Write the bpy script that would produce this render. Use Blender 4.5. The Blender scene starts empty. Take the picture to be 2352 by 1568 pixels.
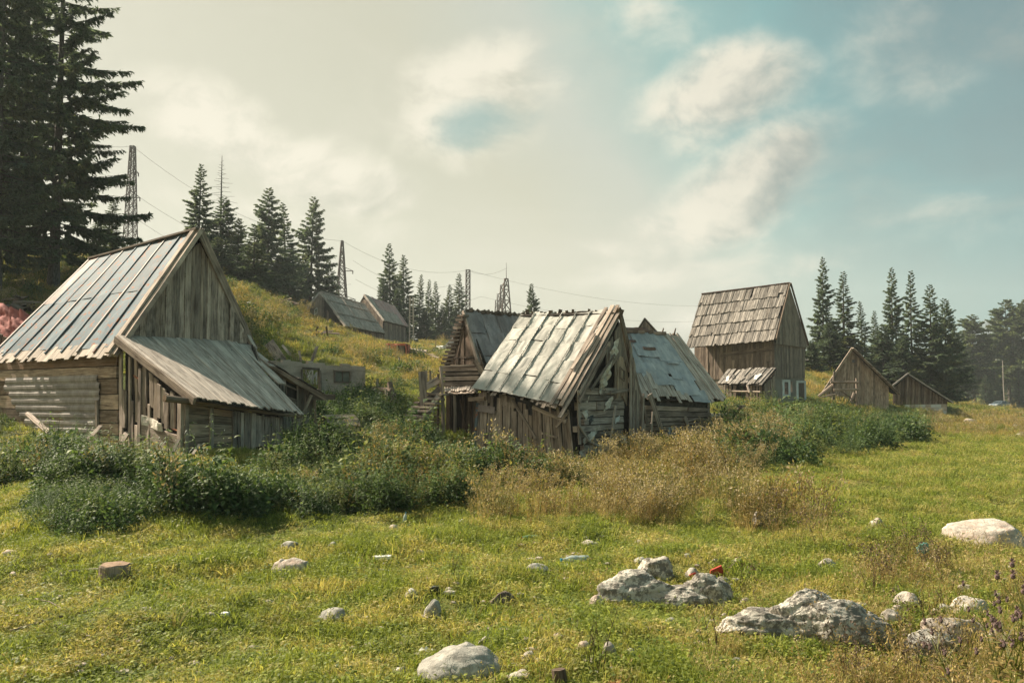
import bpy, math, random
import numpy as np
from mathutils import Vector, noise

rng = random.Random(7)
nr = np.random.RandomState(11)
SC = bpy.context.scene
COL = SC.collection

# ------------------------------------------------------------------ camera
F = 1850.0                      # focal length for a picture 2352 wide
PITCH = math.radians(3.3)
CH = 1.7
HAZE = 0.0005
cam_d = bpy.data.cameras.new('camera')
cam_d.sensor_width = 36.0
cam_d.lens = 36.0 * F / 2352.0
cam_d.clip_start = 0.1
cam_d.clip_end = 6000.0
cam = bpy.data.objects.new('camera', cam_d)
COL.objects.link(cam)
cam.location = (0, 0, CH)
cam.rotation_euler = (math.radians(90) + PITCH, 0, 0)
SC.camera = cam

# ------------------------------------------------------------------ node helper
class NT:
    def __init__(s, tree):
        s.t = tree
    def n(s, typ, ins=None, **props):
        nd = s.t.nodes.new('ShaderNode' + typ)
        for k, v in props.items():
            setattr(nd, k, v)
        if ins:
            for k, v in ins.items():
                s.put(nd.inputs[k], v)
        return nd
    def put(s, sock, v):
        if isinstance(v, bpy.types.NodeSocket):
            s.t.links.new(v, sock)
        elif isinstance(v, bpy.types.Node):
            s.t.links.new(v.outputs[0], sock)
        else:
            if isinstance(v, (tuple, list)) and len(v) == 3 and sock.type == 'RGBA':
                v = tuple(v) + (1.0,)
            sock.default_value = v
    def m(s, op, a, b=None, c=None, clamp=False):
        nd = s.n('Math', operation=op, use_clamp=clamp)
        s.put(nd.inputs[0], a)
        if b is not None: s.put(nd.inputs[1], b)
        if c is not None: s.put(nd.inputs[2], c)
        return nd.outputs[0]
    def mix(s, f, a, b, blend='MIX'):
        nd = s.n('MixRGB', blend_type=blend)
        s.put(nd.inputs[0], f); s.put(nd.inputs[1], a); s.put(nd.inputs[2], b)
        return nd.outputs[0]
    def noise(s, vec, scale, detail=4, rough=.55, dist=0.0):
        nd = s.n('TexNoise', {'Scale': scale, 'Detail': detail, 'Roughness': rough, 'Distortion': dist})
        if vec is not None: s.put(nd.inputs['Vector'], vec)
        return nd.outputs['Fac']
    def ramp(s, f, stops, interp='LINEAR'):
        nd = s.n('ValToRGB')
        cr = nd.color_ramp
        cr.interpolation = interp
        while len(cr.elements) < len(stops): cr.elements.new(.5)
        for e, (p, c) in zip(cr.elements, stops):
            e.position = p
            if not isinstance(c, (tuple, list)): c = (c, c, c)
            e.color = tuple(c) + (1.0,) if len(c) == 3 else c
        s.put(nd.inputs[0], f)
        return nd.outputs[0]
    def step(s, f, a, b):
        nd = s.n('MapRange', interpolation_type='SMOOTHSTEP')
        s.put(nd.inputs['Value'], f); s.put(nd.inputs['From Min'], a); s.put(nd.inputs['From Max'], b)
        return nd.outputs['Result']
    def vm(s, op, a, b=None, sc=None):
        nd = s.n('VectorMath', operation=op)
        s.put(nd.inputs[0], a)
        if b is not None: s.put(nd.inputs[1], b)
        if sc is not None: s.put(nd.inputs['Scale'], sc)
        return nd.outputs['Value'] if op in ('DOT_PRODUCT', 'LENGTH') else nd.outputs['Vector']

def lin(r, g, b):
    f = lambda c: (c / 255 / 12.92) if c / 255 <= .04045 else ((c / 255 + .055) / 1.055) ** 2.4
    return (f(r), f(g), f(b))

# ------------------------------------------------------------------ projection
CP, SP = math.cos(PITCH), math.sin(PITCH)
def W(px, py, d):
    """the world point seen at picture position px,py (2352 wide) at distance d ahead"""
    cx = (px - 1176) / F; cy = (784 - py) / F
    s = d / (CP - SP * cy)
    return Vector((cx * s, d, CH + (SP + CP * cy) * s))
def Dir(px, py):
    v = W(px, py, 10.0) - Vector((0, 0, CH)); v.normalize(); return v
def Pix(x, y, z):
    dz = z - CH
    f = CP * y + SP * dz; u = -SP * y + CP * dz
    return 1176 + F * x / f, 784 - F * u / f

# ------------------------------------------------------------------ light
SUN_EL = math.radians(41); SUN_AZ = math.radians(-60)      # azimuth measured from +Y, negative = left
sv = Vector((math.sin(SUN_AZ) * math.cos(SUN_EL), math.cos(SUN_AZ) * math.cos(SUN_EL), math.sin(SUN_EL)))
sun_d = bpy.data.lights.new('sun', 'SUN')
sun_d.energy = 4.6
sun_d.angle = math.radians(0.6)
sun_d.color = (1.0, .88, .70)
sun = bpy.data.objects.new('sun', sun_d)
COL.objects.link(sun)
sun.location = (-40, 40, 60)
sun.rotation_euler = (-sv).to_track_quat('-Z', 'Y').to_euler()

EXPO = 1.42
SC.view_settings.view_transform = 'Standard'
SC.view_settings.look = 'None'
SC.view_settings.gamma = 1.0
SC.view_settings.exposure = EXPO
SC.view_settings.use_curve_mapping = False

world = bpy.data.worlds.new('World')
SC.world = world
world.use_nodes = True
world.node_tree.nodes.clear()
w = NT(world.node_tree)
sky = w.n('TexSky', sky_type='NISHITA', sun_disc=False)
sky.sun_elevation = SUN_EL
sky.sun_rotation = SUN_AZ
sky.air_density = 1.2; sky.dust_density = 3.0; sky.ozone_density = 2.0
D = w.n('TexCoord').outputs['Generated']
sep = w.n('SeparateXYZ', {0: D})
K = 2 ** (-EXPO)
def sc_(c, k=1.0):
    l = lin(*c); return (l[0] * K * k, l[1] * K * k, l[2] * K * k)
# veil of thin cloud: warm towards the sun, teal away from it
t = w.m('MULTIPLY_ADD', sep.outputs['Z'], 0.62, sep.outputs['X'])
nbig = w.noise(D, 2.2, 5, .55)
t2 = w.m('ADD', t, w.m('MULTIPLY', w.m('SUBTRACT', nbig, .5), .30))
veil = w.ramp(w.m('MULTIPLY_ADD', t2, .5, .3), [
    (0.0, sc_((208, 202, 176))), (.36, sc_((194, 190, 162))), (.435, sc_((190, 194, 177))),
    (.50, sc_((142, 184, 175))), (.58, sc_((102, 168, 168))), (.68, sc_((82, 146, 153))), (1.0, sc_((84, 138, 148)))])
skyc = w.mix(1.0, sky.outputs[0], (.10, .10, .10, 1), 'MULTIPLY')
base = w.mix(.94, skyc, veil)
# low bright haze near the horizon
hz = w.step(sep.outputs['Z'], .27, .03)
hzx = w.step(sep.outputs['X'], .62, .22)
base = w.mix(w.m('MULTIPLY', w.m('MULTIPLY', hz, hzx), .42), base, sc_((211, 206, 188)))
# wisps
nw = w.noise(w.vm('MULTIPLY', D, (1.0, 1.0, 2.6)), 3.4, 8, .6, .6)
wisp = w.m('MULTIPLY', w.step(nw, .52, .72), .34)
base = w.mix(wisp, base, sc_((216, 211, 193)))
# cumulus clouds: (px, py, half width, half height, tilt degrees, strength, darkness of the base)
wn = w.n('TexNoise', {'Vector': D, 'Scale': 4.0, 'Detail': 3.0, 'Roughness': .5})
Dw = w.vm('ADD', D, w.vm('SCALE', w.vm('SUBTRACT', wn.outputs['Color'], (.5, .5, .5)), sc=.07))
Dn = w.vm('MULTIPLY', Dw, (1.0, 1.0, 1.35))
cn_ = w.noise(Dn, 8.5, 12, .60, .25)
cn2 = w.noise(w.vm('ADD', Dn, tuple(sv * .018)), 8.5, 12, .60, .25)
relief = w.m('SUBTRACT', cn_, cn2)
field, shd = None, None
clouds = [
    (1700, 430, 215, 95, 26, 1.1, .85), (1800, 375, 105, 75, 30, 1.1, .45), (1590, 500, 150, 50, 8, .7, .35),
    (1100, 255, 170, 120, 20, 1.05, .45), (1240, 190, 140, 70, 10, .5, .25), (1160, 130, 110, 50, 20, .5, .1),
    (1650, 215, 175, 90, 14, .85, .7), (520, 290, 175, 85, -22, 1.0, .30), (700, 375, 220, 70, -14, 1.0, .55),
    (860, 430, 110, 50, -6, .95, .6), (1480, 60, 130, 90, -30, .35, .1), (1580, 740, 60, 42, 10, .8, .2),
    (2040, 520, 170, 34, 4, .35, .2), (460, 240, 70, 60, 0, .6, .0), (1500, 620, 420, 40, 5, .4, .0),
    (1880, 620, 330, 60, 8, .35, .0), (2090, 90, 150, 130, -10, .25, .1), (1330, 560, 200, 26, 0, .35, .1),
    (600, 480, 300, 40, -6, .45, .1)]
for (px, py, a, b, tl, st, dk) in clouds:
    c = Dir(px, py)
    rt = Vector((c.y, -c.x, 0)).normalized(); up = rt.cross(c).normalized()
    cs, sn = math.cos(math.radians(tl)), math.sin(math.radians(tl))
    ax = (rt * cs + up * sn) / (a * 1.1 / F); ay = (-rt * sn + up * cs) / (b * 1.15 / F)
    rel = w.vm('SUBTRACT', Dw, tuple(c))
    X = w.vm('DOT_PRODUCT', rel, tuple(ax)); Y = w.vm('DOT_PRODUCT', rel, tuple(ay))
    r = w.m('SQRT', w.m('ADD', w.m('MULTIPLY', X, X), w.m('MULTIPLY', Y, Y)))
    front = w.step(w.vm('DOT_PRODUCT', D, tuple(c)), .3, .5)
    f_i = w.m('MULTIPLY', w.m('MULTIPLY', w.m('SUBTRACT', 1.25, r), st), front)
    sh_i = w.m('MULTIPLY', w.m('MULTIPLY', w.step(w.m('ADD', w.m('MULTIPLY', X, .65), w.m('MULTIPLY', Y, -.75)), -.15, .7), w.step(r, 1.25, .6)), dk * .8)
    field = f_i if field is None else w.m('MAXIMUM', field, f_i)
    shd = w.m('MULTIPLY', sh_i, front) if shd is None else w.m('MAXIMUM', shd, w.m('MULTIPLY', sh_i, front))
dens = w.m('ADD', w.m('ADD', field, .05), w.m('MULTIPLY', w.m('SUBTRACT', cn_, .5), 1.55))
mask = w.m('MULTIPLY', w.step(dens, .12, .85), w.step(field, -.12, .22))
rl = w.m('MULTIPLY_ADD', relief, -2.2, .0)
shd2 = w.m('ADD', shd, rl, clamp=True)
dkc = w.mix(w.step(sep.outputs['X'], .0, .22), sc_((146, 153, 136)), sc_((80, 122, 127)))
col = w.mix(shd2, sc_((238, 231, 212)), dkc)
base = w.mix(mask, base, col)
# the gap of blue in the middle cloud
c = Dir(1112, 302); rt = Vector((c.y, -c.x, 0)).normalized(); up = rt.cross(c).normalized()
rel = w.vm('SUBTRACT', Dw, tuple(c)); X = w.vm('DOT_PRODUCT', rel, tuple((rt + up * .25) / (125 / F))); Y = w.vm('DOT_PRODUCT', rel, tuple((up - rt * .25) / (60 / F)))
r = w.m('SQRT', w.m('ADD', w.m('MULTIPLY', X, X), w.m('MULTIPLY', Y, Y)))
front = w.step(w.vm('DOT_PRODUCT', D, tuple(c)), .3, .5)
base = w.mix(w.m('MULTIPLY', w.m('MULTIPLY', w.step(w.m('ADD', r, w.m('MULTIPLY', w.m('SUBTRACT', cn_, .5), 2.2)), 1.2, .0), .8), front), base, sc_((120, 164, 164)))
# the dark slate cloud up on the right
c = Dir(2330, -60)
dd = w.vm('DISTANCE', Dw, tuple(c)) if False else w.vm('LENGTH', w.vm('SUBTRACT', Dw, tuple(c)))
base = w.mix(w.m('MULTIPLY', w.step(w.m('ADD', dd, w.m('MULTIPLY', w.m('SUBTRACT', cn_, .5), .5)),   .44, .02), .50), base, sc_((104, 120, 128)))
bg = w.n('Background', {'Color': base, 'Strength': 1.0})
out = w.n('OutputWorld', {'Surface': bg})

# ------------------------------------------------------------------ terrain
CTRL = [  # picture position and distance of points of the ground
    (-100, 1010, 18, 0), (265, 1040, 16, 0), (434, 1048, 14.3, 0), (690, 1010, 17.5, 0), (860, 985, 20, 0), (1010, 1008, 23, 0),
    (1090, 1045, 20.9, 0), (1318, 1060, 19.3, 0), (1477, 1010, 22.6, 0), (1625, 997, 24.5, 0), (1800, 1000, 26, 0),
    (740, 940, 27, 0), (840, 930, 28, 0), (930, 905, 30, 0), (1000, 870, 36, 0), (880, 850, 38, 0), (1000, 822, 52, 0), (915, 822, 48, 0),
    (640, 790, 33, 0), (540, 800, 27, 0), (600, 735, 42, 0), (530, 655, 50, 0), (125, 672, 35, 0), (0, 672, 33, 0), (-150, 700, 31, 0), (20, 800, 25, 0),
    (-300, 640, 40, 0), (60, 598, 47, 0), (250, 610, 48, 0), (610, 690, 62, 0), (705, 745, 68, 0), (740, 764, 80, 0), (880, 792, 80, 0), (980, 792, 85, 0),
    (1080, 800, 100, 0), (1240, 800, 100, 0), (1400, 830, 100, 0), (1560, 860, 80, 0),
    (1640, 930, 40, 0), (1790, 922, 48, 0), (1850, 918, 52, 0), (1880, 868, 62, 0), (1960, 860, 75, 0), (1960, 938, 54, 0), (2110, 948, 58, 0),
    (1900, 958, 40, 0), (2180, 962, 50, 0), (2352, 965, 70, 0), (2300, 944, 150, 0), (2352, 942, 165, 0), (2100, 915, 110, 0), (2500, 940, 190, 0),
    (2390, 905, 240, 0), (2000, 985, 34, 0), (2352, 1000, 36, 0), (2100, 1060, 20, 0), (1740, 1075, 17, 0), (2352, 1110, 14.5, 0),
    (2250, 1262, 8.6, 0), (100, 1130, 11.5, 0), (620, 1192, 10.6, 0), (1100, 1180, 11.0, 0), (1700, 1240, 9.2, 0)]
AN = [(u, 3.0, 0.0) for u in (-1.1, -.5, 0, .5, 1.1)] + [(u, 6.0, 0.0) for u in (-1.1, -.5, 0, .5, 1.1)] + \
     [(-1.1, 15, 1.2), (-1.1, 30, 7), (-1.1, 60, 14), (1.1, 15, -.3), (1.1, 40, -.9), (1.1, 120, -2.5),
      (-1.1, 150, 28), (-.6, 150, 24), (-.3, 150, 13), (0, 160, 8), (.25, 160, 5), (.45, 200, -1), (.8, 300, -3),
      (-1.1, 900, 90), (-.3, 900, 40), (0, 900, 20), (.3, 900, 4), (.6, 900, -8), (1.1, 900, -8),
      (-1.1, 2500, 120), (-.3, 2500, 60), (0, 2500, 30), (.4, 2500, 0), (1.1, 2500, -10)]
cu, cz = [], []
for (px, py, d, _) in CTRL:
    p = W(px, py, d); cu.append((p.x / p.y * 2.6, math.log(p.y))); cz.append(p.z)
for (u, d, z) in AN:
    cu.append((u * 2.6, math.log(d))); cz.append(z)
cu = np.array(cu); cz = np.array(cz)
def _k(r2): return np.where(r2 > 1e-12, r2 * np.log(r2 + 1e-12), 0.0)
n_ = len(cu)
A_ = np.zeros((n_ + 3, n_ + 3))
d2 = ((cu[:, None] - cu[None]) ** 2).sum(-1)
A_[:n_, :n_] = _k(d2) + np.eye(n_) * .012
A_[:n_, n_] = 1; A_[:n_, n_ + 1:] = cu; A_[n_, :n_] = 1; A_[n_ + 1:, :n_] = cu.T
# weights in units of height / distance keep far points from bending near ground
sw = np.exp(cu[:, 1]) ** .7
sol = np.linalg.solve(A_, np.concatenate([cz / sw, np.zeros(3)]))
def gza(x, y):
    x = np.asarray(x, float); y = np.asarray(y, float)
    yy = np.maximum(y, 3.0)
    u = np.clip(x / yy, -1.15, 1.15) * 2.6; v = np.log(yy)
    out = sol[n_] + sol[n_ + 1] * u + sol[n_ + 2] * v
    for i in range(n_):
        out = out + sol[i] * _k((u - cu[i, 0]) ** 2 + (v - cu[i, 1]) ** 2)
    z = out * yy ** .7
    a = .030 + .09 * np.clip((z - .9) / 3, 0, 1)
    z = z + a * (np.sin(x * 2.1 + y * 1.3) + np.sin(-x * 1.2 + y * 2.6 + 1.7) + .7 * np.sin(x * 4.1 - y * 1.9 + 4) + .5 * np.sin(x * 3.3 + y * 5.2) + .45 * np.sin(x * 7.1 - y * 2.3) * np.sin(y * 6.3 + x * 2)) * np.clip(40 / yy, 0, 1)
    z = z + .35 * np.clip((yy - 30) / 60, 0, 1) * (np.sin(x * .35 + y * .11) + np.sin(x * .17 - y * .29 + 2))
    return z
def gz(x, y): return float(gza([x], [y])[0])
_ds = np.exp(np.linspace(math.log(3.2), math.log(250), 260))
def G(px, py):
    """where the line of sight meets the ground"""
    p = W(px, py, 1.0); dx, dz = p.x, p.z - CH
    g = gza(dx * _ds, _ds); r = CH + dz * _ds
    i = int(np.argmax(r < g)) if (r < g).any() else len(_ds) - 1
    if i > 0:
        a, b = (r - g)[i - 1], (r - g)[i]
        t = a / (a - b) if a != b else 0
        d = _ds[i - 1] + (_ds[i] - _ds[i - 1]) * t
    else: d = _ds[0]
    return Vector((dx * d, d, gz(dx * d, d)))

# ------------------------------------------------------------------ object helpers
def tag(o, label=None, cat=None, group=None, kind=None):
    if label: o['label'] = label
    if cat: o['category'] = cat
    if group: o['group'] = group
    if kind: o['kind'] = kind
    return o
def root(name, loc, label, cat, group=None):
    o = bpy.data.objects.new(name, None)
    o.empty_display_size = .3
    o.location = loc
    COL.objects.link(o)
    return tag(o, label, cat, group)

class MB:
    """collects faces; build() makes one object of them. Coordinates are world coordinates."""
    def __init__(s): s.v = []; s.f = []; s.uv = []; s.r = []; s.mi = []
    def add(s, vs, fs, uvs=None, r=None, mi=0):
        b = len(s.v); s.v.extend([tuple(p) for p in vs])
        if r is None: r = rng.random()
        for f in fs:
            s.f.append(tuple(b + i for i in f)); s.r.append(r); s.mi.append(mi)
            for i in f: s.uv.append(uvs[i] if uvs else (0, 0))
    def build(s, name, mats, parent=None, smooth=False, org=None):
        me = bpy.data.meshes.new(name)
        o0 = org if org is not None else (rootloc(parent) if parent is not None else Vector((0, 0, 0)))
        me.from_pydata([(p[0] - o0[0], p[1] - o0[1], p[2] - o0[2]) for p in s.v], [], s.f)
        uvl = me.uv_layers.new(name='UVMap')
        uvl.data.foreach_set('uv', np.array(s.uv, dtype=np.float32).ravel())
        at = me.attributes.new('rnd', 'FLOAT', 'FACE')
        at.data.foreach_set('value', np.array(s.r, dtype=np.float32))
        if not isinstance(mats, (list, tuple)): mats = [mats]
        for m in mats: me.materials.append(m)
        if len(mats) > 1: me.polygons.foreach_set('material_index', s.mi)
        if smooth: me.polygons.foreach_set('use_smooth', [True] * len(s.f))
        o = bpy.data.objects.new(name, me)
        COL.objects.link(o)
        if parent is not None: o.parent = parent
        elif org is not None: o.location = o0
        return o
def rootloc(o):
    l = Vector((0, 0, 0))
    while o is not None:
        l = l + Vector(o.location); o = o.parent
    return l

def loft(mb, secs, uvs, r=None, mi=0):
    """sections of k points each, closed box-like"""
    k = len(secs[0]); vs = [p for s_ in secs for p in s_]; uv = [q for s_ in uvs for q in s_]
    fs = []
    for i in range(len(secs) - 1):
        for j in range(k):
            a = i * k + j; b = i * k + (j + 1) % k
            fs.append((a, b, b + k, a + k))
    fs.append(tuple(range(k - 1, -1, -1))); fs.append(tuple(range((len(secs) - 1) * k, len(secs) * k)))
    mb.add(vs, fs, uv, r, mi)

def beam(mb, A, B, wd, th, up=Vector((0, 0, 1)), nseg=1, warp=0.0, r=None, mi=0, taper=1.0):
    A = Vector(A); B = Vector(B); ax = (B - A); L = ax.length; ax = ax / L
    sd = ax.cross(up)
    if sd.length < 1e-3: sd = ax.cross(Vector((0, 1, 0)))
    sd.normalize(); n = sd.cross(ax).normalized()
    ou, ov = rng.random() * 50, rng.random() * 50
    secs, uvs = [], []
    for i in range(nseg + 1):
        t = i / nseg; k = 1 + (taper - 1) * t
        c = A.lerp(B, t)
        if 0 < i < nseg or warp: c = c + n * (rng.uniform(-1, 1) * warp) + sd * (rng.uniform(-1, 1) * warp * .4)
        a = wd / 2 * k; b = th / 2 * k
        secs.append([c - sd * a - n * b, c + sd * a - n * b, c + sd * a + n * b, c - sd * a + n * b])
        uvs.append([(ou, ov + L * t), (ou + wd, ov + L * t), (ou + wd + th, ov + L * t), (ou + 2 * wd, ov + L * t)])
    loft(mb, secs, uvs, r, mi)

def tube(mb, pts, rad, n=7, r=None, mi=0, wob=0.0):
    pts = [Vector(p) for p in pts]
    if not isinstance(rad, (list, tuple)): rad = [rad] * len(pts)
    ou, ov = rng.random() * 50, rng.random() * 50
    secs, uvs = [], []; L = 0
    for i, p in enumerate(pts):
        ax = (pts[min(i + 1, len(pts) - 1)] - pts[max(i - 1, 0)]).normalized()
        s1 = ax.cross(Vector((0, 0, 1)))
        if s1.length < .05: s1 = ax.cross(Vector((0, 1, 0)))
        s1.normalize(); s2 = s1.cross(ax)
        if i: L += (p - pts[i - 1]).length
        rr = [rad[i] * (1 + rng.uniform(-wob, wob)) for _ in range(n)]
        secs.append([p + s1 * (rr[j] * math.cos(2 * math.pi * j / n)) + s2 * (rr[j] * math.sin(2 * math.pi * j / n)) for j in range(n)])
        uvs.append([(ou + rad[i] * 6.28 * abs(j / n - .5) * 2, ov + L) for j in range(n)])
    loft(mb, secs, uvs, r, mi)

class Surf:
    """a wall or roof face between a bottom and a top polyline [(u, point), ...]"""
    def __init__(s, bot, top):
        s.b = [(u, Vector(p)) for u, p in bot]; s.t = [(u, Vector(p)) for u, p in top]
        p00, p10, p11, p01 = s.b[0][1], s.b[-1][1], s.t[-1][1], s.t[0][1]
        m = s.S(.5, .9) - s.S(.5, 0)
        s.N = (p10 - p00 + (p11 - p01)).cross(m).normalized()
        s.LU = ((p10 - p00).length + (p11 - p01).length) / 2
        s.LV = (s.S(.5, 1) - s.S(.5, 0)).length
    @staticmethod
    def pl(a, u):
        if u <= a[0][0]: 
            (u0, p0), (u1, p1) = a[0], a[1]
        elif u >= a[-1][0]:
            (u0, p0), (u1, p1) = a[-2], a[-1]
        else:
            for i in range(len(a) - 1):
                if a[i][0] <= u <= a[i + 1][0]:
                    (u0, p0), (u1, p1) = a[i], a[i + 1]; break
        k = (u - u0) / (u1 - u0)
        return p0 + (p1 - p0) * k
    def S(s, u, v, h=0.0):
        p = s.pl(s.b, u); q = s.pl(s.t, u)
        r = p + (q - p) * v
        return r + s.N * h if h else r
def quad(a, b, c, d):
    """corners: lower left, lower right, upper right, upper left, seen from outside"""
    return Surf([(0, a), (1, b)], [(0, d), (1, c)])

def piece(mb, S, u0, u1, v0, v1, h=0.0, t=.025, along='v', nseg=2, warp=.006, skew=0.0, mi=0, r=None, dh=0.0):
    ou, ov = rng.random() * 50, rng.random() * 50
    secs, uvs = [], []
    tl = rng.uniform(-1, 1) * warp
    for i in range(nseg + 1):
        k = i / nseg; wv = rng.uniform(-1, 1) * warp + dh * k
        if along == 'v':
            v = v0 + (v1 - v0) * k; du = skew * k
            a, b = S.S(u0 + du, v), S.S(u1 + du, v)
            wd = (u1 - u0) * S.LU; lg = abs(v - v0) * S.LV
        else:
            u = u0 + (u1 - u0) * k; dv = skew * k
            a, b = S.S(u, v1 + dv), S.S(u, v0 + dv)
            wd = abs(v1 - v0) * S.LV; lg = abs(u - u0) * S.LU
        N = S.N
        secs.append([a + N * (h + wv), b + N * (h + wv + tl), b + N * (h + t + wv + tl), a + N * (h + t + wv)])
        uvs.append([(ou + wd, ov + lg), (ou, ov + lg), (ou, ov + lg), (ou + wd, ov + lg)])
    loft(mb, secs, uvs, r, mi)

def backing(S, name, mat, parent, h=-.05, t=.03, v0=0, v1=1, u0=0, u1=1, nu=12):
    nu = max(nu, 6)
    mb = MB()
    for i in range(nu):
        a = u0 + (u1 - u0) * i / nu; b = u0 + (u1 - u0) * (i + 1) / nu
        piece(mb, S, a, b, v0, v1, h, t, 'v', 6, 0)
    return mb.build(name, mat, parent)

def boards(S, parent, mat, n, name='plank', along='v', u0=0, u1=1, v0=0, v1=1, h=0.0, t=.025, gap=.004, jit=.0, j0=None,
           skip=0.0, warp=.006, skew=0.0, nseg=2, hj=.008, joined=False, split=0.0, wj=.25, slack=0.0):
    """n planks side by side; each becomes its own part of parent"""
    if j0 is None: j0 = jit
    e = [0.0]
    for i in range(n): e.append(e[-1] + 1 + rng.uniform(-wj, wj))
    e = [x / e[-1] for x in e]
    big = MB() if joined else None
    res = []
    lu = S.LU if along == 'v' else S.LV
    g = gap / max(lu, .01)
    for i in range(n):
        if rng.random() < skip: continue
        a, b = e[i], e[i + 1]
        rngs = [(0, 1)]
        if rng.random() < split:
            m_ = rng.uniform(.3, .7); rngs = [(0, m_ - .004), (m_ + .004, 1)]
        for (k0, k1) in rngs:
            mb = big if joined else MB()
            hh = h + rng.uniform(0, hj)
            if along == 'v':
                A = u0 + (u1 - u0) * a + g; B = u0 + (u1 - u0) * b - g
                V0 = v0 + (v1 - v0) * k0 + (rng.uniform(-j0, j0) if k0 == 0 else 0); V1 = v0 + (v1 - v0) * k1 + (rng.uniform(-jit, jit) if k1 == 1 else 0)
                piece(mb, S, A, B, V0, V1, hh, t * rng.uniform(.8, 1.2), 'v', nseg, warp, rng.uniform(-skew, skew))
            else:
                A = v0 + (v1 - v0) * a + g; B = v0 + (v1 - v0) * b - g
                U0 = u0 + (u1 - u0) * k0 + (rng.uniform(-j0, j0) if k0 == 0 else 0); U1 = u0 + (u1 - u0) * k1 + (rng.uniform(-jit, jit) if k1 == 1 else 0)
                piece(mb, S, U0, U1, A, B, hh, t * rng.uniform(.8, 1.2), 'h', nseg, warp, rng.uniform(-skew, skew))
            if not joined: res.append(mb.build(name, mat, parent))
    if joined:
        o = big.build(name, mat, parent); o['kind'] = 'stuff'; res.append(o)
    return res

def sheet(mb, S, u0, u1, v0, v1, nu, nv, amp=.02, h=0.0, t=.004, fr=2.5, prof=None, ej=0.0, mi=0):
    """a thin metal sheet with real dents; prof(u) adds corrugation"""
    so = Vector((rng.random() * 90, rng.random() * 90, rng.random() * 90))
    r = rng.random(); ou, ov = rng.random() * 20, rng.random() * 20
    vs, uv = [], []
    for lay in (0, 1):
        for j in range(nv + 1):
            for i in range(nu + 1):
                u = u0 + (u1 - u0) * i / nu; v = v0 + (v1 - v0) * j / nv
                p = S.S(u, v)
                q = Vector((u * S.LU, v * S.LV * .6, 0)) * fr + so
                dz = noise.noise(q) * amp + abs(noise.noise(q * 2.1)) * amp * .7
                e_ = 0
                if ej and j == 0: e_ = rng.uniform(-ej, ej)
                if prof: dz += prof(u * S.LU, v * S.LV)
                if lay == 0: vs.append(p + S.N * (h + dz + t) + (S.S(u, v + .01) - S.S(u, v)).normalized() * e_)
                else: vs.append(vs[j * (nu + 1) + i] - S.N * t)
                uv.append((ou + u * S.LU, ov + v * S.LV))
    fs = []; o2 = (nu + 1) * (nv + 1)
    for j in range(nv):
        for i in range(nu):
            a = j * (nu + 1) + i; b = a + 1; c = b + nu + 1; d = a + nu + 1
            fs.append((a, b, c, d)); fs.append((o2 + d, o2 + c, o2 + b, o2 + a))
    def rim(l):
        for i in range(len(l) - 1): fs.append((l[i + 1], l[i], o2 + l[i], o2 + l[i + 1]))
    rim(list(range(nu + 1))); rim([nv * (nu + 1) + i for i in range(nu, -1, -1)])
    rim([j * (nu + 1) for j in range(nv, -1, -1)]); rim([j * (nu + 1) + nu for j in range(nv + 1)])
    mb.add(vs, fs, uv, r, mi)
# ------------------------------------------------------------------ materials
def mat(name):
    m = bpy.data.materials.new(name); m.use_nodes = True
    m.node_tree.nodes.clear()
    return m, NT(m.node_tree)
def finish(nt, col, rough=.9, bump=None, bstr=.3, bdist=.01, metal=0.0, spec=.3, trans=0.0, tcol=None):
    ins = {'Base Color': col, 'Roughness': rough, 'Metallic': metal, 'Specular IOR Level': spec}
    if bump is not None:
        b = nt.n('Bump', {'Strength': bstr, 'Distance': bdist, 'Height': bump})
        ins['Normal'] = b.outputs[0]
    p = nt.n('BsdfPrincipled', ins)
    sh = p.outputs[0]
    if trans:
        tr = nt.n('BsdfTranslucent', {'Color': tcol if tcol is not None else col})
        sh = nt.n('MixShader', {0: trans, 1: sh, 2: tr.outputs[0]}).outputs[0]
    nt.n('OutputMaterial', {'Surface': sh})

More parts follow.
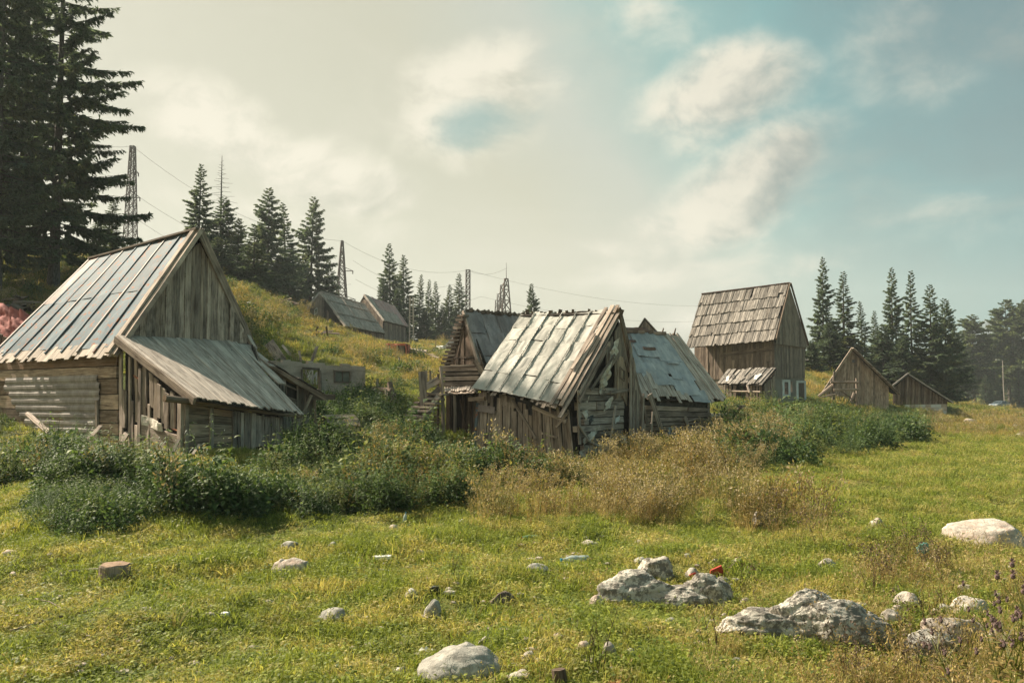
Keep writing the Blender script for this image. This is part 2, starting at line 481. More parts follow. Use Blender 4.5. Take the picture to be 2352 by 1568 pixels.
def wood(name, dark, light, warm=(.23, .15, .09), wamt=.25, lo=.32, knots=0.0, tv=.85):
    m, t = mat(name)
    uv = t.n('UVMap').outputs[0]
    rn = t.n('Attribute', attribute_name='rnd').outputs['Fac']
    mp = t.vm('MULTIPLY', uv, (34.0, 1.6, 1.0))
    g1 = t.noise(mp, 1.0, 8, .65, .4)
    g2 = t.noise(t.vm('MULTIPLY', uv, (120.0, 4.0, 1.0)), 1.0, 3, .6)
    blot = t.noise(t.vm('MULTIPLY', uv, (5.0, 1.7, 1.0)), 1.0, 4, .6)
    g = t.m('ADD', t.m('MULTIPLY', g1, .62), t.m('MULTIPLY', blot, .38))
    c = t.ramp(g, [(lo + .06, dark), (.50, tuple((a + b) / 2 for a, b in zip(dark, light))), (.61, light)])
    # every plank weathers on its own
    tone = t.m('MULTIPLY_ADD', rn, tv, .975 - tv / 2)
    c = t.mix(1.0, c, t.n('CombineXYZ', {0: tone, 1: tone, 2: tone}).outputs[0], 'MULTIPLY')
    wm = t.m('MULTIPLY', t.step(blot, .50, .72), wamt)
    wm = t.m('ADD', wm, t.m('MULTIPLY', t.step(t.m('FRACT', t.m('MULTIPLY', rn, 7.3)), .72, .95), wamt), clamp=True)
    c = t.mix(wm, c, warm)
    cr = t.step(g2, .36, .29)
    c = t.mix(t.m('MULTIPLY', cr, .7), c, tuple(x * .25 for x in dark))
    if knots:
        vo = t.n('TexVoronoi', {'Vector': t.vm('MULTIPLY', uv, (9.0, 4.0, 1.0)), 'Scale': 1.0})
        kn = t.step(vo.outputs['Distance'], .13, .05)
        kn = t.m('MULTIPLY', kn, t.step(t.noise(uv, 2.5, 1), .46, .54))
        c = t.mix(t.m('MULTIPLY', kn, knots), c, (.02, .015, .012, 1))
    hgt = t.m('ADD', g1, t.m('MULTIPLY', g2, .6))
    finish(t, c, .88, hgt, .55, .006, spec=.2)
    return m
WOOD = wood('weathered_wood', (0.105, 0.0792, 0.066), (0.5, 0.406, 0.335), wamt=.22)
WOODW = wood('warm_old_wood', (0.12, 0.0811, 0.0582), (0.48, 0.368, 0.272), (0.3, 0.148, 0.0727), .40)
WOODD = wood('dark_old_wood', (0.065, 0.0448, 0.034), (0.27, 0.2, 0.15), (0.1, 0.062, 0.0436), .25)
WOODL = wood('pale_roof_boards', (0.22, 0.181, 0.155), (0.6, 0.511, 0.436), (0.3, 0.229, 0.179), .14, knots=.85, tv=.34)
WOODG = wood('grey_house_boards', (0.085, 0.063, 0.0514), (0.33, 0.263, 0.213), (0.12, 0.0811, 0.0534), .20)
SHING = wood('split_shingles', (.085, .076, .068), (.37, .33, .29), (.20, .155, .115), .15)
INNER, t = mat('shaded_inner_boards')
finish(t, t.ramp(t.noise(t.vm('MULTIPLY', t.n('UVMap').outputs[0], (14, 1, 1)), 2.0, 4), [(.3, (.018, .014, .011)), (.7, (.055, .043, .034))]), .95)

def painted(name, c1, c2, rust, ramt, rough=.5, fr=1.0, metal=.0, streak=.35, bst=.2, stains=(.10, .09, .08), spec=.2):
    m, t = mat(name)
    uv = t.n('UVMap').outputs[0]
    rn = t.n('Attribute', attribute_name='rnd').outputs['Fac']
    pos = t.n('TexCoord').outputs['Object']
    a = t.noise(t.vm('MULTIPLY', uv, (3.0, 1.2, 1)), 1.3 * fr, 6, .62)
    c = t.mix(t.step(a, .35, .68), c1, c2)
    tone = t.m('MULTIPLY_ADD', rn, .36, .80)
    c = t.mix(1.0, c, t.n('CombineXYZ', {0: tone, 1: tone, 2: tone}).outputs[0], 'MULTIPLY')
    st = t.noise(t.vm('MULTIPLY', uv, (16.0, 1.4, 1)), 1.0, 5, .6)
    c = t.mix(t.m('MULTIPLY', t.step(st, .50, .75), streak), c, stains)
    ru = t.noise(t.vm('MULTIPLY', uv, (1.0, 1.6, 1)), 5.0 * fr, 6, .68)
    rm = t.step(ru, 1 - ramt, 1.03 - ramt)
    c = t.mix(rm, c, rust)
    fine = t.noise(uv, 60, 3, .6)
    c = t.mix(t.m('MULTIPLY', t.step(fine, .45, .7), .22), c, stains)
    ro = t.m('MULTIPLY_ADD', a, .25, rough - .1)
    finish(t, c, ro, t.m('ADD', a, t.m('MULTIPLY', fine, .15)), bst, .01, metal=metal, spec=spec)
    return m
RUST = (.24, .085, .035)
BLUEM = painted('faded_blue_sheet_metal', (.06, .098, .125), (.145, .185, .205), RUST, .435, rough=.6, streak=.25, bst=.06, spec=.08)
RUSTM = painted('rusty_sheet_metal', (.14, .065, .04), (.20, .105, .065), (.08, .04, .03), .5)
GREENM = painted('grey_green_sheet_metal', (.34, .325, .29), (.48, .46, .41), (.15, .13, .10), .32, rough=.6, streak=.32, stains=(.17, .165, .14))
DARKM = painted('brown_grey_sheet_metal', (.22, .175, .165), (.36, .30, .28), (.10, .07, .055), .38, rough=.45)
SKYM = painted('light_blue_sheet_metal', (.28, .295, .31), (.46, .455, .45), (.17, .12, .09), .36, rough=.5, streak=.3)
STEEL = painted('corrugated_steel', (.27, .235, .215), (.40, .355, .325), (.14, .12, .10), .30, rough=.62, metal=.1)
REDM = painted('faded_red_sheet_metal', (.32, .13, .11), (.42, .24, .20), (.30, .27, .25), .46)
ASB = painted('grey_corrugated_roofing', (.26, .215, .18), (.42, .35, .30), (.10, .095, .085), .42, rough=.9, streak=.5)
WHITEP = painted('white_paint', (.62, .62, .59), (.72, .71, .68), (.4, .38, .34), .34, rough=.7)
PYL = painted('dull_pylon_steel', (.10, .085, .085), (.15, .125, .12), (.16, .08, .06), .45, rough=.7)
TARP, t = mat('torn_felt')
_n = t.noise(t.n('TexCoord').outputs['Object'], 7, 6)
finish(t, t.ramp(_n, [(.35, (.03, .03, .03)), (.65, (.09, .085, .08))]), .8, _n, .8, .03)
PAPER, t = mat('torn_pale_lining')
_n = t.noise(t.n('TexCoord').outputs['Object'], 9, 6, .65)
finish(t, t.ramp(_n, [(.30, (.24, .20, .17)), (.48, (.56, .50, .42)), (.7, (.76, .70, .61))]), .9, _n, .8, .03)
REDP, t = mat('faded_red_tarpaulin')
_n = t.noise(t.n('TexCoord').outputs['Object'], 2.5, 6, .6)
finish(t, t.ramp(_n, [(.3, (.22, .05, .04)), (.7, (.33, .10, .08))]), .85, t.noise(t.n('TexCoord').outputs['Object'], 6, 5), .5, .04)
ORP, t = mat('orange_red_sheet')
_n = t.noise(t.n('TexCoord').outputs['Object'], 4, 5, .6)
finish(t, t.ramp(_n, [(.3, (.50, .10, .055)), (.7, (.66, .20, .13))]), .6, _n, .5, .03)
CONC, t = mat('old_concrete')
pos = t.n('TexCoord').outputs['Object']
a = t.noise(pos, 1.3, 8, .65); b = t.noise(t.vm('MULTIPLY', pos, (1, 1, 7)), 1.0, 4); f = t.noise(pos, 26, 4, .7)
c = t.ramp(a, [(.3, (.30, .24, .195)), (.5, (.48, .39, .32)), (.72, (.60, .50, .42))])
c = t.mix(t.m('MULTIPLY', t.step(b, .5, .62), .30), c, (.13, .12, .10, 1))
c = t.mix(t.m('MULTIPLY', t.step(f, .5, .75), .35), c, (.10, .09, .08, 1))
finish(t, c, .95, t.m('ADD', a, t.m('MULTIPLY', f, .4)), .7, .03)
PLAST, t = mat('dirty_plaster')
pos = t.n('TexCoord').outputs['Object']
a = t.noise(pos, .9, 7, .62); f = t.noise(pos, 14, 4, .7)
c = t.ramp(a, [(.3, (.15, .13, .11)), (.7, (.28, .25, .21))])
c = t.mix(t.m('MULTIPLY', t.step(f, .55, .7), .4), c, (.17, .10, .07, 1))
finish(t, c, .95, f, .6, .04)
GLASSD, t = mat('dark_window_glass')
finish(t, (.025, .03, .032, 1), .12, spec=.6)
GLASSP, t = mat('dusty_pane')
finish(t, t.ramp(t.noise(t.n('TexCoord').outputs['Object'], 5, 3), [(.4, (.16, .17, .13)), (.6, (.24, .25, .20))]), .25, spec=.6)

def rockmat(name, pale, mid, dark, dk, pink=0.0, sc=1.0):
    m, t = mat(name)
    pos = t.n('TexCoord').outputs['Object']
    rn = t.n('ObjectInfo').outputs['Random']
    pos = t.vm('ADD', pos, t.n('CombineXYZ', {0: t.m('MULTIPLY', rn, 40.0), 1: rn, 2: rn}).outputs[0])
    a = t.noise(pos, 4.0 * sc, 9, .68, .6)
    mu = t.noise(pos, 14.0 * sc, 8, .75, .3)
    vo = t.n('TexVoronoi', {'Vector': t.vm('ADD', pos, t.vm('SCALE', t.n('TexNoise', {'Vector': pos, 'Scale': 6.0 * sc, 'Detail': 4.0}).outputs['Color'], sc=.25)), 'Scale': 5.0 * sc}, feature='DISTANCE_TO_EDGE')
    crack = t.m('MULTIPLY', t.step(vo.outputs['Distance'], .03, .0), t.step(a, .52, .60))
    c = t.mix(t.step(a, .38, .62), mid, pale)
    c = t.mix(t.m('MULTIPLY', t.step(mu, .46, .54), dk), c, dark)
    c = t.mix(t.m('MULTIPLY', crack, .45 * dk), c, tuple(x * .35 for x in dark))
    if pink: c = t.mix(t.m('MULTIPLY', t.step(t.noise(pos, 5.5, 4), .45, .7), pink), c, (.48, .27, .19, 1))
    hgt = t.m('ADD', t.m('ADD', a, t.m('MULTIPLY', mu, .6)), t.m('MULTIPLY', crack, -.25))
    finish(t, c, .92, hgt, .9, .035, spec=.2)
    return m
ROCKG = rockmat('lichened_limestone', (.62, .57, .49), (.36, .325, .28), (.075, .066, .058), .75)
ROCKP = rockmat('pale_limestone', (.58, .53, .46), (.44, .385, .325), (.19, .16, .135), .45, .35)
ROCKS = rockmat('smooth_grey_limestone', (.46, .44, .39), (.34, .32, .28), (.13, .12, .11), .42)
ROCKB = rockmat('brown_stone', (.24, .19, .155), (.14, .115, .095), (.05, .04, .035), .6)

def leafmat(name, a, b, c_dry, dry, trans=.35, nsc=.6, tb=1.5, rough=.6):
    m, t = mat(name)
    pos = t.n('NewGeometry').outputs['Position']
    rn = t.n('Attribute', attribute_name='rnd').outputs['Fac']
    n1 = t.noise(pos, nsc, 4, .6)
    c = t.mix(rn, a, b)
    k = t.m('ADD', t.m('MULTIPLY', t.step(n1, .56 - dry * .35, .72 - dry * .35), .85), 0.0)
    k2 = t.m('MULTIPLY', k, t.step(t.m('FRACT', t.m('MULTIPLY', rn, 13.7)), .15, .5))
    c = t.mix(k2, c, c_dry)
    tone = t.m('MULTIPLY_ADD', t.m('FRACT', t.m('MULTIPLY', rn, 5.1)), .7, .62)
    c = t.mix(1.0, c, t.n('CombineXYZ', {0: tone, 1: tone, 2: tone}).outputs[0], 'MULTIPLY')
    tc = t.mix(1.0, c, (tb, tb * 1.0, tb * .6, 1), 'MULTIPLY')
    finish(t, c, rough, trans=trans, tcol=tc, spec=.25)
    return m
GRASS = leafmat('short_meadow_grass', (.100, .145, .024), (.27, .29, .060), (.44, .36, .14), .32, .40, 1.6)
GRASSH = leafmat('hill_grass', (.10, .135, .03), (.22, .22, .06), (.42, .28, .11), .42, .35, .28)
DRYG = leafmat('dry_straw', (.33, .255, .115), (.45, .365, .19), (.34, .24, .11), .5, .35, .8)
NETT = leafmat('nettle_leaves', (.060, .105, .034), (.14, .19, .055), (.26, .26, .075), .24, .33, .5)
BUSHD = leafmat('dark_bush_leaves', (.045, .080, .036), (.10, .145, .050), (.10, .11, .035), .15, .28, .5)
WEEDY = leafmat('yellowing_weed', (.10, .115, .035), (.20, .19, .06), (.30, .19, .075), .55, .35, .7)
WEEDB = leafmat('dry_brown_weed', (.25, .20, .115), (.41, .34, .215), (.29, .215, .11), .5, .3, .9)
STALK = leafmat('dark_dead_stalk', (.055, .038, .028), (.12, .08, .055), (.14, .09, .06), .4, .1, 2.0)
BLOOM, t = mat('thistle_bloom')
finish(t, t.mix(t.n('Attribute', attribute_name='rnd').outputs['Fac'], (.10, .07, .06, 1), (.26, .17, .17, 1)), .9, trans=.2)
NEEDLE = leafmat('spruce_needles', (.065, .095, .075), (.115, .15, .10), (.15, .165, .09), .22, .40, .35, 1.7)
PINE = leafmat('pine_needles', (.070, .100, .062), (.13, .16, .08), (.15, .16, .075), .20, .35, .3, 1.4)
BARK, t = mat('grey_bark')
pos = t.n('TexCoord').outputs['Object']
a = t.noise(t.vm('MULTIPLY', pos, (1, 1, .35)), 16, 6, .7)
finish(t, t.ramp(a, [(.35, (.045, .038, .033)), (.65, (.16, .14, .12))]), .95, a, .9, .04)
CUT, t = mat('sawn_end')
finish(t, t.ramp(t.noise(t.n('TexCoord').outputs['Object'], 30, 4), [(.3, (.16, .10, .065)), (.7, (.32, .215, .14))]), .9)
MUD, t = mat('clay_daub')
finish(t, t.ramp(t.noise(t.n('TexCoord').outputs['Object'], 12, 5), [(.3, (.25, .085, .04)), (.7, (.38, .16, .08))]), .95)
BLACK, t = mat('black_rubber'); finish(t, (.02, .02, .02, 1), .7)
PAINT, t = mat('silver_car_paint'); finish(t, (.19, .23, .26, 1), .25, metal=.4, spec=.5)
PET, t = mat('pale_blue_plastic'); finish(t, (.45, .52, .50, 1), .2, spec=.6, trans=.3)
PETG, t = mat('green_plastic'); finish(t, (.18, .38, .28, 1), .2, spec=.6, trans=.3)
BLUEP, t = mat('blue_plastic'); finish(t, (.05, .27, .38, 1), .4, trans=.2)
WHITEPL, t = mat('white_plastic'); finish(t, (.66, .66, .62, 1), .5, trans=.15)
REDPL, t = mat('red_plastic'); finish(t, (.40, .05, .035, 1), .45, trans=.1)
TURQ, t = mat('turquoise_bag'); finish(t, (.24, .50, .44, 1), .5, trans=.4)
ASPH, t = mat('pale_asphalt')
finish(t, t.ramp(t.noise(t.n('NewGeometry').outputs['Position'], 3, 5), [(.3, (.12, .115, .11)), (.7, (.17, .165, .155))]), .9)
SOIL, t = mat('meadow_ground')
pos = t.n('NewGeometry').outputs['Position']
a = t.noise(pos, .35, 6, .6); b = t.noise(pos, 3.0, 6, .7); e = t.noise(pos, 24.0, 4, .7)
c = t.mix(t.step(a, .40, .62), (.075, .10, .022, 1), (.21, .18, .06, 1))
c = t.mix(t.m('MULTIPLY', t.step(b, .45, .68), .6), c, (.055, .055, .022, 1))
c = t.mix(t.m('MULTIPLY', t.step(e, .52, .7), .45), c, (.035, .028, .015, 1))
finish(t, c, .97, t.m('ADD', b, t.m('MULTIPLY', e, .4)), .8, .06, spec=.1)
MTN, t = mat('hazed_wooded_mountain')
finish(t, t.ramp(t.noise(t.n('NewGeometry').outputs['Position'], .012, 6, .7), [(.35, (.06, .10, .11)), (.65, (.12, .16, .17))]), .95)  # the blue of the distant air is mixed into this colour

# ------------------------------------------------------------------ ground sheet
def axis(lo, hi, n, c=0.0, s=4.0):
    a, b = math.asinh((lo - c) / s), math.asinh((hi - c) / s)
    return c + s * np.sinh(np.linspace(a, b, n))
gx = axis(-1800, 1800, 420, 0, 5.0)
gy = axis(-60, 2600, 430, 7.0, 7.0)
XX, YY = np.meshgrid(gx, gy)
ZZ = gza(XX.ravel(), YY.ravel())
vs = np.stack([XX.ravel(), YY.ravel(), ZZ], 1).astype(np.float32)
nx, ny = len(gx), len(gy)
idx = (np.arange(ny - 1)[:, None] * nx + np.arange(nx - 1)[None]).ravel()
fc = np.stack([idx, idx + 1, idx + nx + 1, idx + nx], 1).astype(np.int32)
def npmesh(name, v, f, rnd=None, mats=(), smooth=False, mi=None):
    me = bpy.data.meshes.new(name)
    me.vertices.add(len(v)); me.vertices.foreach_set('co', np.asarray(v, np.float32).ravel())
    k = f.shape[1]
    me.loops.add(len(f) * k); me.loops.foreach_set('vertex_index', np.asarray(f, np.int32).ravel())
    me.polygons.add(len(f)); me.polygons.foreach_set('loop_start', np.arange(0, len(f) * k, k, dtype=np.int32))
    if smooth: me.polygons.foreach_set('use_smooth', np.ones(len(f), bool))
    if rnd is not None:
        at = me.attributes.new('rnd', 'FLOAT', 'FACE'); at.data.foreach_set('value', np.asarray(rnd, np.float32))
    for m in mats: me.materials.append(m)
    if mi is not None: me.polygons.foreach_set('material_index', np.asarray(mi, np.int32))
    me.update(calc_edges=True)
    return me
def link(name, me, loc=(0, 0, 0), parent=None):
    o = bpy.data.objects.new(name, me); COL.objects.link(o); o.location = loc
    if parent is not None: o.parent = parent
    return o
ground = link('ground', npmesh('ground', vs, fc, None, [SOIL], True))
tag(ground, 'grassy meadow ground rising to a hillside on the left', kind='structure')
# far mountain
mb = MB()
pts = [(1500, 905), (1800, 890), (1950, 870), (2060, 835), (2150, 790), (2210, 762), (2262, 738), (2300, 752), (2380, 765), (2500, 740), (2700, 800), (3000, 860)]
top = [W(x, y, 1900) for x, y in pts]
rows_ = []
for k in (.70, .8, .9, 1.0, 1.12, 1.3):
    row = []
    for i in range(len(top) - 1):
        for j in range(6):
            p = top[i].lerp(top[i + 1], j / 6)
            hgt = p.z + 14 * noise.noise(Vector((i * 1.7 + j * .3, k * 9, 0)))
            row.append(Vector((p.x * k, 1900 * k, max(-40, -30 + (hgt + 30) * (1 - abs(k - 1) / .32) + 25 * noise.noise(Vector((i + j * .2, k * 20, 5)))))))
    rows_.append(row)
vs_ = [p for r_ in rows_ for p in r_]; L_ = len(rows_[0])
mb.add(vs_, [(i * L_ + j, i * L_ + j + 1, (i + 1) * L_ + j + 1, (i + 1) * L_ + j) for i in range(5) for j in range(L_ - 1)], r=.5)
m_ = mb.build('mountain', MTN, smooth=True); tag(m_, 'blue grey mountain ridge far beyond the trees', kind='structure')
# ------------------------------------------------------------------ buildings
def zm(x0, y0, s): return lambda x, y, d: W((x0 + x / s) / 1.01446, (y0 + y / s) / 1.01446, d)
Z1 = zm(0, 500, 2.614); Z2 = zm(900, 680, 2.94); Z3 = zm(1500, 600, 2.6546); Z4 = zm(550, 520, 3.136)
V3 = Vector
DN = V3((0, 0, -1))

def shingle_rows(S, parent, mat_, rows, n, name='shingle', h=.02, t=.02, miss=.02, over=.05, jit=.03):
    for k in range(rows):
        v0 = k / rows - over; v1 = (k + 1) / rows
        e = [0.0]
        for i in range(n): e.append(e[-1] + rng.uniform(.65, 1.35))
        for i in range(n):
            if rng.random() < miss: continue
            mb = MB()
            sl = rng.random()
            short = rng.uniform(.1, .3) / rows if rng.random() < .06 else 0
            piece(mb, S, e[i] / e[-1] + .0012, e[i + 1] / e[-1] - .0012, v0 + rng.uniform(-jit, jit) / rows + short, v1 + .02 / rows, h + .05 + rng.uniform(0, .035), t, 'v', 1, .006,
                  rng.uniform(-.004, .004), dh=-.06)
            mb.build(name, mat_, parent)

# ---- big barn on the left -------------------------------------------------
b1 = root('barn', Z1(735, 1440, 16.3), 'tall gabled plank barn on the left with a faded blue sheet metal roof', 'barn', 'old wooden farm buildings')
RF, RR = W(455, 531, 17.4), W(208, 596, 21.2)
EF, ER = W(263, 806, 16.0), W(-22, 820, 19.9)
EF2 = W(590, 800, 18.9); ER2 = EF2 + (RR - RF)
Sr = quad(ER, EF, RF, RR); Sr2 = quad(EF2, ER2, RR, RF)
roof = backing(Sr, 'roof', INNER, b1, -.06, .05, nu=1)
mb = MB(); piece(mb, Sr2, 0, 1, 0, 1, -.06, .05, 'v', 1, 0); ro2 = mb.build('roof', INNER, b1)
boards(Sr2, ro2, WOOD, 14, name='roof_board', h=0, t=.02)
nc = 8
for i in range(nc):
    u0, u1 = i / nc, (i + 1) / nc
    for (v0, v1) in ((.035, .515), (.505, 1.0)):
        mb = MB()
        sheet(mb, Sr, u0, u1, v0 + rng.uniform(-.008, .008), v1, 8, 16, .016, .012 + (.008 if v0 > .3 else 0), .003, 1.6)
        rusty = (i == 0 and v0 > .3)
        o = mb.build('roof_panel', RUSTM if rusty else BLUEM, roof)
        if rusty: o['label'] = 'rusty brown roof panel'
for i in range(nc + 1):
    mb = MB(); u = min(max(i / nc, .004), .996)
    piece(mb, Sr, u - .006, u + .006, .0 + rng.uniform(-.02, .01), 1.0,   .015, .030, 'v', 6, .005, rng.uniform(-.004, .004)); mb.build('seam', BLUEM if i % 3 else STEEL, roof)
boards(Sr, roof, WOODL, 34, name='shingle', v0=-.045, v1=.06, h=-.01, t=.02, jit=0, j0=.02, gap=.003, nseg=1)
# verge boards along the front gable edge
for k, (off, hh) in enumerate(((.985, .04), (1.008, -.06))):
    mb = MB(); piece(mb, Sr, off - .012, off + .016, -.03, 1.01, hh, .05 if k == 0 else .09, 'v', 4, .006); mb.build('verge_board', WOOD, roof)
mb = MB(); beam(mb, EF2 + V3((-.05, -.1, 0)), RF + V3((.06, -.06, .02)), .16, .05, up=V3((.745, -.667, 0)), nseg=3, warp=.01); mb.build('verge_board', WOOD, ro2)
mb = MB(); beam(mb, RF + V3((.05, -.08, .03)), RR + V3((0, 0, .03)), .16, .04, nseg=4, warp=.01); mb.build('ridge_board', WOOD, roof)
Sg = Surf([(0, Z1(772, 745, 16.25)), (.6, Z1(1200, 762, 17.55)), (1, Z1(1500, 785, 18.55))],
          [(0, Z1(772, 725, 16.25)), (.6, Z1(1212, 152, 17.55)), (1, Z1(1500, 745, 18.55))])
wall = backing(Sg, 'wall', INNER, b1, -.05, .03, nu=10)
boards(Sg, wall, WOOD, 24, h=0, t=.025, jit=0, j0=.012, gap=.003, hj=.03, nseg=3, warp=.008, skew=.003, wj=.45)
# ground floor walls
Sl = quad(W(-12, 1030, 19.6), Z1(735, 1480, 16.3), Z1(735, 845, 16.3), W(-12, 828, 19.6))
wall = backing(Sl, 'wall', INNER, b1, -.05, .03, nu=1)
boards(Sl, wall, WOODW, 8, name='log_beam', along='h', u0=-.01, u1=1.0, h=0, t=.06, gap=.01, jit=.012, nseg=5, warp=.012, split=.5)
for k in range(9):
    v1_ = .80 - k * .073; uL = .13 + max(0, k - 1) * .035
    mb = MB()
    sheet(mb, Sl, uL + rng.uniform(-.01, .01), .875 + rng.uniform(-.012, .012), v1_ - .080, v1_, 8, 6, .012, .075, .004, 1.2,
          prof=lambda x, y, v1_=v1_: .020 * min(1, max(0, 2.2 - abs((v1_ * Sl.LV - y) / (.073 * Sl.LV) - .55) * 5.5)))
    mb.build('corrugated_sheet', STEEL, wall)
mb = MB(); beam(mb, Sl.S(.885, .05, .12), Sl.S(.875, .55, .12), .07, .04, up=Sl.N); mb.build('batten', WOOD, wall)
mb = MB(); beam(mb, Sl.S(.01, -.05, .05), Sl.S(.0, .96, .05), .12, .12, up=Sl.N); mb.build('post', WOOD, wall)
# wall under the right eave, seen only from the side
Sx = quad(Z1(1500, 1400, 18.6), ER2 + V3((-.1, 0, -1.9)), ER2 + V3((-.15, 0, -.05)), Z1(1500, 760, 18.6))
wall = backing(Sx, 'wall', INNER, b1, -.05, .03, nu=1)
boards(Sx, wall, WOOD, 14, h=0)
# lean-to with the pale board roof
TL, TR = Z1(712, 742, 16.0), Z1(1432, 770, 18.35)
BL, BR = Z1(1200, 1120, 14.15), Z1(1842, 1213, 16.1)
Sp = quad(BL, BR, TR, TL)
lr = backing(Sp, 'roof', INNER, b1, -.05, .035, nu=1)
boards(Sp, lr, WOODL, 32, name='roof_board', h=0, t=.022, jit=0, j0=.018, gap=.0022, hj=.005, nseg=5, warp=.006, v1=1.0, wj=.35)
mb = MB(); beam(mb, BL + V3((-.03, -.03, -.05)), TL + V3((-.03, 0, -.05)), .05, .13, nseg=3, warp=.006); mb.build('verge_board', WOOD, lr)
for (A, B, wd) in (((1455, 775, 18.5), (1718, 1032, 17.1), .2), ((1500, 790, 18.6), (1660, 925, 17.7), .16), ((1478, 680, 18.7), (1560, 815, 18.5), .09)):
    mb = MB(); beam(mb, Z1(*A), Z1(*B), wd, .03, up=Sp.N, nseg=3, warp=.008); mb.build('loose_board', WOODL, lr)
mb = MB(); tube(mb, [Z1(1003, 1118, 13.85), Z1(1200, 1140, 14.4), Z1(1500, 1180, 15.2), Z1(1835, 1226, 16.1)], [.062, .06, .055, .05], 9, wob=.03)
lg = mb.build('eave_log', WOODW, lr)
mb = MB(); a = Z1(1003, 1118, 13.85); ax = (a - Z1(1200, 1140, 14.4)).normalized(); tube(mb, [a + ax * .0, a + ax * .006], .058, 9); mb.build('sawn_end', CUT, lg)
Sw = quad(Z1(742, 1480, 16.15), Z1(1125, 1500, 14.4), Z1(1125, 1085, 14.4), Z1(742, 790, 16.15))
wall = backing(Sw, 'wall', INNER, b1, -.10, .03, nu=1)
for (x, ya, yb, wd, sk) in [(.01, .02, 1.0, .055, 0), (.075, .28, .62, .05, .01), (.075, -.02, .24, .045, 0), (.14, .02, .95, .03, .02), (.19, -.02, .55, .05, -.01), (.26, .36, .98, .045, -.03), (.27, -.02, .33, .05, 0),
                        (.34, .05, .78, .07, .12), (.42, .55, .97, .05, -.02), (.47, .02, .6, .035, .05), (.52, .58, .95, .055, -.03), (.58, .42, .93, .055, .0), (.645, .5, .9, .05, .015),
                        (.70, .45, .88, .055, -.01), (.76, .4, .85, .05, 0), (.81, .42, .9, .06, .02)]:
    mb = MB(); piece(mb, Sw, x, x + wd, ya, yb, rng.uniform(0, .05), .03, 'v', 3, .008, sk * .5); mb.build('plank', WOOD, wall)
for k, (va, vb, ua) in enumerate(((-.02, .12, .38), (.125, .24, .36), (.245, .36, .38))):
    mb = MB(); piece(mb, Sw, ua, .98, va, vb, .0, .07, 'h', 4, .01); mb.build('log_beam', WOOD, wall)
for (u, v, s_) in ((.60, .385, .10), (.30, .80, .06), (.5, .24, .05), (.9, .42, .05), (.33, .245, .04), (.93, .12, .04)):
    mb = MB(); sheet(mb, Sw, u - s_, u + s_, v - s_ * .10, v + s_ * .12, 5, 2, .02, .012, .03, 6); mb.build('clay_daub', MUD, wall)
mb = MB(); sheet(mb, Sw, .42, .76, .36, .46, 7, 6, .09, .04, .02, 3); mb.build('torn_lining', PAPER, wall)
for (u, wd) in ((.37, .05), (.985, .06)):
    mb = MB(); beam(mb, Sw.S(u, -.02, .05), Sw.S(u + .01, .93, .05), wd * 2.2, .09, up=Sw.N, nseg=3, warp=.01); mb.build('post', WOOD, wall)
Sf = quad(Z1(1125, 1500, 14.4), Z1(1705, 1385, 16.0), Z1(1705, 1238, 16.0), Z1(1125, 1150, 14.4))
wall = backing(Sf, 'wall', INNER, b1, -.06, .03, nu=1)
boards(Sf, wall, WOODW, 5, name='log_beam', along='h', u0=.02, u1=.49, h=0, t=.04, gap=.005, jit=.006, nseg=3, split=.6)
boards(Sf, wall, WOOD, 10, u0=.47, u1=.99, v0=-.05, v1=1.0, h=.035, t=.025, j0=.08, jit=.03, gap=.006, hj=.02, nseg=3, skew=.004, wj=.5)
for u in (.0, .24, .47, .98):
    mb = MB(); beam(mb, Sf.S(u, -.05, .06), Sf.S(u, 1.0, .06), .07, .05, up=Sf.N, nseg=2, warp=.006); mb.build('batten', WOOD, wall)
# side wall of the lean-to towards the rear shed
Sk = quad(Z1(1705, 1385, 16.0), Z1(1545, 1400, 18.4), Z1(1545, 790, 18.4), Z1(1705, 1238, 16.0))
wall = backing(Sk, 'wall', INNER, b1, -.05, .03, nu=1)
boards(Sk, wall, WOOD, 11, h=0)

# ---- small shed behind the lean-to ---------------------------------------
sh = root('tool_shed', Z1(1780, 1370, 18.3), 'low plank shed with a dark tin roof tucked behind the left barn lean-to', 'shed', 'old wooden farm buildings')
bk = V3((-.9, 1.5, .12))
a, b = Z1(1635, 893, 17.8), Z1(1992, 1098, 18.3)
Ss = quad(a, b, b + bk, a + bk)
ro = backing(Ss, 'roof', WOODD, sh, -.07, .05, nu=1)
for i in range(6):
    mb = MB(); sheet(mb, Ss, i / 6, (i + 1) / 6 + .01, -.02, 1, 6, 6, .03, .0 + .004 * (i % 2), .004, 2.5, ej=.02); mb.build('roof_panel', DARKM, ro)
mb = MB(); beam(mb, a + V3((-.0, -.05, -.09)), b + V3((0, -.05, -.09)), .05, .08, nseg=4, warp=.015); mb.build('verge_board', WOODD, ro)
mb = MB(); beam(mb, a + V3((-.0, .1, -.2)), b + V3((-.4, .1, -.14)), .05, .06, nseg=3, warp=.01); mb.build('rafter', WOOD, ro)
mb = MB(); beam(mb, Z1(1870, 1112, 18.1), Z1(2040, 1110, 18.4), .06, .12); mb.build('beam', WOODD, ro)
Sq = quad(Z1(1640, 1380, 17.7), Z1(1900, 1370, 18.4), Z1(1900, 1085, 18.4), Z1(1640, 960, 17.7))
wl = backing(Sq, 'wall', INNER, sh, -.06, .03, nu=1)
boards(Sq, wl, WOODG, 13, u0=.0, u1=.37, h=0, gap=.006, joined=False)
boards(Sq, wl, WOODG, 3, u0=.37, u1=.62, v1=.70, h=0, gap=.006)
boards(Sq, wl, WOODG, 6, u0=.62, u1=1, h=0, gap=.006, skew=.01)
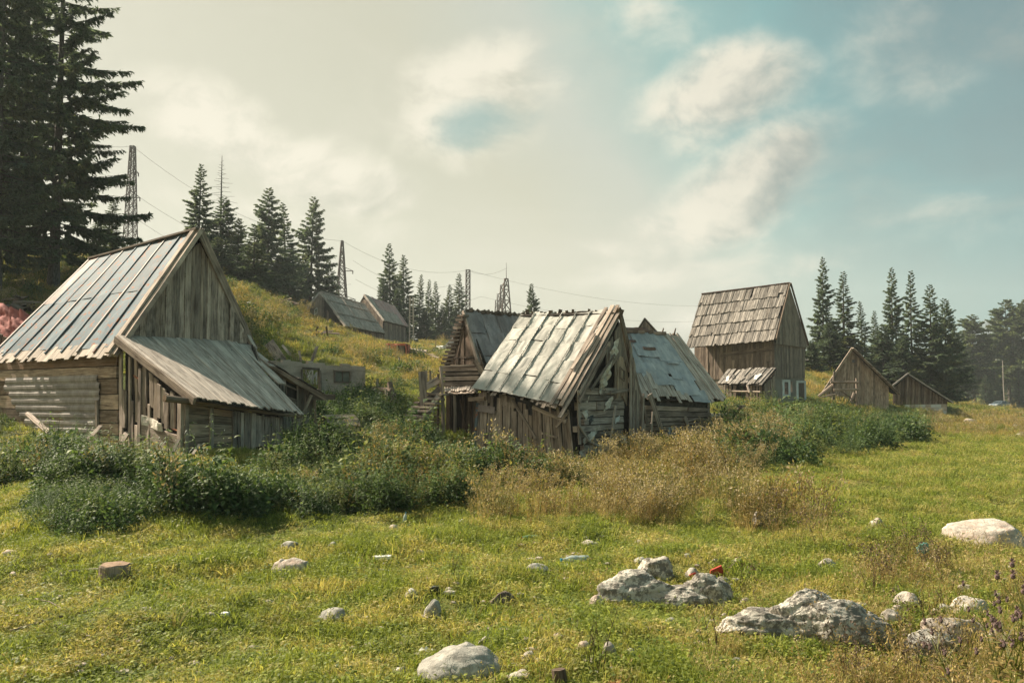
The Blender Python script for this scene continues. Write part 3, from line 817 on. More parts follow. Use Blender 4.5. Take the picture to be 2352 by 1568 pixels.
mb = MB(); piece(mb, Sq, .36, .62, .70, .735, .02, .04, 'h', 1, 0); piece(mb, Sq, .36, .62, .90, .93, .02, .04, 'h', 1, 0); piece(mb, Sq, .355, .375, .735, .90, .02, .04, 'v', 1, 0); piece(mb, Sq, .605, .625, .735, .90, .02, .04, 'v', 1, 0)
mb.build('window_frame', WOODD, wl)
for (A, B, r_) in (((1916, 1120, 18.35), (1922, 1370, 18.35), .035), ((1898, 1098, 18.1), (1782, 1350, 17.8), .035)):
    mb = MB(); tube(mb, [Z1(*A), Z1(*B)], r_, 7, wob=.1); mb.build('post', WOODW, sh)
Sq2 = quad(Z1(1900, 1370, 18.4), Z1(1900, 1370, 18.4) + bk, Z1(1900, 1090, 18.4) + bk, Z1(1900, 1090, 18.4))
wl = backing(Sq2, 'wall', INNER, sh, -.05, .03, nu=1); boards(Sq2, wl, WOODG, 9, h=0)

# ---- dog kennel -------------------------------------------------------------
p = G(762, 1000); kn = root('dog_kennel', p, 'little wooden dog kennel with a brown plank roof beside the rear shed', 'kennel')
def kl(x, y, z): return p + V3((x, y, z - .1))
w_, l_, hh = .26, .55, .30
Sa = quad(kl(-w_, 0, 0), kl(w_ * .2, -.08, 0), kl(w_ * .2, -.08, hh), kl(-w_, 0, hh))
boards(Sa, kn, WOODD, 4, h=0)
ap = kl(-.20, .0, .56); ap2 = ap + V3((.62, .42, .0))
e0 = kl(.02, -.22, .30); e1 = e0 + V3((.62, .42, 0)); f0 = kl(-.44, .16, .30)
Sb = quad(e0, e1, ap2, ap)
mb = MB(); piece(mb, Sb, 0, 1, 0, 1, -.02, .015, 'v', 1, 0); kr = mb.build('roof', WOODD, kn)
boards(Sb, kr, WOODW, 4, along='h', h=.0, t=.015, name='roof_board', jit=.03)
mb = MB(); piece(mb, quad(f0 + V3((.62, .42, 0)), f0, ap, ap2), 0, 1, 0, 1, 0, .02, 'v', 1, 0); mb.build('roof', WOODW, kn)
St = Surf([(0, f0 + V3((.03, 0, 0))), (.5, (f0 + e0) / 2), (1, e0)], [(0, f0 + V3((.03, 0, .01))), (.5, ap), (1, e0 + V3((0, 0, .01)))])
boards(St, kn, WOODD, 5, h=-.06)
for (A, B) in ((f0, e0), (e0, e1)):
    mb = MB(); piece(mb, quad(A + V3((0, .04, -.5)), B + V3((0, .04, -.5)), B + V3((0, .04, .02)), A + V3((0, .04, .02))), 0, 1, 0, 1, -.03, .02, 'v', 1, 0); mb.build('wall', WOODD, kn)

# ---- ruined concrete wall ----------------------------------------------------
cw = root('ruined_wall', G(760, 935), 'broken grey concrete wall with two window openings behind the left barn', 'ruin')
Sc = Surf([(0, Z4(250, 1420, 26.5)), (1, Z4(945, 1400, 28.0))], [(0, Z4(250, 1010, 26.5)), (.2, Z4(400, 1003, 26.8)), (.6, Z4(650, 1022, 27.3)), (.78, Z4(800, 1030, 27.6)), (1, Z4(945, 1042, 28.0))])
us = [0, .06, .12, .2, .27, .33, .40, .46, .53, .60, .68, .75, .83, .88, .94, 1.0]
vsb = [0, .2, .4, .5, .66, .69, .86, 1.0]
mb = MB()
for i in range(len(us) - 1):
    for j in range(len(vsb) - 1):
        um, vm_ = (us[i] + us[i + 1]) / 2, (vsb[j] + vsb[j + 1]) / 2
        if .33 < um < .53 and .5 < vm_ < .86: continue
        if .68 < um < .83 and .66 < vm_ < .80 + .05: continue
        top = vsb[j + 1] + (rng.uniform(-.045, .02) if j == len(vsb) - 2 else 0)
        piece(mb, Sc, us[i], us[i + 1], vsb[j], top, -.3, .3, 'v', 1, 0, r=.5)
mb.build('wall', CONC, cw)
mb = MB(); piece(mb, Sc, .33, .53, .86, .90, .0, .05, 'h', 2, .01); piece(mb, Sc, .315, .335, .5, .86, .0, .04, 'v', 2, .01); piece(mb, Sc, .525, .545, .48, .86, .0, .05, 'v', 2, .01); mb.build('window_frame', WOODG, cw)
mb = MB(); piece(mb, Sc, .67, .84, .855, .88, .0, .05, 'h', 1, 0); piece(mb, Sc, .67, .84, .64, .665, .0, .05, 'h', 1, 0); piece(mb, Sc, .67, .685, .665, .855, .0, .05, 'v', 1, 0); piece(mb, Sc, .825, .84, .665, .855, .0, .05, 'v', 1, 0); piece(mb, Sc, .75, .757, .665, .855, -.02, .03, 'v', 1, 0)
wf = mb.build('window_frame', WOODG, cw)
mb = MB(); piece(mb, Sc, .685, .825, .665, .855, -.06, .01, 'v', 1, 0); mb.build('pane', GLASSP, wf)
mb = MB(); piece(mb, quad(Z4(250, 1420, 26.5) + V3((-.5, 3, .8)), Z4(250, 1420, 26.5), Z4(250, 1010, 26.5), Z4(250, 1010, 26.5) + V3((-.5, 3, -.1))), 0, 1, 0, 1, -.25, .25, 'v', 3, .01, r=.5)
e_ = Z4(945, 1400, 28.0); f_ = Z4(945, 1045, 28.0)
piece(mb, quad(e_, e_ + V3((-1.0, 2.6, .9)), f_ + V3((-1.0, 2.6, -.5)), f_), 0, 1, 0, 1, -.25, .25, 'v', 3, .01, r=.5)
mb.build('wall', CONC, cw)

def junk(name, label, cat, items, matl, base, group=None):
    """a heap of boards: items = (A, B, width, thickness)"""
    r_ = root(name, base, label, cat, group)
    for (A, B, wd, th) in items:
        mb = MB(); beam(mb, A, B, wd, th, nseg=2, warp=.015, up=V3((rng.uniform(-.4, .4), -.6, 1))); mb.build('board', matl, r_)
    return r_
# loose boards rising behind the ruined wall
for (A, B, wd, lb) in (((240, 870, 29), (335, 1010, 28.2), .36, 'wide grey board leaning steeply at the left end of the ruined wall'), ((592, 900, 29), (545, 1030, 28.6), .10, 'thin pale pole sticking up behind the middle of the ruined wall'),
                       ((340, 890, 30.5), (400, 965, 30), .10, 'short grey board lying on the slope above the ruined wall'), ((460, 935, 30), (475, 1010, 29), .08, 'weathered stick standing behind the left part of the ruined wall')):
    mb = MB(); beam(mb, Z4(*A), Z4(*B), wd, .05, up=V3((0, -1, .2)), nseg=2, warp=.02)
    o = mb.build('loose_board', WOOD, None, org=Z4(*B)); tag(o, lb, 'board')
base = Z4(540, 1160, 29)
junk('rubble_heap', 'jumble of broken pale sticks seen through the ruined wall window', 'rubble',
     [(Z4(490 + rng.uniform(0, 100), 1180, 28.8), Z4(500 + rng.uniform(-10, 110), 1070 + rng.uniform(-20, 50), 29.3), .05, .04) for _ in range(9)], WOODL, base)

# ---- middle hut with the grey green roof ---------------------------------------
h2 = root('hut', W(1320, 1060, 19.4), 'crooked plank hut in the middle under a dented grey green metal roof', 'hut', 'old wooden farm buildings')
R0, R1 = W(1199, 722, 22.8), W(1416, 716, 21.2)
E0, E1 = W(1088, 890, 20.75), W(1297, 930, 19.1)
Sr = Surf([(0, E0), (.35, E0.lerp(E1, .35) + V3((0, 0, .03))), (1, E1)], [(0, R0), (.5, R0.lerp(R1, .5) + V3((0, 0, -.035))), (1, R1)])
Eb = W(1483, 978, 22.15)
Sr2 = quad(Eb, Eb + (R0 - R1), R0, R1)
roof = backing(Sr, 'roof', INNER, h2, -.09, .05, nu=4)
cols = [0, .15, .30, .45, .60, .745, .885, .93]
rows = [0.0, .20, .42, .62, .81, 1.0]
for i in range(7):
    for j in range(5):
        dv = .04 * math.sin(i * 2.1 + j); 
        v0, v1 = rows[j] + (dv * .5 if j else -.01), rows[j + 1] + (dv * .5 if j < 4 else .012) + .012
        mb = MB(); sheet(mb, Sr, cols[i] - .006, cols[i + 1] + .006, v0 + rng.uniform(-.003, .003), v1, 10, 10, .036, .015 + .006 * (j % 2) + .004 * (i % 2), .002, 2.6, ej=.006)
        mb.build('roof_sheet', GREENM, roof, smooth=False)
for i in range(1, 7):
    mb = MB(); piece(mb, Sr, cols[i] - .004, cols[i] + .004, .0, 1.0, .045, .022, 'v', 12, .008); mb.build('seam', GREENM, roof)
mb = MB()
for i in range(8):
    for k in range(26): 
        p_ = Sr.S(cols[i] + .002, k / 26 + .01, .075); piece(mb, quad(p_ + V3((-.008, 0, -.008)), p_ + V3((.008, 0, -.008)), p_ + V3((.008, 0, .008)), p_ + V3((-.008, 0, .008))), 0, 1, 0, 1, 0, .01, nseg=1)
o = mb.build('nail_heads', WOODD, roof); o['kind'] = 'stuff'
boards(Sr, roof, WOOD, 30, name='eave_lath', v0=-.03, v1=.04, h=-.05, t=.02, j0=.035, skip=.45, nseg=1)
# loose boards on the verge
for (ua, ub, va, vb, hh, wd) in ((.90, .90, -.05, 1.02, .10, .09), (.945, .95, .02, 1.05, .08, .11), (.985, .99, -.03, 1.06, .06, .10), (1.02, 1.03, -.12, .98, .02, .10), (1.05, 1.02, .2, 1.0, -.08, .09), (.92, .94, .30, .70, .15, .07)):
    mb = MB(); beam(mb, Sr.S(ua, va, hh), Sr.S(ub, vb, hh), wd, .03, up=Sr.N, nseg=5, warp=.012); mb.build('verge_board', WOOD, roof)
# broken shingle tops sticking up over the ridge
for k in range(20):
    u = .02 + k * .049 + rng.uniform(-.01, .01)
    if rng.random() < .35: continue
    mb = MB(); p_ = Sr.S(u, 1.0, .0); beam(mb, p_ + V3((0, .03, -.05)), p_ + V3((rng.uniform(-.05, .05), .02, rng.uniform(.04, .15))), rng.uniform(.05, .12), .03, up=V3((0, -1, 0))); mb.build('shingle', WOODD, roof)
mb = MB(); beam(mb, R0 + V3((0, .06, -.02)), R1 + V3((.03, .06, .02)), .16, .06, nseg=6, warp=.03); mb.build('ridge_board', WOODD, roof)
ro2 = backing(Sr2, 'roof', INNER, h2, -.12, .08, nu=1)
boards(Sr2, ro2, WOODD, 14, name='roof_board', h=-.02, t=.03)
for k in range(2):
    mb = MB(); beam(mb, R1 + V3((.05 + k * .02, -.1, .10 - k * .12)), Eb + V3((.02 - .1 * k, -.1, .1)), .14, .05, up=V3((.809, -.588, 0)), nseg=5, warp=.025); mb.build('verge_board', WOODD, ro2)
for (x, y) in ((1424, 712), (1412, 722)):
    mb = MB(); p_ = W(x, y, 21.1); beam(mb, p_ + V3((-.05, 0, -.15)), p_ + V3((.02, 0, .03)), .2, .06, up=V3((0, -1, 0))); mb.build('ridge_board', WOODD, roof)
# left wall
Sl = quad(W(1090, 1052, 20.95), W(1322, 1078, 19.4), W(1308, 928, 19.4), W(1101, 897, 20.95))
wall = backing(Sl, 'wall', INNER, h2, -.10, .03, nu=1)
boards(Sl, wall, WOOD, 27, u0=.0, u1=1.0, h=0, t=.022, v0=-.04, v1=.84, jit=.10, j0=.02, gap=.004, hj=.03, nseg=3, skew=.008, warp=.008, wj=.5)
for (u0, u1, v) in ((0, .18, .9), (.24, .42, .86)):
    boards(Sl, wall, WOOD, 4, u0=u0, u1=u1, v0=.8, v1=1.0, h=.0, jit=.03, j0=.05)
def extra(S, parent, lst, m_=WOOD, name='loose_board', up=None):
    for (ua, va, ub, vb, wd, hh) in lst:
        mb = MB(); beam(mb, S.S(ua, va, hh), S.S(ub, vb, hh), wd, .03, up=up or S.N, nseg=3, warp=.01); mb.build(name, m_, parent)
extra(Sl, wall, [(.40, .95, .65, .40, .07, .08), (.30, .30, .95, .02, .11, .16), (.38, .22, .9, -.02, .09, .20), (.10, .26, .28, .25, .07, .10), (.62, .88, .96, .72, .09, .06), (.86, .62, .98, .86, .06, .07),
                 (.36, -.05, .37, .2, .09, .24), (.50, -.12, .51, .16, .12, .26), (.34, .07, .52, .14, .06, .28), (.24, 0, .24, .32, .13, .06), (.12, -.02, .12, .40, .12, .05), (.7, .50, .86, .46, .05, .04)])
mb = MB(); sheet(mb, Sl, .42, .86, .72, .97, 8, 5, .09, -.03, .01, 3); mb.build('torn_felt', TARP, wall)
mb = MB(); sheet(mb, Sl, .03, .22, .70, .80, 4, 3, .02, .10, .01, 3); mb.build('tin_flap', DARKM, wall)
mb = MB(); beam(mb, Sl.S(.0, .2, .06), Sl.S(.01, .82, .06), .08, .03, up=Sl.N); mb.build('painted_board', BLUEM, wall)
mb = MB(); beam(mb, Sl.S(-.08, .86, .12), Sl.S(.10, .90, .10), .10, .12, up=Sl.N); mb.build('beam_end', WOODW, wall)
# gable
GB0, GB1 = W(1322, 1078, 19.4), W(1466, 1056, 22.1)
Sg = Surf([(0, GB0), (1, GB1)], [(0, W(1308, 935, 19.4)), (.66, W(1426, 726, 21.2)), (1, W(1473, 930, 22.1))])
wall = backing(Sg, 'wall', INNER, h2, -.14, .04, nu=9)
z1_ = W(1308, 935, 19.4)
Sgr = quad(GB0, GB1, V3((GB1.x, GB1.y, 1.75)), V3((GB0.x, GB0.y, 1.75)))
boards(Sgr, wall, WOOD, 11, name='log_beam', along='h', u0=.06, u1=.72, v0=.0, v1=.98, h=-.05, t=.10, gap=.012, jit=.02, j0=.07, nseg=5, warp=.02, split=.3)
boards(Sg, wall, WOODW, 5, u0=.56, u1=.76, v0=.47, v1=.74, h=.02, t=.025, name='door_plank')
mb = MB()
for (a, b, c, d) in ((.625, .70, .595, .605), (.625, .70, .665, .675)): piece(mb, Sg, a, b, c, d, .045, .03, 'h', 1, 0)
for (a, b) in ((.625, .637), (.688, .70)): piece(mb, Sg, a, b, .605, .665, .045, .03, 'v', 1, 0)
wf = mb.build('window_frame', WOODD, wall)
mb = MB(); piece(mb, Sg, .637, .688, .605, .665, .046, .004, 'v', 1, 0); mb.build('pane', GLASSP, wf)
boards(Sg, wall, WOOD, 6, u0=.74, u1=1.0, v0=-.03, v1=.86, h=.06, t=.03, jit=.10, hj=.10, skew=.02, gap=.01)
boards(Sg, wall, WOOD, 6, u0=.44, u1=.78, v0=.74, v1=.97, along='v', h=.0, t=.03, jit=.0, j0=.05, skew=.02)
extra(Sgr, wall, [(.45, .92, .78, .95, .08, .14), (.0, .9, .46, 1.55, .10, .12), (-.04, .80, .40, 1.50, .07, .18), (.12, .95, .5, 1.4, .06, .2), (.40, .1, .52, .75, .07, .16), (.86, -.05, .84, .95, .10, .20), (.93, .05, .97, .9, .08, .22),
                 (.1, .35, .55, .12, .05, .12), (.2, .05, .42, .28, .05, .14), (.3, .42, .6, .36, .05, .12), (.05, .2, .3, -.05, .06, .18), (.62, .02, .64, .35, .11, .12), (.48, -.03, .50, .22, .10, .16), (1.05, .5, 1.12, -.03, .08, .3), (1.15, .65, 1.1, .05, .06, .2),
                 (.02, .3, .0, .95, .10, .08), (-.03, .55, .12, .35, .06, .14)])
for (u0, u1, v0, v1, amp, hh, mt) in ((.30, .46, .62, .90, .22, .10, PAPER), (.05, .30, .30, .42, .14, .10, PAPER), (.36, .50, .46, .56, .12, .12, PAPER), (.45, .60, .78, .93, .2, .08, PAPER), (.74, .86, .60, .86, .2, .06, PAPER),
                                      (.22, .38, .10, .22, .12, .08, PAPER), (.02, .16, .14, .28, .12, .10, PAPER), (.52, .62, .30, .35, .05, .12, WHITEP), (.12, .28, .44, .62, .2, .04, TARP), (.3, .44, .5, .66, .12, .02, WOODD), (.08, .2, .58, .86, .16, .1, PAPER), (.6, .74, .12, .2, .08, .08, PAPER)):
    mb = MB(); sheet(mb, Sg, u0 + .02, u1 - .02, v0 + (v1 - v0) * .2, v1 - (v1 - v0) * .1, 9, 9, amp * .6, hh, .004, 6.5, ej=.03); mb.build('torn_lining', mt, wall)
p0 = W(1476, 940, 22.3); 
wall = backing(quad(GB1, GB1 + (R0 - R1), p0 + (R0 - R1), p0), 'wall', WOODD, h2, -.05, .04, nu=1)

# ---- hut with the blue patched roof -------------------------------------------
h6 = root('hut', W(1500, 1008, 24), 'low log hut with a patched light blue metal roof right of the middle hut', 'hut', 'old wooden farm buildings')
EL, ER_ = W(1462, 912, 22.7), W(1626, 922, 24.2)
RL, RR_ = W(1400, 761, 24.6), W(1520, 768, 25.9)
S6 = quad(EL, ER_, RR_, RL)
roof = backing(S6, 'roof', INNER, h6, -.08, .05, nu=1)
VB = W(1667, 916, 24.6); VT = W(1556, 768, 26.3)
Sv = quad(ER_, VB, VT, RR_)
rv = backing(Sv, 'roof', INNER, h6, -.07, .04, nu=1)
boards(Sv, rv, WOODL, 8, name='roof_board', h=0, t=.03, j0=.03, jit=.015, gap=.006, hj=.03, nseg=4, skew=.01)
sheets6 = [(0, .34, .80, 1.02), (.32, .68, .78, 1.0), (.66, 1.02, .80, 1.03), (.0, .30, .56, .83), (.28, .66, .60, .80), (.62, 1.0, .55, .83), (.02, .36, .34, .6), (.34, .7, .36, .62), (.30, .62, .18, .40), (.66, 1.02, .28, .57), (.60, .98, .06, .32), (.78, 1.03, -.03, .14), (.20, .45, .28, .5)]
for (u0, u1, v0, v1) in sheets6:
    mb = MB(); sheet(mb, S6, u0, u1, v0, v1, 6, 6, .04, .03 + rng.uniform(0, .035), .004, 2.2, ej=.015); mb.build('roof_sheet', SKYM, roof)
for (u0, u1, v0, v1) in ((.28, .5, .995, 1.05), (.48, .72, .99, 1.06), (.15, .35, .80, .84), (.42, .64, .70, .74), (.7, .9, .50, .535), (.05, .2, .70, .73)):
    mb = MB(); sheet(mb, S6, u0, u1, v0, v1, 5, 2, .03, .09, .01, 3, ej=.01); mb.build('patch', RUSTM if v0 > .65 else SKYM, roof)
for (u0, u1, v0, v1, n) in ((.02, .40, .10, .42, 6), (.30, .58, .02, .22, 6), (.0, .30, -.04, .16, 7), (.55, .75, -.03, .10, 4)):
    boards(S6, roof, WOODL, n, name='shingle', u0=u0, u1=u1, v0=v0, v1=v1, h=.015, t=.02, j0=.03, jit=.03, skew=.02, hj=.03)
for k in range(9):
    mb = MB(); u = k / 9 + .03; p_ = S6.S(u, 1.0, .03); beam(mb, p_, p_ + V3((rng.uniform(.05, .3), .02, rng.uniform(.0, .06))), .10, .04, up=V3((0, -1, 0.5))); mb.build('ridge_board', WOODD, roof)
for (x, y) in ((1520, 766), (1548, 766)):
    mb = MB(); p_ = W(x, y, 26.1); beam(mb, p_ + V3((0, 0, -.05)), p_ + V3((.06, 0, .18)), .06, .04, up=V3((0, -1, 0)), taper=.5); mb.build('ridge_board', WOODD, roof)
S6w = quad(W(1472, 1015, 23.0), W(1628, 1003, 24.5), W(1628, 915, 24.5), W(1472, 902, 23.0))
wall = backing(S6w, 'wall', INNER, h6, -.08, .04, nu=1)
boards(S6w, wall, WOOD, 6, name='log_beam', along='h', v0=.12, v1=.76, h=-.03, t=.09, gap=.012, jit=.015, nseg=5, warp=.014, split=.45)
mb = MB(); sheet(mb, S6w, .05, .98, .70, 1.0, 14, 5, .10, .02, .01, 1.6); mb.build('torn_felt', TARP, wall)
extra(S6w, wall, [(.04, .98, .24, .02, .16, .26), (.58, .52, .70, .05, .12, .14), (.98, .1, .98, 1.0, .08, .05), (.50, .05, .52, .3, .08, .08), (.62, .42, .82, .50, .04, .12), (.10, .1, .3, .16, .05, .1)])
for u in (.36, .40): 
    mb = MB(); piece(mb, S6w, u, u + .025, .08, .28, .08, .02, 'v', 1, .004); mb.build('painted_board', SKYM, wall)
mb = MB(); piece(mb, S6w, -.02, 1.0, -.12, .13, -.05, .2, 'h', 4, .02); mb.build('stone_footing', CONC, wall)
bkv = V3((-1.3, 2.3, 0))
mb = MB(); piece(mb, quad(ER_ + V3((0, 0, -.05)) + bkv * 1.3, EL + bkv * 1.3, RL, RR_), 0, 1, 0, 1, -.05, .05, 'v', 1, 0); mb.build('roof', WOODD, h6)
Sx = Surf([(0, W(1628, 1003, 24.5)), (1, W(1628, 1003, 24.5) + bkv)], [(0, W(1628, 915, 24.5)), (.45, RR_ + V3((.0, .15, -.05))), (1, W(1628, 915, 24.5) + bkv)])
wall = backing(Sx, 'wall', INNER, h6, -.05, .04, nu=8); boards(Sx, wall, WOOD, 12, h=0)

# ---- rear left hut with stair ---------------------------------------------------
h5 = root('hut', W(1060, 1003, 23.6), 'tall dark slab hut with a brown grey tin roof and an outside stair', 'hut', 'old wooden farm buildings')
A5 = W(1067, 716, 25.3); B5 = W(1205, 727, 27.0)
C5 = W(1112, 868, 23.9); D5 = C5 + (B5 - A5)
S5 = quad(C5, D5, B5, A5)
roof = backing(S5, 'roof', INNER, h5, -.08, .05, nu=1)
for i in range(4):
    for j in range(3):
        mb = MB(); sheet(mb, S5, i * .25 - .004, i * .25 + .256, j / 3 - .01, (j + 1) / 3 + .01, 7, 7, .06, .02 + .01 * (j % 2), .004, 1.8); mb.build('roof_sheet', DARKM, roof)
mb = MB(); beam(mb, C5 + V3((-.05, 0, 0)), A5 + V3((-.04, 0, .02)), .06, .12, up=S5.N, nseg=3, warp=.01); mb.build('verge_board', WOOD, roof)
for k in range(22):
    mb = MB(); p_ = S5.S(k / 22, 1.0, .02); beam(mb, p_ + V3((-.02, 0, -.02)), p_ + V3((rng.uniform(.05, .22), .05, rng.uniform(.02, .09))), .12, .05, up=V3((0, -1, .4))); mb.build('ridge_board', WOODD, roof)
L5 = W(1018, 850, 26.6); L5b = L5 + (B5 - A5)
S5b = quad(L5b, L5, A5, B5)
ro2 = backing(S5b, 'roof', INNER, h5, -.06, .04, nu=1)
shingle_rows(S5b, ro2, WOOD, 11, 9, h=.0, over=.02, jit=.2)
# slab edge courses on the gable edge
for k in range(15):
    v = k / 15; q = L5.lerp(A5, v)
    mb = MB(); beam(mb, q + V3((-.10, -.10, -.02)), q + V3((.30 * (1 - v) + .10, -.35, -.02)), .22, rng.uniform(.05, .09), nseg=1, warp=.01); mb.build('slab', WOOD, ro2)
G5 = Surf([(0, V3((L5.x + .1, L5.y - .15, L5.z))), (1, V3((C5.x + .02, C5.y + .1, L5.z - .02)))], [(0, L5 + V3((.1, -.15, .03))), (.52, A5 + V3((0, .05, -.1))), (1, V3((C5.x + .02, C5.y + .1, L5.z + .05)))])
wall = backing(G5, 'wall', INNER, h5, -.10, .04, nu=8)
boards(G5, wall, WOODD, 13, h=-.02, t=.03, hj=.05, gap=.008)
extra(G5, wall, [(.3, .1, .55, .9, .07, .06), (.25, .45, .8, .5, .06, .06), (.2, .2, .85, .16, .06, .08)], WOODD)
# balcony level: horizontal rails
S5r = quad(Z2(392, 660, 24.4), Z2(640, 655, 23.7), Z2(640, 505, 23.7), Z2(392, 510, 24.4))
rl = root_part = MB()
wl = backing(S5r, 'balcony_wall', INNER, h5, -.12, .03, nu=1)
boards(S5r, wl, WOOD, 4, name='rail_board', along='h', v0=.06, v1=.98, h=0, t=.04, gap=.022, jit=.01, nseg=3, warp=.012)
mb = MB(); beam(mb, Z2(380, 512, 24.3), Z2(648, 497, 23.6), .06, .05, nseg=2, warp=.01); mb.build('handrail', WOOD, wl)
mb = MB(); beam(mb, Z2(608, 470, 23.7), Z2(662, 560, 23.5), .16, .04, up=V3((0, -1, 0))); mb.build('loose_board', WOODW, wl)
Sd = quad(Z2(400, 690, 23.4), Z2(618, 684, 22.8), Z2(640, 650, 23.7), Z2(395, 660, 24.4))
dk = backing(Sd, 'balcony_floor', WOODD, h5, -.06, .05, nu=1)
boards(Sd, dk, WOODL, 14, name='floor_board', h=0, t=.03, j0=.12, jit=.03, hj=.03, gap=.008)
boards(Sd, dk, WOOD, 6, name='floor_board', u0=.1, u1=.95, v0=-.15, v1=.2, h=-.04, t=.02, j0=.1, hj=.03)
# dark room below with posts
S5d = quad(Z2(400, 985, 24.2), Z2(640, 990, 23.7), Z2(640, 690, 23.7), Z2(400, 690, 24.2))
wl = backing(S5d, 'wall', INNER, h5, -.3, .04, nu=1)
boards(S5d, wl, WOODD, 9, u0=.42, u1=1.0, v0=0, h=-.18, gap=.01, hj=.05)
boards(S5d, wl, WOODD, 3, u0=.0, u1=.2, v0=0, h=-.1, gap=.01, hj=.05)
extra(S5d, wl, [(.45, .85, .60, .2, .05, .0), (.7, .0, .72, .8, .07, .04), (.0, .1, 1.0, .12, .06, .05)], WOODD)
for (xa, ya, xb, yb, d_, r_, mt) in ((375, 515, 392, 1020, 23.2, .075, WOOD), (468, 695, 470, 960, 23.1, .065, WOOD), (355, 560, 352, 950, 24.0, .05, WOODD), (606, 700, 604, 960, 23.2, .06, WOODD)):
    mb = MB(); tube(mb, [Z2(xa, ya, d_), Z2((xa + xb) / 2 + 3, (ya + yb) / 2, d_), Z2(xb, yb, d_)], r_ * .7, 7, wob=.08); mb.build('post', mt, h5)
mb = MB(); beam(mb, Z2(245, 545, 22.9), Z2(266, 950, 22.9), .20, .06, up=V3((0, -1, 0)), nseg=2, warp=.01); mb.build('post', WOOD, h5)
for xx in (276, 302):
    mb = MB(); beam(mb, Z2(xx, 540, 25.5), Z2(xx, 640, 25.5), .05, .04, up=V3((0, -1, 0))); mb.build('post', WOOD, h5)
st = MB(); beam(st, Z2(360, 715, 23.0), Z2(195, 965, 22.2), .16, .12, up=V3((0, -1, 0)), nseg=3, warp=.01); stair = st.build('stair_stringer', WOOD, h5)
mb = MB(); beam(mb, Z2(365, 655, 24.0), Z2(165, 930, 23.0), .16, .10, up=V3((0, -1, 0)), nseg=3, warp=.01); mb.build('stair_stringer', WOODD, h5)
mb = MB(); beam(mb, Z2(362, 600, 23.4), Z2(240, 665, 23.0), .20, .04, up=V3((0, -1, 0)), nseg=2); mb.build('rail_board', WOOD, h5)
mb = MB(); beam(mb, Z2(362, 668, 23.4), Z2(225, 780, 22.9), .16, .04, up=V3((0, -1, 0)), nseg=2); mb.build('rail_board', WOOD, h5)
for k in range(9):
    t_ = k / 8; a = Z2(350 - 190 * t_, 690 + 235 * t_, 23.7 - .8 * t_)
    mb = MB(); beam(mb, a + V3((-.34, -.3, -.02)), a + V3((.30, -.75, -.04 + rng.uniform(-.03, .03))), .30, .05, nseg=1, warp=.01); mb.build('stair_tread', WOOD, stair)
for k in range(10):
    a = Z2(230 + rng.uniform(-60, 60), 840 + rng.uniform(-40, 110), 23.6)
    mb = MB(); beam(mb, a + V3((-.25, 0, rng.uniform(-.05, .05))), a + V3((.35, -.2, rng.uniform(-.05, .05))), .12, .05); mb.build('board', WOODW if k % 4 == 0 else WOOD, stair)

# ---- tall grey house -------------------------------------------------------------
h7 = root('tall_house', W(1780, 925, 47), 'tall grey board house with a steep shingle roof and plastered stone base', 'house', 'old wooden farm buildings')
cA, cB = (1779, 47.0), (1849, 51.5)      # gable corners
gd = W(1849, 900, 51.5) - W(1779, 900, 47.0); gd.z = 0
ld = V3((-gd.y, gd.x, 0)).normalized() * 6.3       # along the house, to the left and away
cl = W(1779, 900, 47.0) + ld
pl, _y = Pix(cl.x, cl.y, cl.z)
RA = W(1812, 652, 49.0); RB = W(1612, 677, 51.8); 
EA = W(1780, 779, 46.5); EB = W(1577, 797, 50.2)
S7 = quad(EB, EA, RA, RB)
roof = backing(S7, 'roof', INNER, h7, -.12, .08, nu=1)
shingle_rows(S7, roof, SHING, 5, 44, h=.02, over=.035, jit=.045, miss=.012, t=.03)
E2 = W(1856, 792, 52.0); E2b = E2 + (RB - RA)
S7b = quad(E2, E2b, RB, RA)
ro2 = backing(S7b, 'roof', WOODD, h7, -.14, .12, nu=1)
boards(S7b, ro2, WOODG, 20, name='roof_board', h=0, t=.03)
mb = MB(); beam(mb, RB + V3((0, 0, .07)), RA + V3((.05, 0, .07)), .25, .05, nseg=3, warp=.01); o = mb.build('ridge_capping', REDM, roof)
mb = MB(); beam(mb, E2 + V3((0, -.1, 0)), RA + V3((.1, -.05, .02)), .16, .07, up=V3((1, -.6, 0)), nseg=2); mb.build('verge_board', WOODD, ro2)
mb = MB(); beam(mb, EA + V3((.06, -.03, 0)), RA + V3((.06, -.03, .02)), .16, .06, up=V3((1, -.6, 0)), nseg=2); mb.build('verge_board', WOODD, roof)
g0, g1 = W(1779, 925, 46.9), W(1849, 922, 51.4)
S7g = Surf([(0, V3((g0.x, g0.y, W(1779, 868, 46.9).z))), (1, V3((g1.x, g1.y, W(1849, 868, 51.4).z)))],
           [(0, W(1779, 788, 46.9)), (.44, RA + V3((.0, .15, -.15))), (1, W(1853, 796, 51.7))])
wall = backing(S7g, 'wall', INNER, h7, -.10, .05, nu=9)
ea_, eb_ = W(1779, 788, 46.9), W(1853, 796, 51.7)
zt = min(ea_.z, eb_.z) - .02
S7a = quad(S7g.S(0, 0), S7g.S(1, 0), V3((S7g.S(1, 0).x, S7g.S(1, 0).y, zt)), V3((S7g.S(0, 0).x, S7g.S(0, 0).y, zt)))
boards(S7a, wall, WOODG, 17, v0=0, v1=1.0, h=0, t=.03, gap=.006, hj=.02)
S7c = Surf([(0, V3((ea_.x, ea_.y, zt - .03))), (1, V3((eb_.x, eb_.y, zt - .03)))], [(0, ea_ + V3((0, 0, .02))), (.44, RA + V3((.0, .15, -.15))), (1, eb_ + V3((0, 0, .02)))])
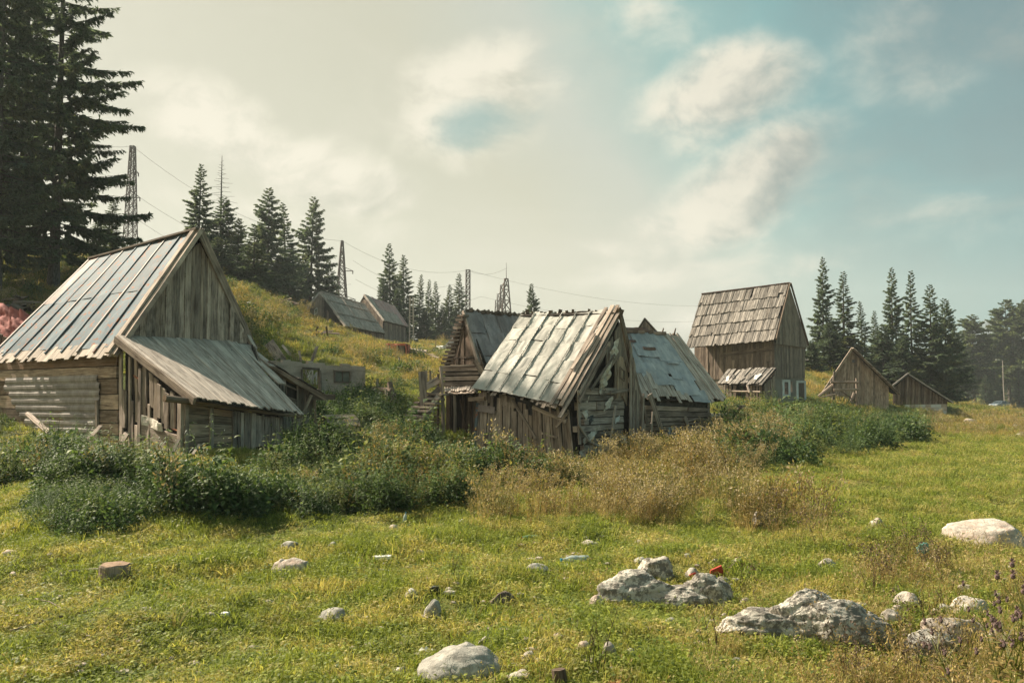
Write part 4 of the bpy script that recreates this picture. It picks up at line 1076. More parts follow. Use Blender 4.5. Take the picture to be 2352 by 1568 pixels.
boards(S7c, wall, WOODG, 18, v0=0, v1=.98, h=.04, t=.03, gap=.006, hj=.02)
mb = MB(); piece(mb, S7c, .22, .80, .50, .53, .09, .03, 'h', 2, 0) if False else piece(mb, S7a, 0, 1, .985, 1.01, .05, .03, 'h', 2, 0); mb.build('ledge_board', WOODG, wall)
S7s = quad(g0, g1, S7g.S(1, 0), S7g.S(0, 0))
pr = MB()
for i in range(14):
    for j in range(7):
        um, vm_ = (i + .5) / 14, (j + .5) / 7
        if .41 < um < .60 and .43 < vm_ < .9: continue
        piece(pr, S7s, i / 14, (i + 1) / 14, j / 7, (j + 1) / 7, -.25, .25, 'v', 1, 0, r=.5)
base_ = pr.build('stone_base', PLAST, h7)
def frame(S, parent, u0, u1, v0, v1, fu, fv, h, mtf, mtg, name='window', glassh=-.08, sill=True):
    mb = MB()
    piece(mb, S, u0 - fu, u1 + fu, v1, v1 + fv, h, .05, 'h', 1, 0)
    if sill: piece(mb, S, u0 - fu, u1 + fu, v0 - fv, v0, h, .05, 'h', 1, 0)
    piece(mb, S, u0 - fu, u0, v0, v1, h, .05, 'v', 1, 0); piece(mb, S, u1, u1 + fu, v0, v1, h, .05, 'v', 1, 0)
    f_ = mb.build(name, mtf, parent)
    mb = MB(); piece(mb, S, u0, u1, v0, v1, glassh, .02, 'v', 1, 0); mb.build('pane' if mtg in (GLASSD, GLASSP) else 'door_leaf', mtg, f_)
    return f_
S7d = quad(g0 + V3((0, -.0, 0)), g1, S7g.S(1, 0), S7g.S(0, 0))
frame(S7s, base_, .29, .42, .33, .84, .06, .09, .004, WHITEP, GLASSD, 'window', .01)
frame(S7s, base_, .75, .96, .06, .80, .06, .09, .004, WHITEP, WOODD, 'door', .012, sill=False)
l0 = W(1596, 905, 50.9)
S7l = quad(V3((l0.x, l0.y, W(1596, 850, 50.9).z - .6)), V3((g0.x, g0.y, S7g.S(0, 0).z)), W(1779, 777, 46.9), W(1596, 790, 50.9))
wall = backing(S7l, 'wall', INNER, h7, -.10, .05, nu=1)
boards(S7l, wall, WOODG, 34, v0=0, v1=.96, h=0, t=.03, gap=.006, hj=.03, split=.15)
extra(S7l, wall, [(.35, .62, .98, .70, .10, .08), (.38, .68, .98, .76, .10, .07)], WOODG)
S7m = quad(V3((l0.x, l0.y, l0.z - 1.2)), g0, S7l.S(1, 0), S7l.S(0, 0))
mb = MB(); piece(mb, S7m, 0, 1, 0, 1, -.25, .24, 'v', 1, 0); mb.build('stone_base', PLAST, h7)
# rear walls
mb = MB(); bg_ = g1 + (l0 - g0); piece(mb, quad(g1, V3((bg_.x, bg_.y, g1.z)), V3((bg_.x, bg_.y, 5.0)), V3((g1.x, g1.y, W(1853, 796, 51.7).z))), 0, 1, 0, 1, -.2, .2, 'v', 1, 0); mb.build('wall', WOODG, h7)
# lean-to in front
an = root('lean_to', Z3(760, 890, 45.5), 'collapsing board lean-to with broken roof slats against the tall house', 'shed', 'old wooden farm buildings')
aTL, aTR = Z3(520, 700, 47.3), Z3(822, 682, 45.6)
aBL, aBR = Z3(458, 782, 46.3), Z3(735, 785, 44.3)
Sa = quad(aBL, aBR, aTR, aTL)
ro = backing(Sa, 'roof', INNER, an, -.06, .04, nu=1)
boards(Sa, ro, SHING, 17, name='roof_board', h=0, t=.03, jit=.05, j0=.06, gap=.01, hj=.07, skew=.03, nseg=2)
for k in range(11):
    u, v = rng.uniform(.05, .85), rng.uniform(.0, .6); mb = MB()
    beam(mb, Sa.S(u, v, .09), Sa.S(min(.97, max(.03, u + rng.uniform(-.15, .15))), v + rng.uniform(.2, .38), .10), .16, .02, up=Sa.N); mb.build('loose_board', WHITEP if k % 5 == 0 else SHING, ro)
Sb = quad(Z3(740, 905, 44.4), Z3(815, 905, 45.7), Z3(810, 725, 45.7), Z3(735, 790, 44.4))
wl = backing(Sb, 'wall', INNER, an, -.05, .03, nu=1); boards(Sb, wl, WOODG, 8, h=0, gap=.02, skew=.05, hj=.05)
Sb = quad(Z3(490, 870, 46.1), Z3(735, 900, 44.5), Z3(735, 795, 44.5), Z3(490, 785, 46.1))
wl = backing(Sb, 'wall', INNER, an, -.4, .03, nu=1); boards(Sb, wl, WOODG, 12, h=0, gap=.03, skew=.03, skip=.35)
for (A, B) in (((520, 826, 45.4), (722, 830, 44.0)), ((505, 785, 45.4), (502, 900, 45.4)), ((640, 790, 44.6), (655, 835, 44.2))):
    mb = MB(); tube(mb, [Z3(*A), Z3(*B)], .06, 6); mb.build('pole', WOOD, an)

# ---- two gabled barns on the right --------------------------------------------------
h8 = root('barn', Z3(1300, 925, 55), 'grey plank barn behind the timber rack, right of the tall house', 'barn', 'old wooden farm buildings')
S8 = Surf([(0, Z3(1090, 905, 55)), (.46, Z3(1300, 925, 54.7)), (1, Z3(1515, 940, 54.4))], [(0, Z3(1150, 770, 55)), (.43, Z3(1290, 572, 54.7)), (1, Z3(1515, 800, 54.4))])
wall = backing(S8, 'wall', INNER, h8, -.10, .05, nu=9)
boards(S8, wall, WOOD, 26, h=0, t=.03, gap=.008, hj=.04, jit=.01, nseg=2, wj=.4)
bk8 = V3((2.0, 5.0, 0))
ap = Z3(1288, 562, 54.4); er = Z3(1568, 840, 54.1); el = Z3(1085, 862, 54.9)
for nm, q in (('r', quad(er, er + bk8, ap + bk8, ap)), ('l', quad(el + bk8, el, ap, ap + bk8))):
    ro = backing(q, 'roof', INNER, h8, -.08, .05, nu=1)
    boards(q, ro, WOODG, 12, name='roof_board', h=0, t=.04, hj=.03)
    mb = MB(); A, B = (er, ap) if nm == 'r' else (el, ap)
    beam(mb, A + V3((0, -.1, 0)), B + V3((0, -.1, .04)), .14, .08, up=V3((0, -1, 0)), nseg=4, warp=.02); mb.build('verge_board', WOOD, ro)
for k in range(16):
    t_ = k / 16; q = ap.lerp(er, t_); mb = MB(); beam(mb, q + V3((-.05, -.2, .02)), q + V3((.28, -.15, -.22)), .25, .05, up=V3((0, 0, 1))); mb.build('shingle', WOOD, ro)
mb = MB(); e_ = Z3(1515, 940, 54.4); piece(mb, quad(e_, e_ + bk8, Z3(1515, 800, 54.4) + bk8, Z3(1515, 800, 54.4)), 0, 1, 0, 1, -.1, .1, 'v', 1, 0); mb.build('wall', WOODD, h8)
mb = MB(); frame(S8, wall, .40, .48, .82, .88, .008, .01, .03, WOODD, GLASSD, 'window', .03)
rk = root('timber_rack', Z3(1240, 905, 52.5), 'open timber rack with two crossbars standing before the grey barn', 'rack')
for (A, B, r_) in (((1180, 705, 52.6), (1172, 880, 52.6), .09), ((1316, 745, 52.4), (1318, 910, 52.4), .08), ((1155, 770, 52.5), (1330, 772, 52.3), .09), ((1175, 818, 52.5), (1335, 815, 52.2), .09), ((1172, 782, 52.7), (1082, 858, 52.7), .09),
                   ((1100, 862, 52.6), (1185, 845, 52.4), .06), ((1215, 820, 52.6), (1300, 880, 52.6), .05), ((1280, 895, 52.4), (1302, 835, 52.4), .08), ((1200, 850, 52.6), (1330, 865, 52.6), .04)):
    mb = MB(); tube(mb, [Z3(*A), Z3(*B)], r_, 6, wob=.1); mb.build('pole', WOOD, rk)
h9 = root('shed', Z3(1750, 945, 60), 'low shed with pale verge boards and a white block base, rightmost of the farm buildings', 'shed', 'old wooden farm buildings')
S9 = Surf([(0, Z3(1545, 915, 60)), (.28, Z3(1625, 912, 60)), (1, Z3(1878, 905, 60))], [(0, Z3(1545, 805, 60)), (.28, Z3(1632, 730, 60)), (1, Z3(1878, 885, 60))])
wall = backing(S9, 'wall', INNER, h9, -.10, .05, nu=9)
boards(S9, wall, WOODD, 16, h=0, t=.03, gap=.02, hj=.05)
for k in range(7):
    mb = MB(); u = .26 + k * .105; piece(mb, S9, u, u + .022, .02, .97, .07, .04, 'v', 1, 0); mb.build('batten', WOODG, wall)
ap = Z3(1632, 717, 59.6); er = Z3(1912, 897, 59.6); el = Z3(1532, 795, 59.6); bk9 = V3((2.4, 5, 0))
for nm, q in (('r', quad(er, er + bk9, ap + bk9, ap)), ('l', quad(el + bk9, el, ap, ap + bk9))):
    ro = backing(q, 'roof', INNER, h9, -.05, .04, nu=1)
    boards(q, ro, ASB, 8, name='roof_panel', h=0, t=.03)
    mb = MB(); A = er if nm == 'r' else el
    beam(mb, A + V3((0, -.06, 0)), ap + V3((0, -.06, 0)), .10, .06, up=V3((0, -1, 0))); mb.build('verge_board', STEEL, ro)
S9b = quad(Z3(1612, 968, 59.8), Z3(1872, 968, 59.8), Z3(1872, 905, 59.8), Z3(1612, 910, 59.8))
bb = backing(S9b, 'block_base', CONC, h9, -.2, .18, nu=1)
for j in range(3):
    off = .06 * (j % 2)
    for i in range(9):
        u0, u1 = max(0, i / 8 - off + .004), min(1, (i + 1) / 8 - off - .004)
        if u1 - u0 > .02:
            mb = MB(); piece(mb, S9b, u0, u1, j / 3 + .02, (j + 1) / 3 - .015, .0, .02, 'h', 1, .003); mb.build('block', WHITEP if (i + j) % 3 else CONC, bb)
mb = MB(); e_ = Z3(1545, 915, 60); piece(mb, quad(e_ + bk9, e_, Z3(1545, 805, 60), Z3(1545, 805, 60) + bk9), 0, 1, 0, 1, -.1, .1, 'v', 1, 0); mb.build('wall', WOODD, h9)
mb = MB(); e_ = Z3(1876, 965, 60); piece(mb, quad(e_, e_ + bk9, Z3(1876, 890, 60) + bk9, Z3(1876, 890, 60)), 0, 1, 0, 1, -.1, .1, 'v', 1, 0); mb.build('wall', CONC, h9)

# ---- two barns up on the hillside -----------------------------------------------------
h3 = root('barn', Z4(700, 770, 80), 'grey hillside barn with a dark opening in its gable and ribbed grey roof', 'barn', 'barns up on the hillside')
a3 = Z4(612, 505, 80); b3 = Z4(935, 600, 84.5); l3 = Z4(450, 712, 78.8); r3 = Z4(800, 752, 77.0); r3b = Z4(1088, 806, 81.5)
q3 = quad(r3, r3b, b3, a3); ro = backing(q3, 'roof', INNER, h3, -.15, .12, nu=1)
boards(q3, ro, ASB, 20, name='roof_panel', h=0, t=.08, hj=.06, nseg=2, v0=-.01, v1=1)
for v in (.97, .72, .33):
    mb = MB(); piece(mb, q3, 0, 1, v, v + .03, .15, .05, 'h', 3, .01); mb.build('batten', ASB, ro)
q3b = quad(l3 + (b3 - a3), l3, a3, b3); ro = backing(q3b, 'roof', WOODG, h3, -.15, .15, nu=1)
g3 = Surf([(0, Z4(470, 760, 79.5)), (1, Z4(792, 790, 77.5))], [(0, Z4(470, 705, 79.5)), (.45, Z4(615, 520, 78.9)), (1, Z4(792, 755, 77.5))])
wl = backing(g3, 'wall', INNER, h3, -.12, .05, nu=9)
boards(g3, wl, WOODG, 14, u0=0, u1=.54, h=0, t=.04, hj=.02)
boards(g3, wl, WOODD, 8, u0=.55, u1=.98, v0=.12, v1=.72, h=-.08, t=.03, skip=.3, jit=.1)
boards(g3, wl, WOODG, 7, u0=.55, u1=1.0, v0=0, v1=.14, h=0, t=.04)
frame(g3, wl, .345, .385, .52, .66, .012, .02, .03, WHITEP, GLASSD, 'window', .035)
mb = MB(); beam(mb, l3, a3, .22, .12, up=V3((0, -1, 0))); mb.build('verge_board', WOODL, ro)
mb = MB(); beam(mb, r3, a3, .22, .12, up=V3((0, -1, 0))); mb.build('verge_board', WOODL, ro)
s3 = quad(Z4(792, 800, 77.7), Z4(1070, 860, 82.0), Z4(1070, 800, 82.0), Z4(792, 748, 77.7))
wl = backing(s3, 'wall', INNER, h3, -.12, .05, nu=1); boards(s3, wl, WOODG, 16, h=0, t=.04)
h4 = root('barn', Z4(1150, 850, 84), 'rear hillside barn with a rust red and grey metal roof', 'barn', 'barns up on the hillside')
a4 = Z4(935, 525, 88); b4 = Z4(1160, 610, 93.5); r4 = Z4(1080, 712, 85.2); r4b = Z4(1258, 756, 90.4); l4 = Z4(840, 690, 89.0)
q4 = quad(r4, r4b, b4, a4); ro = backing(q4, 'roof', INNER, h4, -.15, .12, nu=1)
for i in range(14):
    for j in range(2):
        mb = MB(); piece(mb, q4, i / 14 + .002, (i + 1) / 14 - .002, j * .5 - .01, j * .5 + .52, rng.uniform(0, .05), .05, 'v', 2, .01)
        mb.build('roof_panel', REDM if (j == 1 and i > 2) or i > 10 else ASB, ro)
q4b = quad(l4 + (b4 - a4), l4, a4, b4); ro = backing(q4b, 'roof', WOODG, h4, -.15, .15, nu=1)
mb = MB(); beam(mb, r4, a4, .22, .12, up=V3((0, -1, 0))); mb.build('verge_board', WOODL, ro)
g4 = Surf([(0, Z4(850, 800, 88.8)), (1, Z4(1075, 860, 85.5))], [(0, Z4(850, 700, 88.8)), (.42, Z4(938, 545, 87.6)), (1, Z4(1075, 715, 85.5))])
wl = backing(g4, 'wall', INNER, h4, -.12, .05, nu=9); boards(g4, wl, WOODG, 12, h=0, t=.04, hj=.02)
s4 = quad(Z4(1075, 862, 85.6), Z4(1240, 868, 90.4), Z4(1240, 745, 90.4), Z4(1075, 712, 85.6))
wl = backing(s4, 'wall', INNER, h4, -.12, .05, nu=1); boards(s4, wl, WOODG, 18, h=0, t=.04, hj=.02)

# ---- distant roofs ----------------------------------------------------------------------
def small_gable(name, label, cat, ap, l, r, back, bot, wm, rm, n=8, group=None):
    r_ = root(name, V3(((l.x + r.x) / 2, (l.y + r.y) / 2, bot)), label, cat, group)
    for q in (quad(r, r + back, ap + back, ap), quad(l + back, l, ap, ap + back)):
        ro = backing(q, 'roof', INNER, r_, -.1, .08, nu=1); boards(q, ro, rm, 8, name='roof_board', h=0, t=.04)
    s_ = Surf([(0, V3((l.x + .15, l.y + .1, bot))), (1, V3((r.x - .15, r.y + .1, bot)))], [(0, l + V3((.15, .1, 0))), (.5, ap + V3((0, .1, -.1))), (1, r + V3((-.15, .1, 0)))])
    wl = backing(s_, 'wall', INNER, r_, -.1, .05, nu=8); boards(s_, wl, wm, n, h=0, t=.03)
    return r_
small_gable('barn', 'small plank gable peeking above the blue patched roof', 'barn', Z2(1770, 178, 60), Z2(1690, 305, 60), Z2(1880, 300, 60), V3((1, 5, 0)), W(1470, 850, 60).z, WOODG, WOODG, 10, 'old wooden farm buildings')
r_ = root('farm_house', Z3(1015, 735, 95), 'pale roofed house half hidden behind the tall grey house', 'house')
q = quad(Z3(985, 672, 92), Z3(1038, 672, 92), Z3(1036, 590, 95), Z3(975, 590, 95)); ro = backing(q, 'roof', STEEL, r_, -.1, .1, nu=1); boards(q, ro, STEEL, 5, name='roof_panel', h=.0, t=.05)
q = quad(Z3(985, 745, 93), Z3(1036, 745, 93), Z3(1036, 674, 93), Z3(985, 674, 93)); wl = backing(q, 'wall', WOODG, r_, -.1, .1, nu=1); boards(q, wl, WOODG, 6, h=0, t=.04)
q = quad(Z3(1036, 745, 93), Z3(1036, 745, 93) + V3((1, 6, 0)), Z3(1036, 590, 95) + V3((1, 3, 0)), Z3(1036, 674, 93)); backing(q, 'wall', WOODG, r_, -.1, .1, nu=1)
r_ = root('shack', Z4(1560, 920, 75), 'tilted grey roof slope low on the hill behind the stair hut', 'shed')
q = quad(Z4(1500, 918, 74), Z4(1640, 900, 76), Z4(1640, 770, 79), Z4(1615, 800, 78)); ro = backing(q, 'roof', INNER, r_, -.1, .08, nu=1); boards(q, ro, WOODL, 12, name='roof_board', h=0, t=.04)
mb = MB(); piece(mb, quad(Z4(1500, 950, 74.4), Z4(1640, 950, 76.4), Z4(1640, 890, 76.4), Z4(1505, 912, 74.4)), 0, 1, 0, 1, 0, .2, 'v', 1, 0); mb.build('wall', WOODG, r_)
# ------------------------------------------------------------------ trees
def tree_mesh(kind, seed, h, r, clear, nb, nt, ns, tw=1.0, trunk_r=None, expo=.8, dens_top=1.0, fat=1.0, hang=0.0):
    q = np.random.RandomState(seed)
    tv, trv = [], []
    tm = MB()
    tr = trunk_r or h * .014
    bend = q.uniform(-.012, .012, 2) * h
    def ctr(z): k = z / h; return np.array([bend[0] * math.sin(k * 3), bend[1] * math.sin(k * 2.4), z])
    tube(tm, [tuple(ctr(z)) for z in np.linspace(-.4, h * .99, 9)], [tr * (1.25 if i == 0 else (1 - .93 * i / 8)) for i in range(9)], 8, wob=.05)
    P_, D_, L_ = [], [], []
    for b in range(nb):
        f = (b + .5) / nb; az_ = b * 2.39996
        z0 = clear + (h * .99 - clear) * f ** .95
        if kind == 'pine':
            env = (1 - f) ** .55 * min(1.0, .55 + f * 1.6) * (.75 + .5 * abs(math.sin(f * 9 + az_ * 2))); s0, upc = q.uniform(-.1, .35), .15
        else:
            env = (1 - f) ** expo * min(1.0, .62 + f * 2.2); s0 = -.48 * (1 - f) ** 1.2 + .55 * f ** 2; upc = .30 * (1 - f) + .05
        L = r * env * q.uniform(.60, 1.16) * (1 + .22 * math.sin(f * 17 + seed) * math.sin(az_ + f * 5)) * (.55 if q.random_sample() < .10 else 1) + .14 * h / 12
        az = b * 2.39996 + q.uniform(-.5, .5)
        rad = np.array([math.cos(az), math.sin(az), 0]); side = np.array([-rad[1], rad[0], 0])
        c0 = ctr(z0); swy = q.uniform(-.15, .15)
        sp = lambda t: c0 + rad * L * t + side * (swy * L * t * t) + np.array([0, 0, L * (s0 * t + upc * t * t)])
        tube(tm, [tuple(sp(t)) for t in (0, .45, .93)], [tr * .17 * (1 - .6 * f), tr * .09, tr * .03], 3)
        n = max(5, int(nt * (.30 + .9 * L / r) * (dens_top if f > .6 else 1)))
        t = q.uniform(.10, 1.0, n) ** .8; sg = q.choice([-1, 1], n)
        pts = c0 + rad * (L * t)[:, None] + side * (swy * L * t * t)[:, None] + np.array([0, 0, 1]) * (L * (s0 * t + upc * t * t))[:, None]
        dz = -q.uniform(.05, .75, n) - hang * q.random_sample(n) if kind != 'pine' else q.uniform(-.1, .7, n)
        dv = rad * q.uniform(.35, .9, n)[:, None] + side * (sg * q.uniform(.2, 1.0, n))[:, None] + np.array([0, 0, 1]) * dz[:, None]
        dv /= np.linalg.norm(dv, axis=1)[:, None]
        ln = (.10 * h / 12 + .24 * L) * (1.05 - .62 * t) * q.uniform(.55, 1.25, n) * tw
        P_.append(pts); D_.append(dv); L_.append(ln)
    P_ = np.concatenate(P_); D_ = np.concatenate(D_); L_ = np.concatenate(L_); n = len(P_)
    V, R = [], []
    for j in range(ns):
        a = (j + .2) / ns * q.uniform(.6, 1.0, n)
        st = P_ + D_ * (L_ * a)[:, None]
        d = D_ + q.normal(0, .42, (n, 3)); d /= np.linalg.norm(d, axis=1)[:, None]
        ll = L_ * q.uniform(.38, .62, n) * (1.15 - .4 * a)
        wv = np.cross(d, q.normal(0, 1, (n, 3))); wv /= np.linalg.norm(wv, axis=1)[:, None] + 1e-9
        w_ = ll * q.uniform(.13, .22, n) * fat
        V.append(np.stack([st - wv * w_[:, None], st + wv * w_[:, None], st + d * ll[:, None]], 1)); R.append(q.uniform(0, 1, n))
    V = np.concatenate(V).reshape(-1, 3); R = np.concatenate(R)
    crown = npmesh('crown', V, np.arange(len(V)).reshape(-1, 3), R, [PINE if kind == 'pine' else NEEDLE])
    o = tm.build('trunk', BARK); trunk = o.data; bpy.data.objects.remove(o)
    return trunk, crown
def place_tree(meshes, name, loc, sc, rz, label, group):
    r_ = root(name, loc, label, 'tree', group); r_.scale = sc; r_.rotation_euler = (0, 0, rz)
    link('trunk', meshes[0], parent=r_); link('crown', meshes[1], parent=r_)
    return r_
SPR = [tree_mesh('spruce', 3 + i, 12, rr, .5, nb, 62, 6, 1.25, expo=ex, fat=1.9) for i, (rr, nb, ex) in enumerate([(2.3, 120, .85), (1.7, 110, .8), (2.7, 130, .72), (2.0, 120, .9), (1.35, 100, .7)])]
PN = [tree_mesh('pine', 33 + i, 12, 2.7, 2.0, 100, 80, 6, 1.4, fat=2.2) for i in range(2)]
def far_tree(px, top, d, wpx, k, label, group, mesh=None, name='spruce_tree', h_=12.0):
    x = (px - 1176) / F * d * 1.0
    p = W(px, top, d); z0 = gz(p.x, p.y); hh = p.z - z0
    M, r0 = (mesh or SPR)[k], ([2.3, 1.7, 2.7, 2.0, 1.35] if mesh is None else [2.7, 2.7])[k]
    s = (wpx / 2 / F * d) / r0 * (1.22 if px > 1800 and mesh is None else 1.08)
    r_ = place_tree(M, name, (p.x, p.y, z0), (s, s * rng.uniform(.85, 1.1), hh / 12.0), rng.random() * 6.28, label, group)
    r_.rotation_euler.x = rng.uniform(-.03, .03); r_.rotation_euler.y = rng.uniform(-.025, .025); return r_
GR = 'spruces on the hill behind the left barn'
for a in [(457, 374, 66, 105, 0, 'slim spruce just right of the left barn ridge'), (548, 500, 64, 90, 2, 'low broad spruce between the dead-topped tree and the tall pair'), (511, 452, 68, 150, 2, 'broad spruce whose crown surrounds the dead bare top'),
          (612, 428, 78, 160, 2, 'wide dark spruce, tallest in the middle of the hill clump'), (656, 465, 84, 90, 1, 'narrow spruce between two wide ones on the hill'), (717, 449, 96, 150, 2, 'large spruce at the right end of the hill clump'),
          (585, 520, 60, 110, 0, 'lower spruce in front of the wide one on the hill'), (668, 570, 82, 100, 2, 'short dense spruce at the foot of the hill clump'), (500, 545, 60, 120, 2, 'squat dark spruce peeping over the barn gable'), (758, 590, 98, 70, 0, 'small spruce beside the pylon on the right of the hill clump')]:
    far_tree(*a, GR)
GR = 'spruces behind the hillside barns'
for a in [(900, 557, 100, 95, 0, 'tall spruce directly behind the red and grey barn roof'), (929, 583, 103, 80, 0, 'second tall spruce, close on the right of the tallest one'), (965, 628, 108, 46, 1, 'slim spruce left of the double pole'), (984, 640, 110, 40, 1, 'narrow spruce just right of the double pole'),
          (1001, 645, 112, 42, 1, 'narrow spruce, third in the row of small ones'), (1028, 652, 105, 56, 0, 'medium spruce with its foot at the meadow edge'), (1054, 627, 108, 56, 1, 'pointed spruce left of the thin lattice mast'), (975, 705, 98, 60, 2, 'short bushy spruce at the foot of the row'), (1015, 700, 96, 60, 2, 'low bushy spruce in front of the narrow ones'),
          (1048, 700, 99, 50, 0, 'small spruce just left of the stair hut roof'), (880, 640, 98, 60, 2, 'dense lower spruce behind the rear hillside barn'), (915, 660, 97, 60, 2, 'bushy spruce beside the rear hillside barn')]:
    far_tree(*a, GR)
far_tree(1221, 650, 85, 62, 2, 'lone small spruce rising above the ridge of the middle hut', None)
GR = 'spruces and pines on the right'
for a in [(1886, 589, 80, 80, 0, 'tall layered spruce next to the tall house'), (1934, 622, 82, 66, 1, 'second tall spruce from the tall house'), (1976, 690, 84, 48, 1, 'small slim spruce behind the grey barn apex'), (2006, 712, 88, 50, 3, 'low slim spruce right of the barn apex'),
          (2044, 612, 78, 92, 0, 'tall spruce behind the two right barns'), (2090, 620, 80, 62, 1, 'thin tall spruce with a visible trunk'), (2132, 652, 76, 100, 0, 'full spruce over the low block-based shed'), (2170, 684, 80, 90, 2, 'broad spruce right of the low shed roof'),
          (2025, 745, 74, 95, 2, 'bushy spruce low between the two right barns'), (2075, 770, 72, 80, 2, 'short spruce immediately above the low shed'), (1905, 740, 76, 85, 2, 'stocky spruce at the foot of the tall pair'), (1862, 780, 70, 60, 2, 'small spruce at the corner of the tall house'),
          (2196, 742, 112, 80, 2, 'mid height spruce at the dark edge of the wood'), (2285, 838, 162, 50, 0, 'young spruce behind the street lamp'), (2262, 858, 160, 44, 0, 'small young spruce left of the lamp'), (2338, 850, 165, 50, 0, 'small young spruce right of the lamp')]:
    far_tree(*a, GR)
for a in [(2232, 722, 170, 110, 0, 'round-headed pine left of the distant mountain gap'), (2312, 688, 176, 120, 1, 'tall pine right of the distant mountain gap'), (2354, 684, 172, 110, 0, 'pine cut by the right edge of the picture'), (2274, 772, 185, 90, 1, 'lower pine under the mountain gap'),
          (1948, 770, 78, 90, 0, 'yellow green pine between the house and the grey barn'), (2110, 800, 76, 100, 1, 'pine foliage low behind the block-based shed'), (2218, 800, 166, 110, 0, 'wide pine low by the meadow'), (2400, 700, 178, 130, 1, 'pine just beyond the right edge'),
          (2160, 780, 78, 80, 0, 'dense pine beside the right end of the low shed')]:
    far_tree(*a, GR, mesh=PN, name='pine_tree')
# the wood goes on beyond them as one mass
vs_, fs_ = [], []
# near spruces on the left edge
NT1 = tree_mesh('spruce', 101, 21, 3.7, 1.8, 170, 92, 9, .70, .24, .60, fat=1.2, hang=.8)
NT2 = tree_mesh('spruce', 102, 21, 3.3, 1.4, 180, 96, 9, .70, .26, .55, fat=1.25, hang=.8)
for (px, py, d, top, k, rz, lb) in [(122, 672, 35, 24.5, 0, .4, 'huge spruce with a visible bare trunk at the upper left'), (-15, 690, 31.5, 24, 1, 2.0, 'dense huge spruce filling the upper left corner'),
                                    (45, 640, 41, 25, 1, 4.1, 'tall spruce behind the two nearest, at the upper left'), (-190, 700, 36, 25, 0, 3.0, 'unseen tall spruce added beyond the left edge for its shade')]:  # the last spruce is out of view, added for the shade it casts
    p = W(px, py, d); z0 = gz(p.x, p.y); r_ = place_tree((NT1, NT2)[k], 'spruce_tree', (p.x, p.y, z0), (1, 1, (top - z0) / 21), rz, lb, 'tall spruces at the left edge')
far_tree(262, 455, 47, 95, 3, 'half grown spruce between the huge ones and the pylon', 'tall spruces at the left edge')
far_tree(225, 500, 44, 70, 2, 'small spruce low behind the left barn roof', 'tall spruces at the left edge')
# dead tree top
p = W(510, 358, 69); z0 = gz(p.x, p.y)
dt = root('dead_spruce', (p.x, p.y, z0), 'dead bare spruce top standing above the hill clump', 'tree')
mb = MB(); tube(mb, [(p.x, p.y, z0), (p.x, p.y, (z0 + p.z) / 2), (p.x, p.y, p.z)], [.16, .09, .02], 7); mb.build('trunk', BARK, dt)
mb = MB()
for k in range(46):
    z = p.z - .5 - k * .09; az = k * 2.4; L = .15 + .035 * k * rng.uniform(.5, 1.2)
    tube(mb, [(p.x, p.y, z), (p.x + math.cos(az) * L, p.y + math.sin(az) * L, z - .12 * L + .1)], [.022, .01], 3)
o = mb.build('dead_twigs', BARK, dt); o['kind'] = 'stuff'

# ------------------------------------------------------------------ pylons, poles, cables
def pylon(px, top, d, wb, wt, label, arms=(), spike=0.0, bays=9, th=.05, group='lattice power pylons', base=None):
    T = W(px, top, d); z0 = gz(T.x, T.y) if base is None else base; h = T.z - z0
    r_ = root('power_pylon', (T.x, T.y, z0), label, 'pylon', group)
    def cn(k, z): s_ = (wb + (wt - wb) * (z / h)) / 2; return V3((T.x + (-s_, s_, s_, -s_)[k], T.y + (-s_, -s_, s_, s_)[k], z0 + z))
    for k in range(4):
        mb = MB(); beam(mb, cn(k, -.3), cn(k, h), th * 1.8, th * 1.8); mb.build('leg', PYL, r_)
    mb = MB()
    for i in range(bays):
        za, zb = h * (1 - (1 - i / bays) ** 1.0), h * (i + 1) / bays
        for k in range(4):
            beam(mb, cn(k, za), cn((k + 1) % 4, zb), th, th); beam(mb, cn((k + 1) % 4, za), cn(k, zb), th, th); beam(mb, cn(k, zb), cn((k + 1) % 4, zb), th, th)
    o = mb.build('bracing', PYL, r_); o['kind'] = 'stuff'
    for (zf, L) in arms:
        z = z0 + h * zf; mb = MB(); a = V3((T.x, T.y, z)); b = a + V3((L, -.2, .0))
        beam(mb, a, b, th * 1.4, th * 1.4); beam(mb, a + V3((0, 0, h * .05)), b, th, th); beam(mb, b, b + V3((0, 0, -.5)), th * 1.6, th * 1.6); mb.build('cross_arm', PYL, r_)
    if spike:
        mb = MB(); tube(mb, [T, T + V3((0, 0, spike))], [.07, .03], 5); mb.build('lightning_rod', PYL, r_)
    return T
t1 = pylon(305, 336, 112, 1.75, .55, 'tall lattice pylon behind the left barn roof', ((.62, 1.3), (.62, -1.3), (.80, 1.0)), bays=16, th=.07)
t2 = pylon(786, 553, 128, 2.4, .25, 'tapering lattice pylon behind the grey hillside barn', ((.42, 2.2), (.42, -1.4), (.70, 1.8)), bays=12, th=.08)
t3 = pylon(1075, 620, 150, .8, .7, 'straight lattice mast beside the pointed spruce', ((.72, -1.6), (.35, 2.6)), bays=14, th=.08)
t4 = pylon(1163, 640, 150, 3.0, .6, 'lattice mast with a lightning rod, largest of the row', (), spike=3.0, bays=7, th=.10)
t5 = pylon(1154, 655, 185, 2.6, .8, 'second lattice mast of the receding row behind the rear hut', (), bays=7, th=.10)
t6 = pylon(1147, 675, 225, 2.6, .8, 'third lattice mast of the receding row', (), bays=6, th=.11)
pylon(1141, 690, 265, 2.6, .8, 'farthest and smallest lattice mast of the receding row', (), spike=2.5, bays=6, th=.12)
mb = MB()
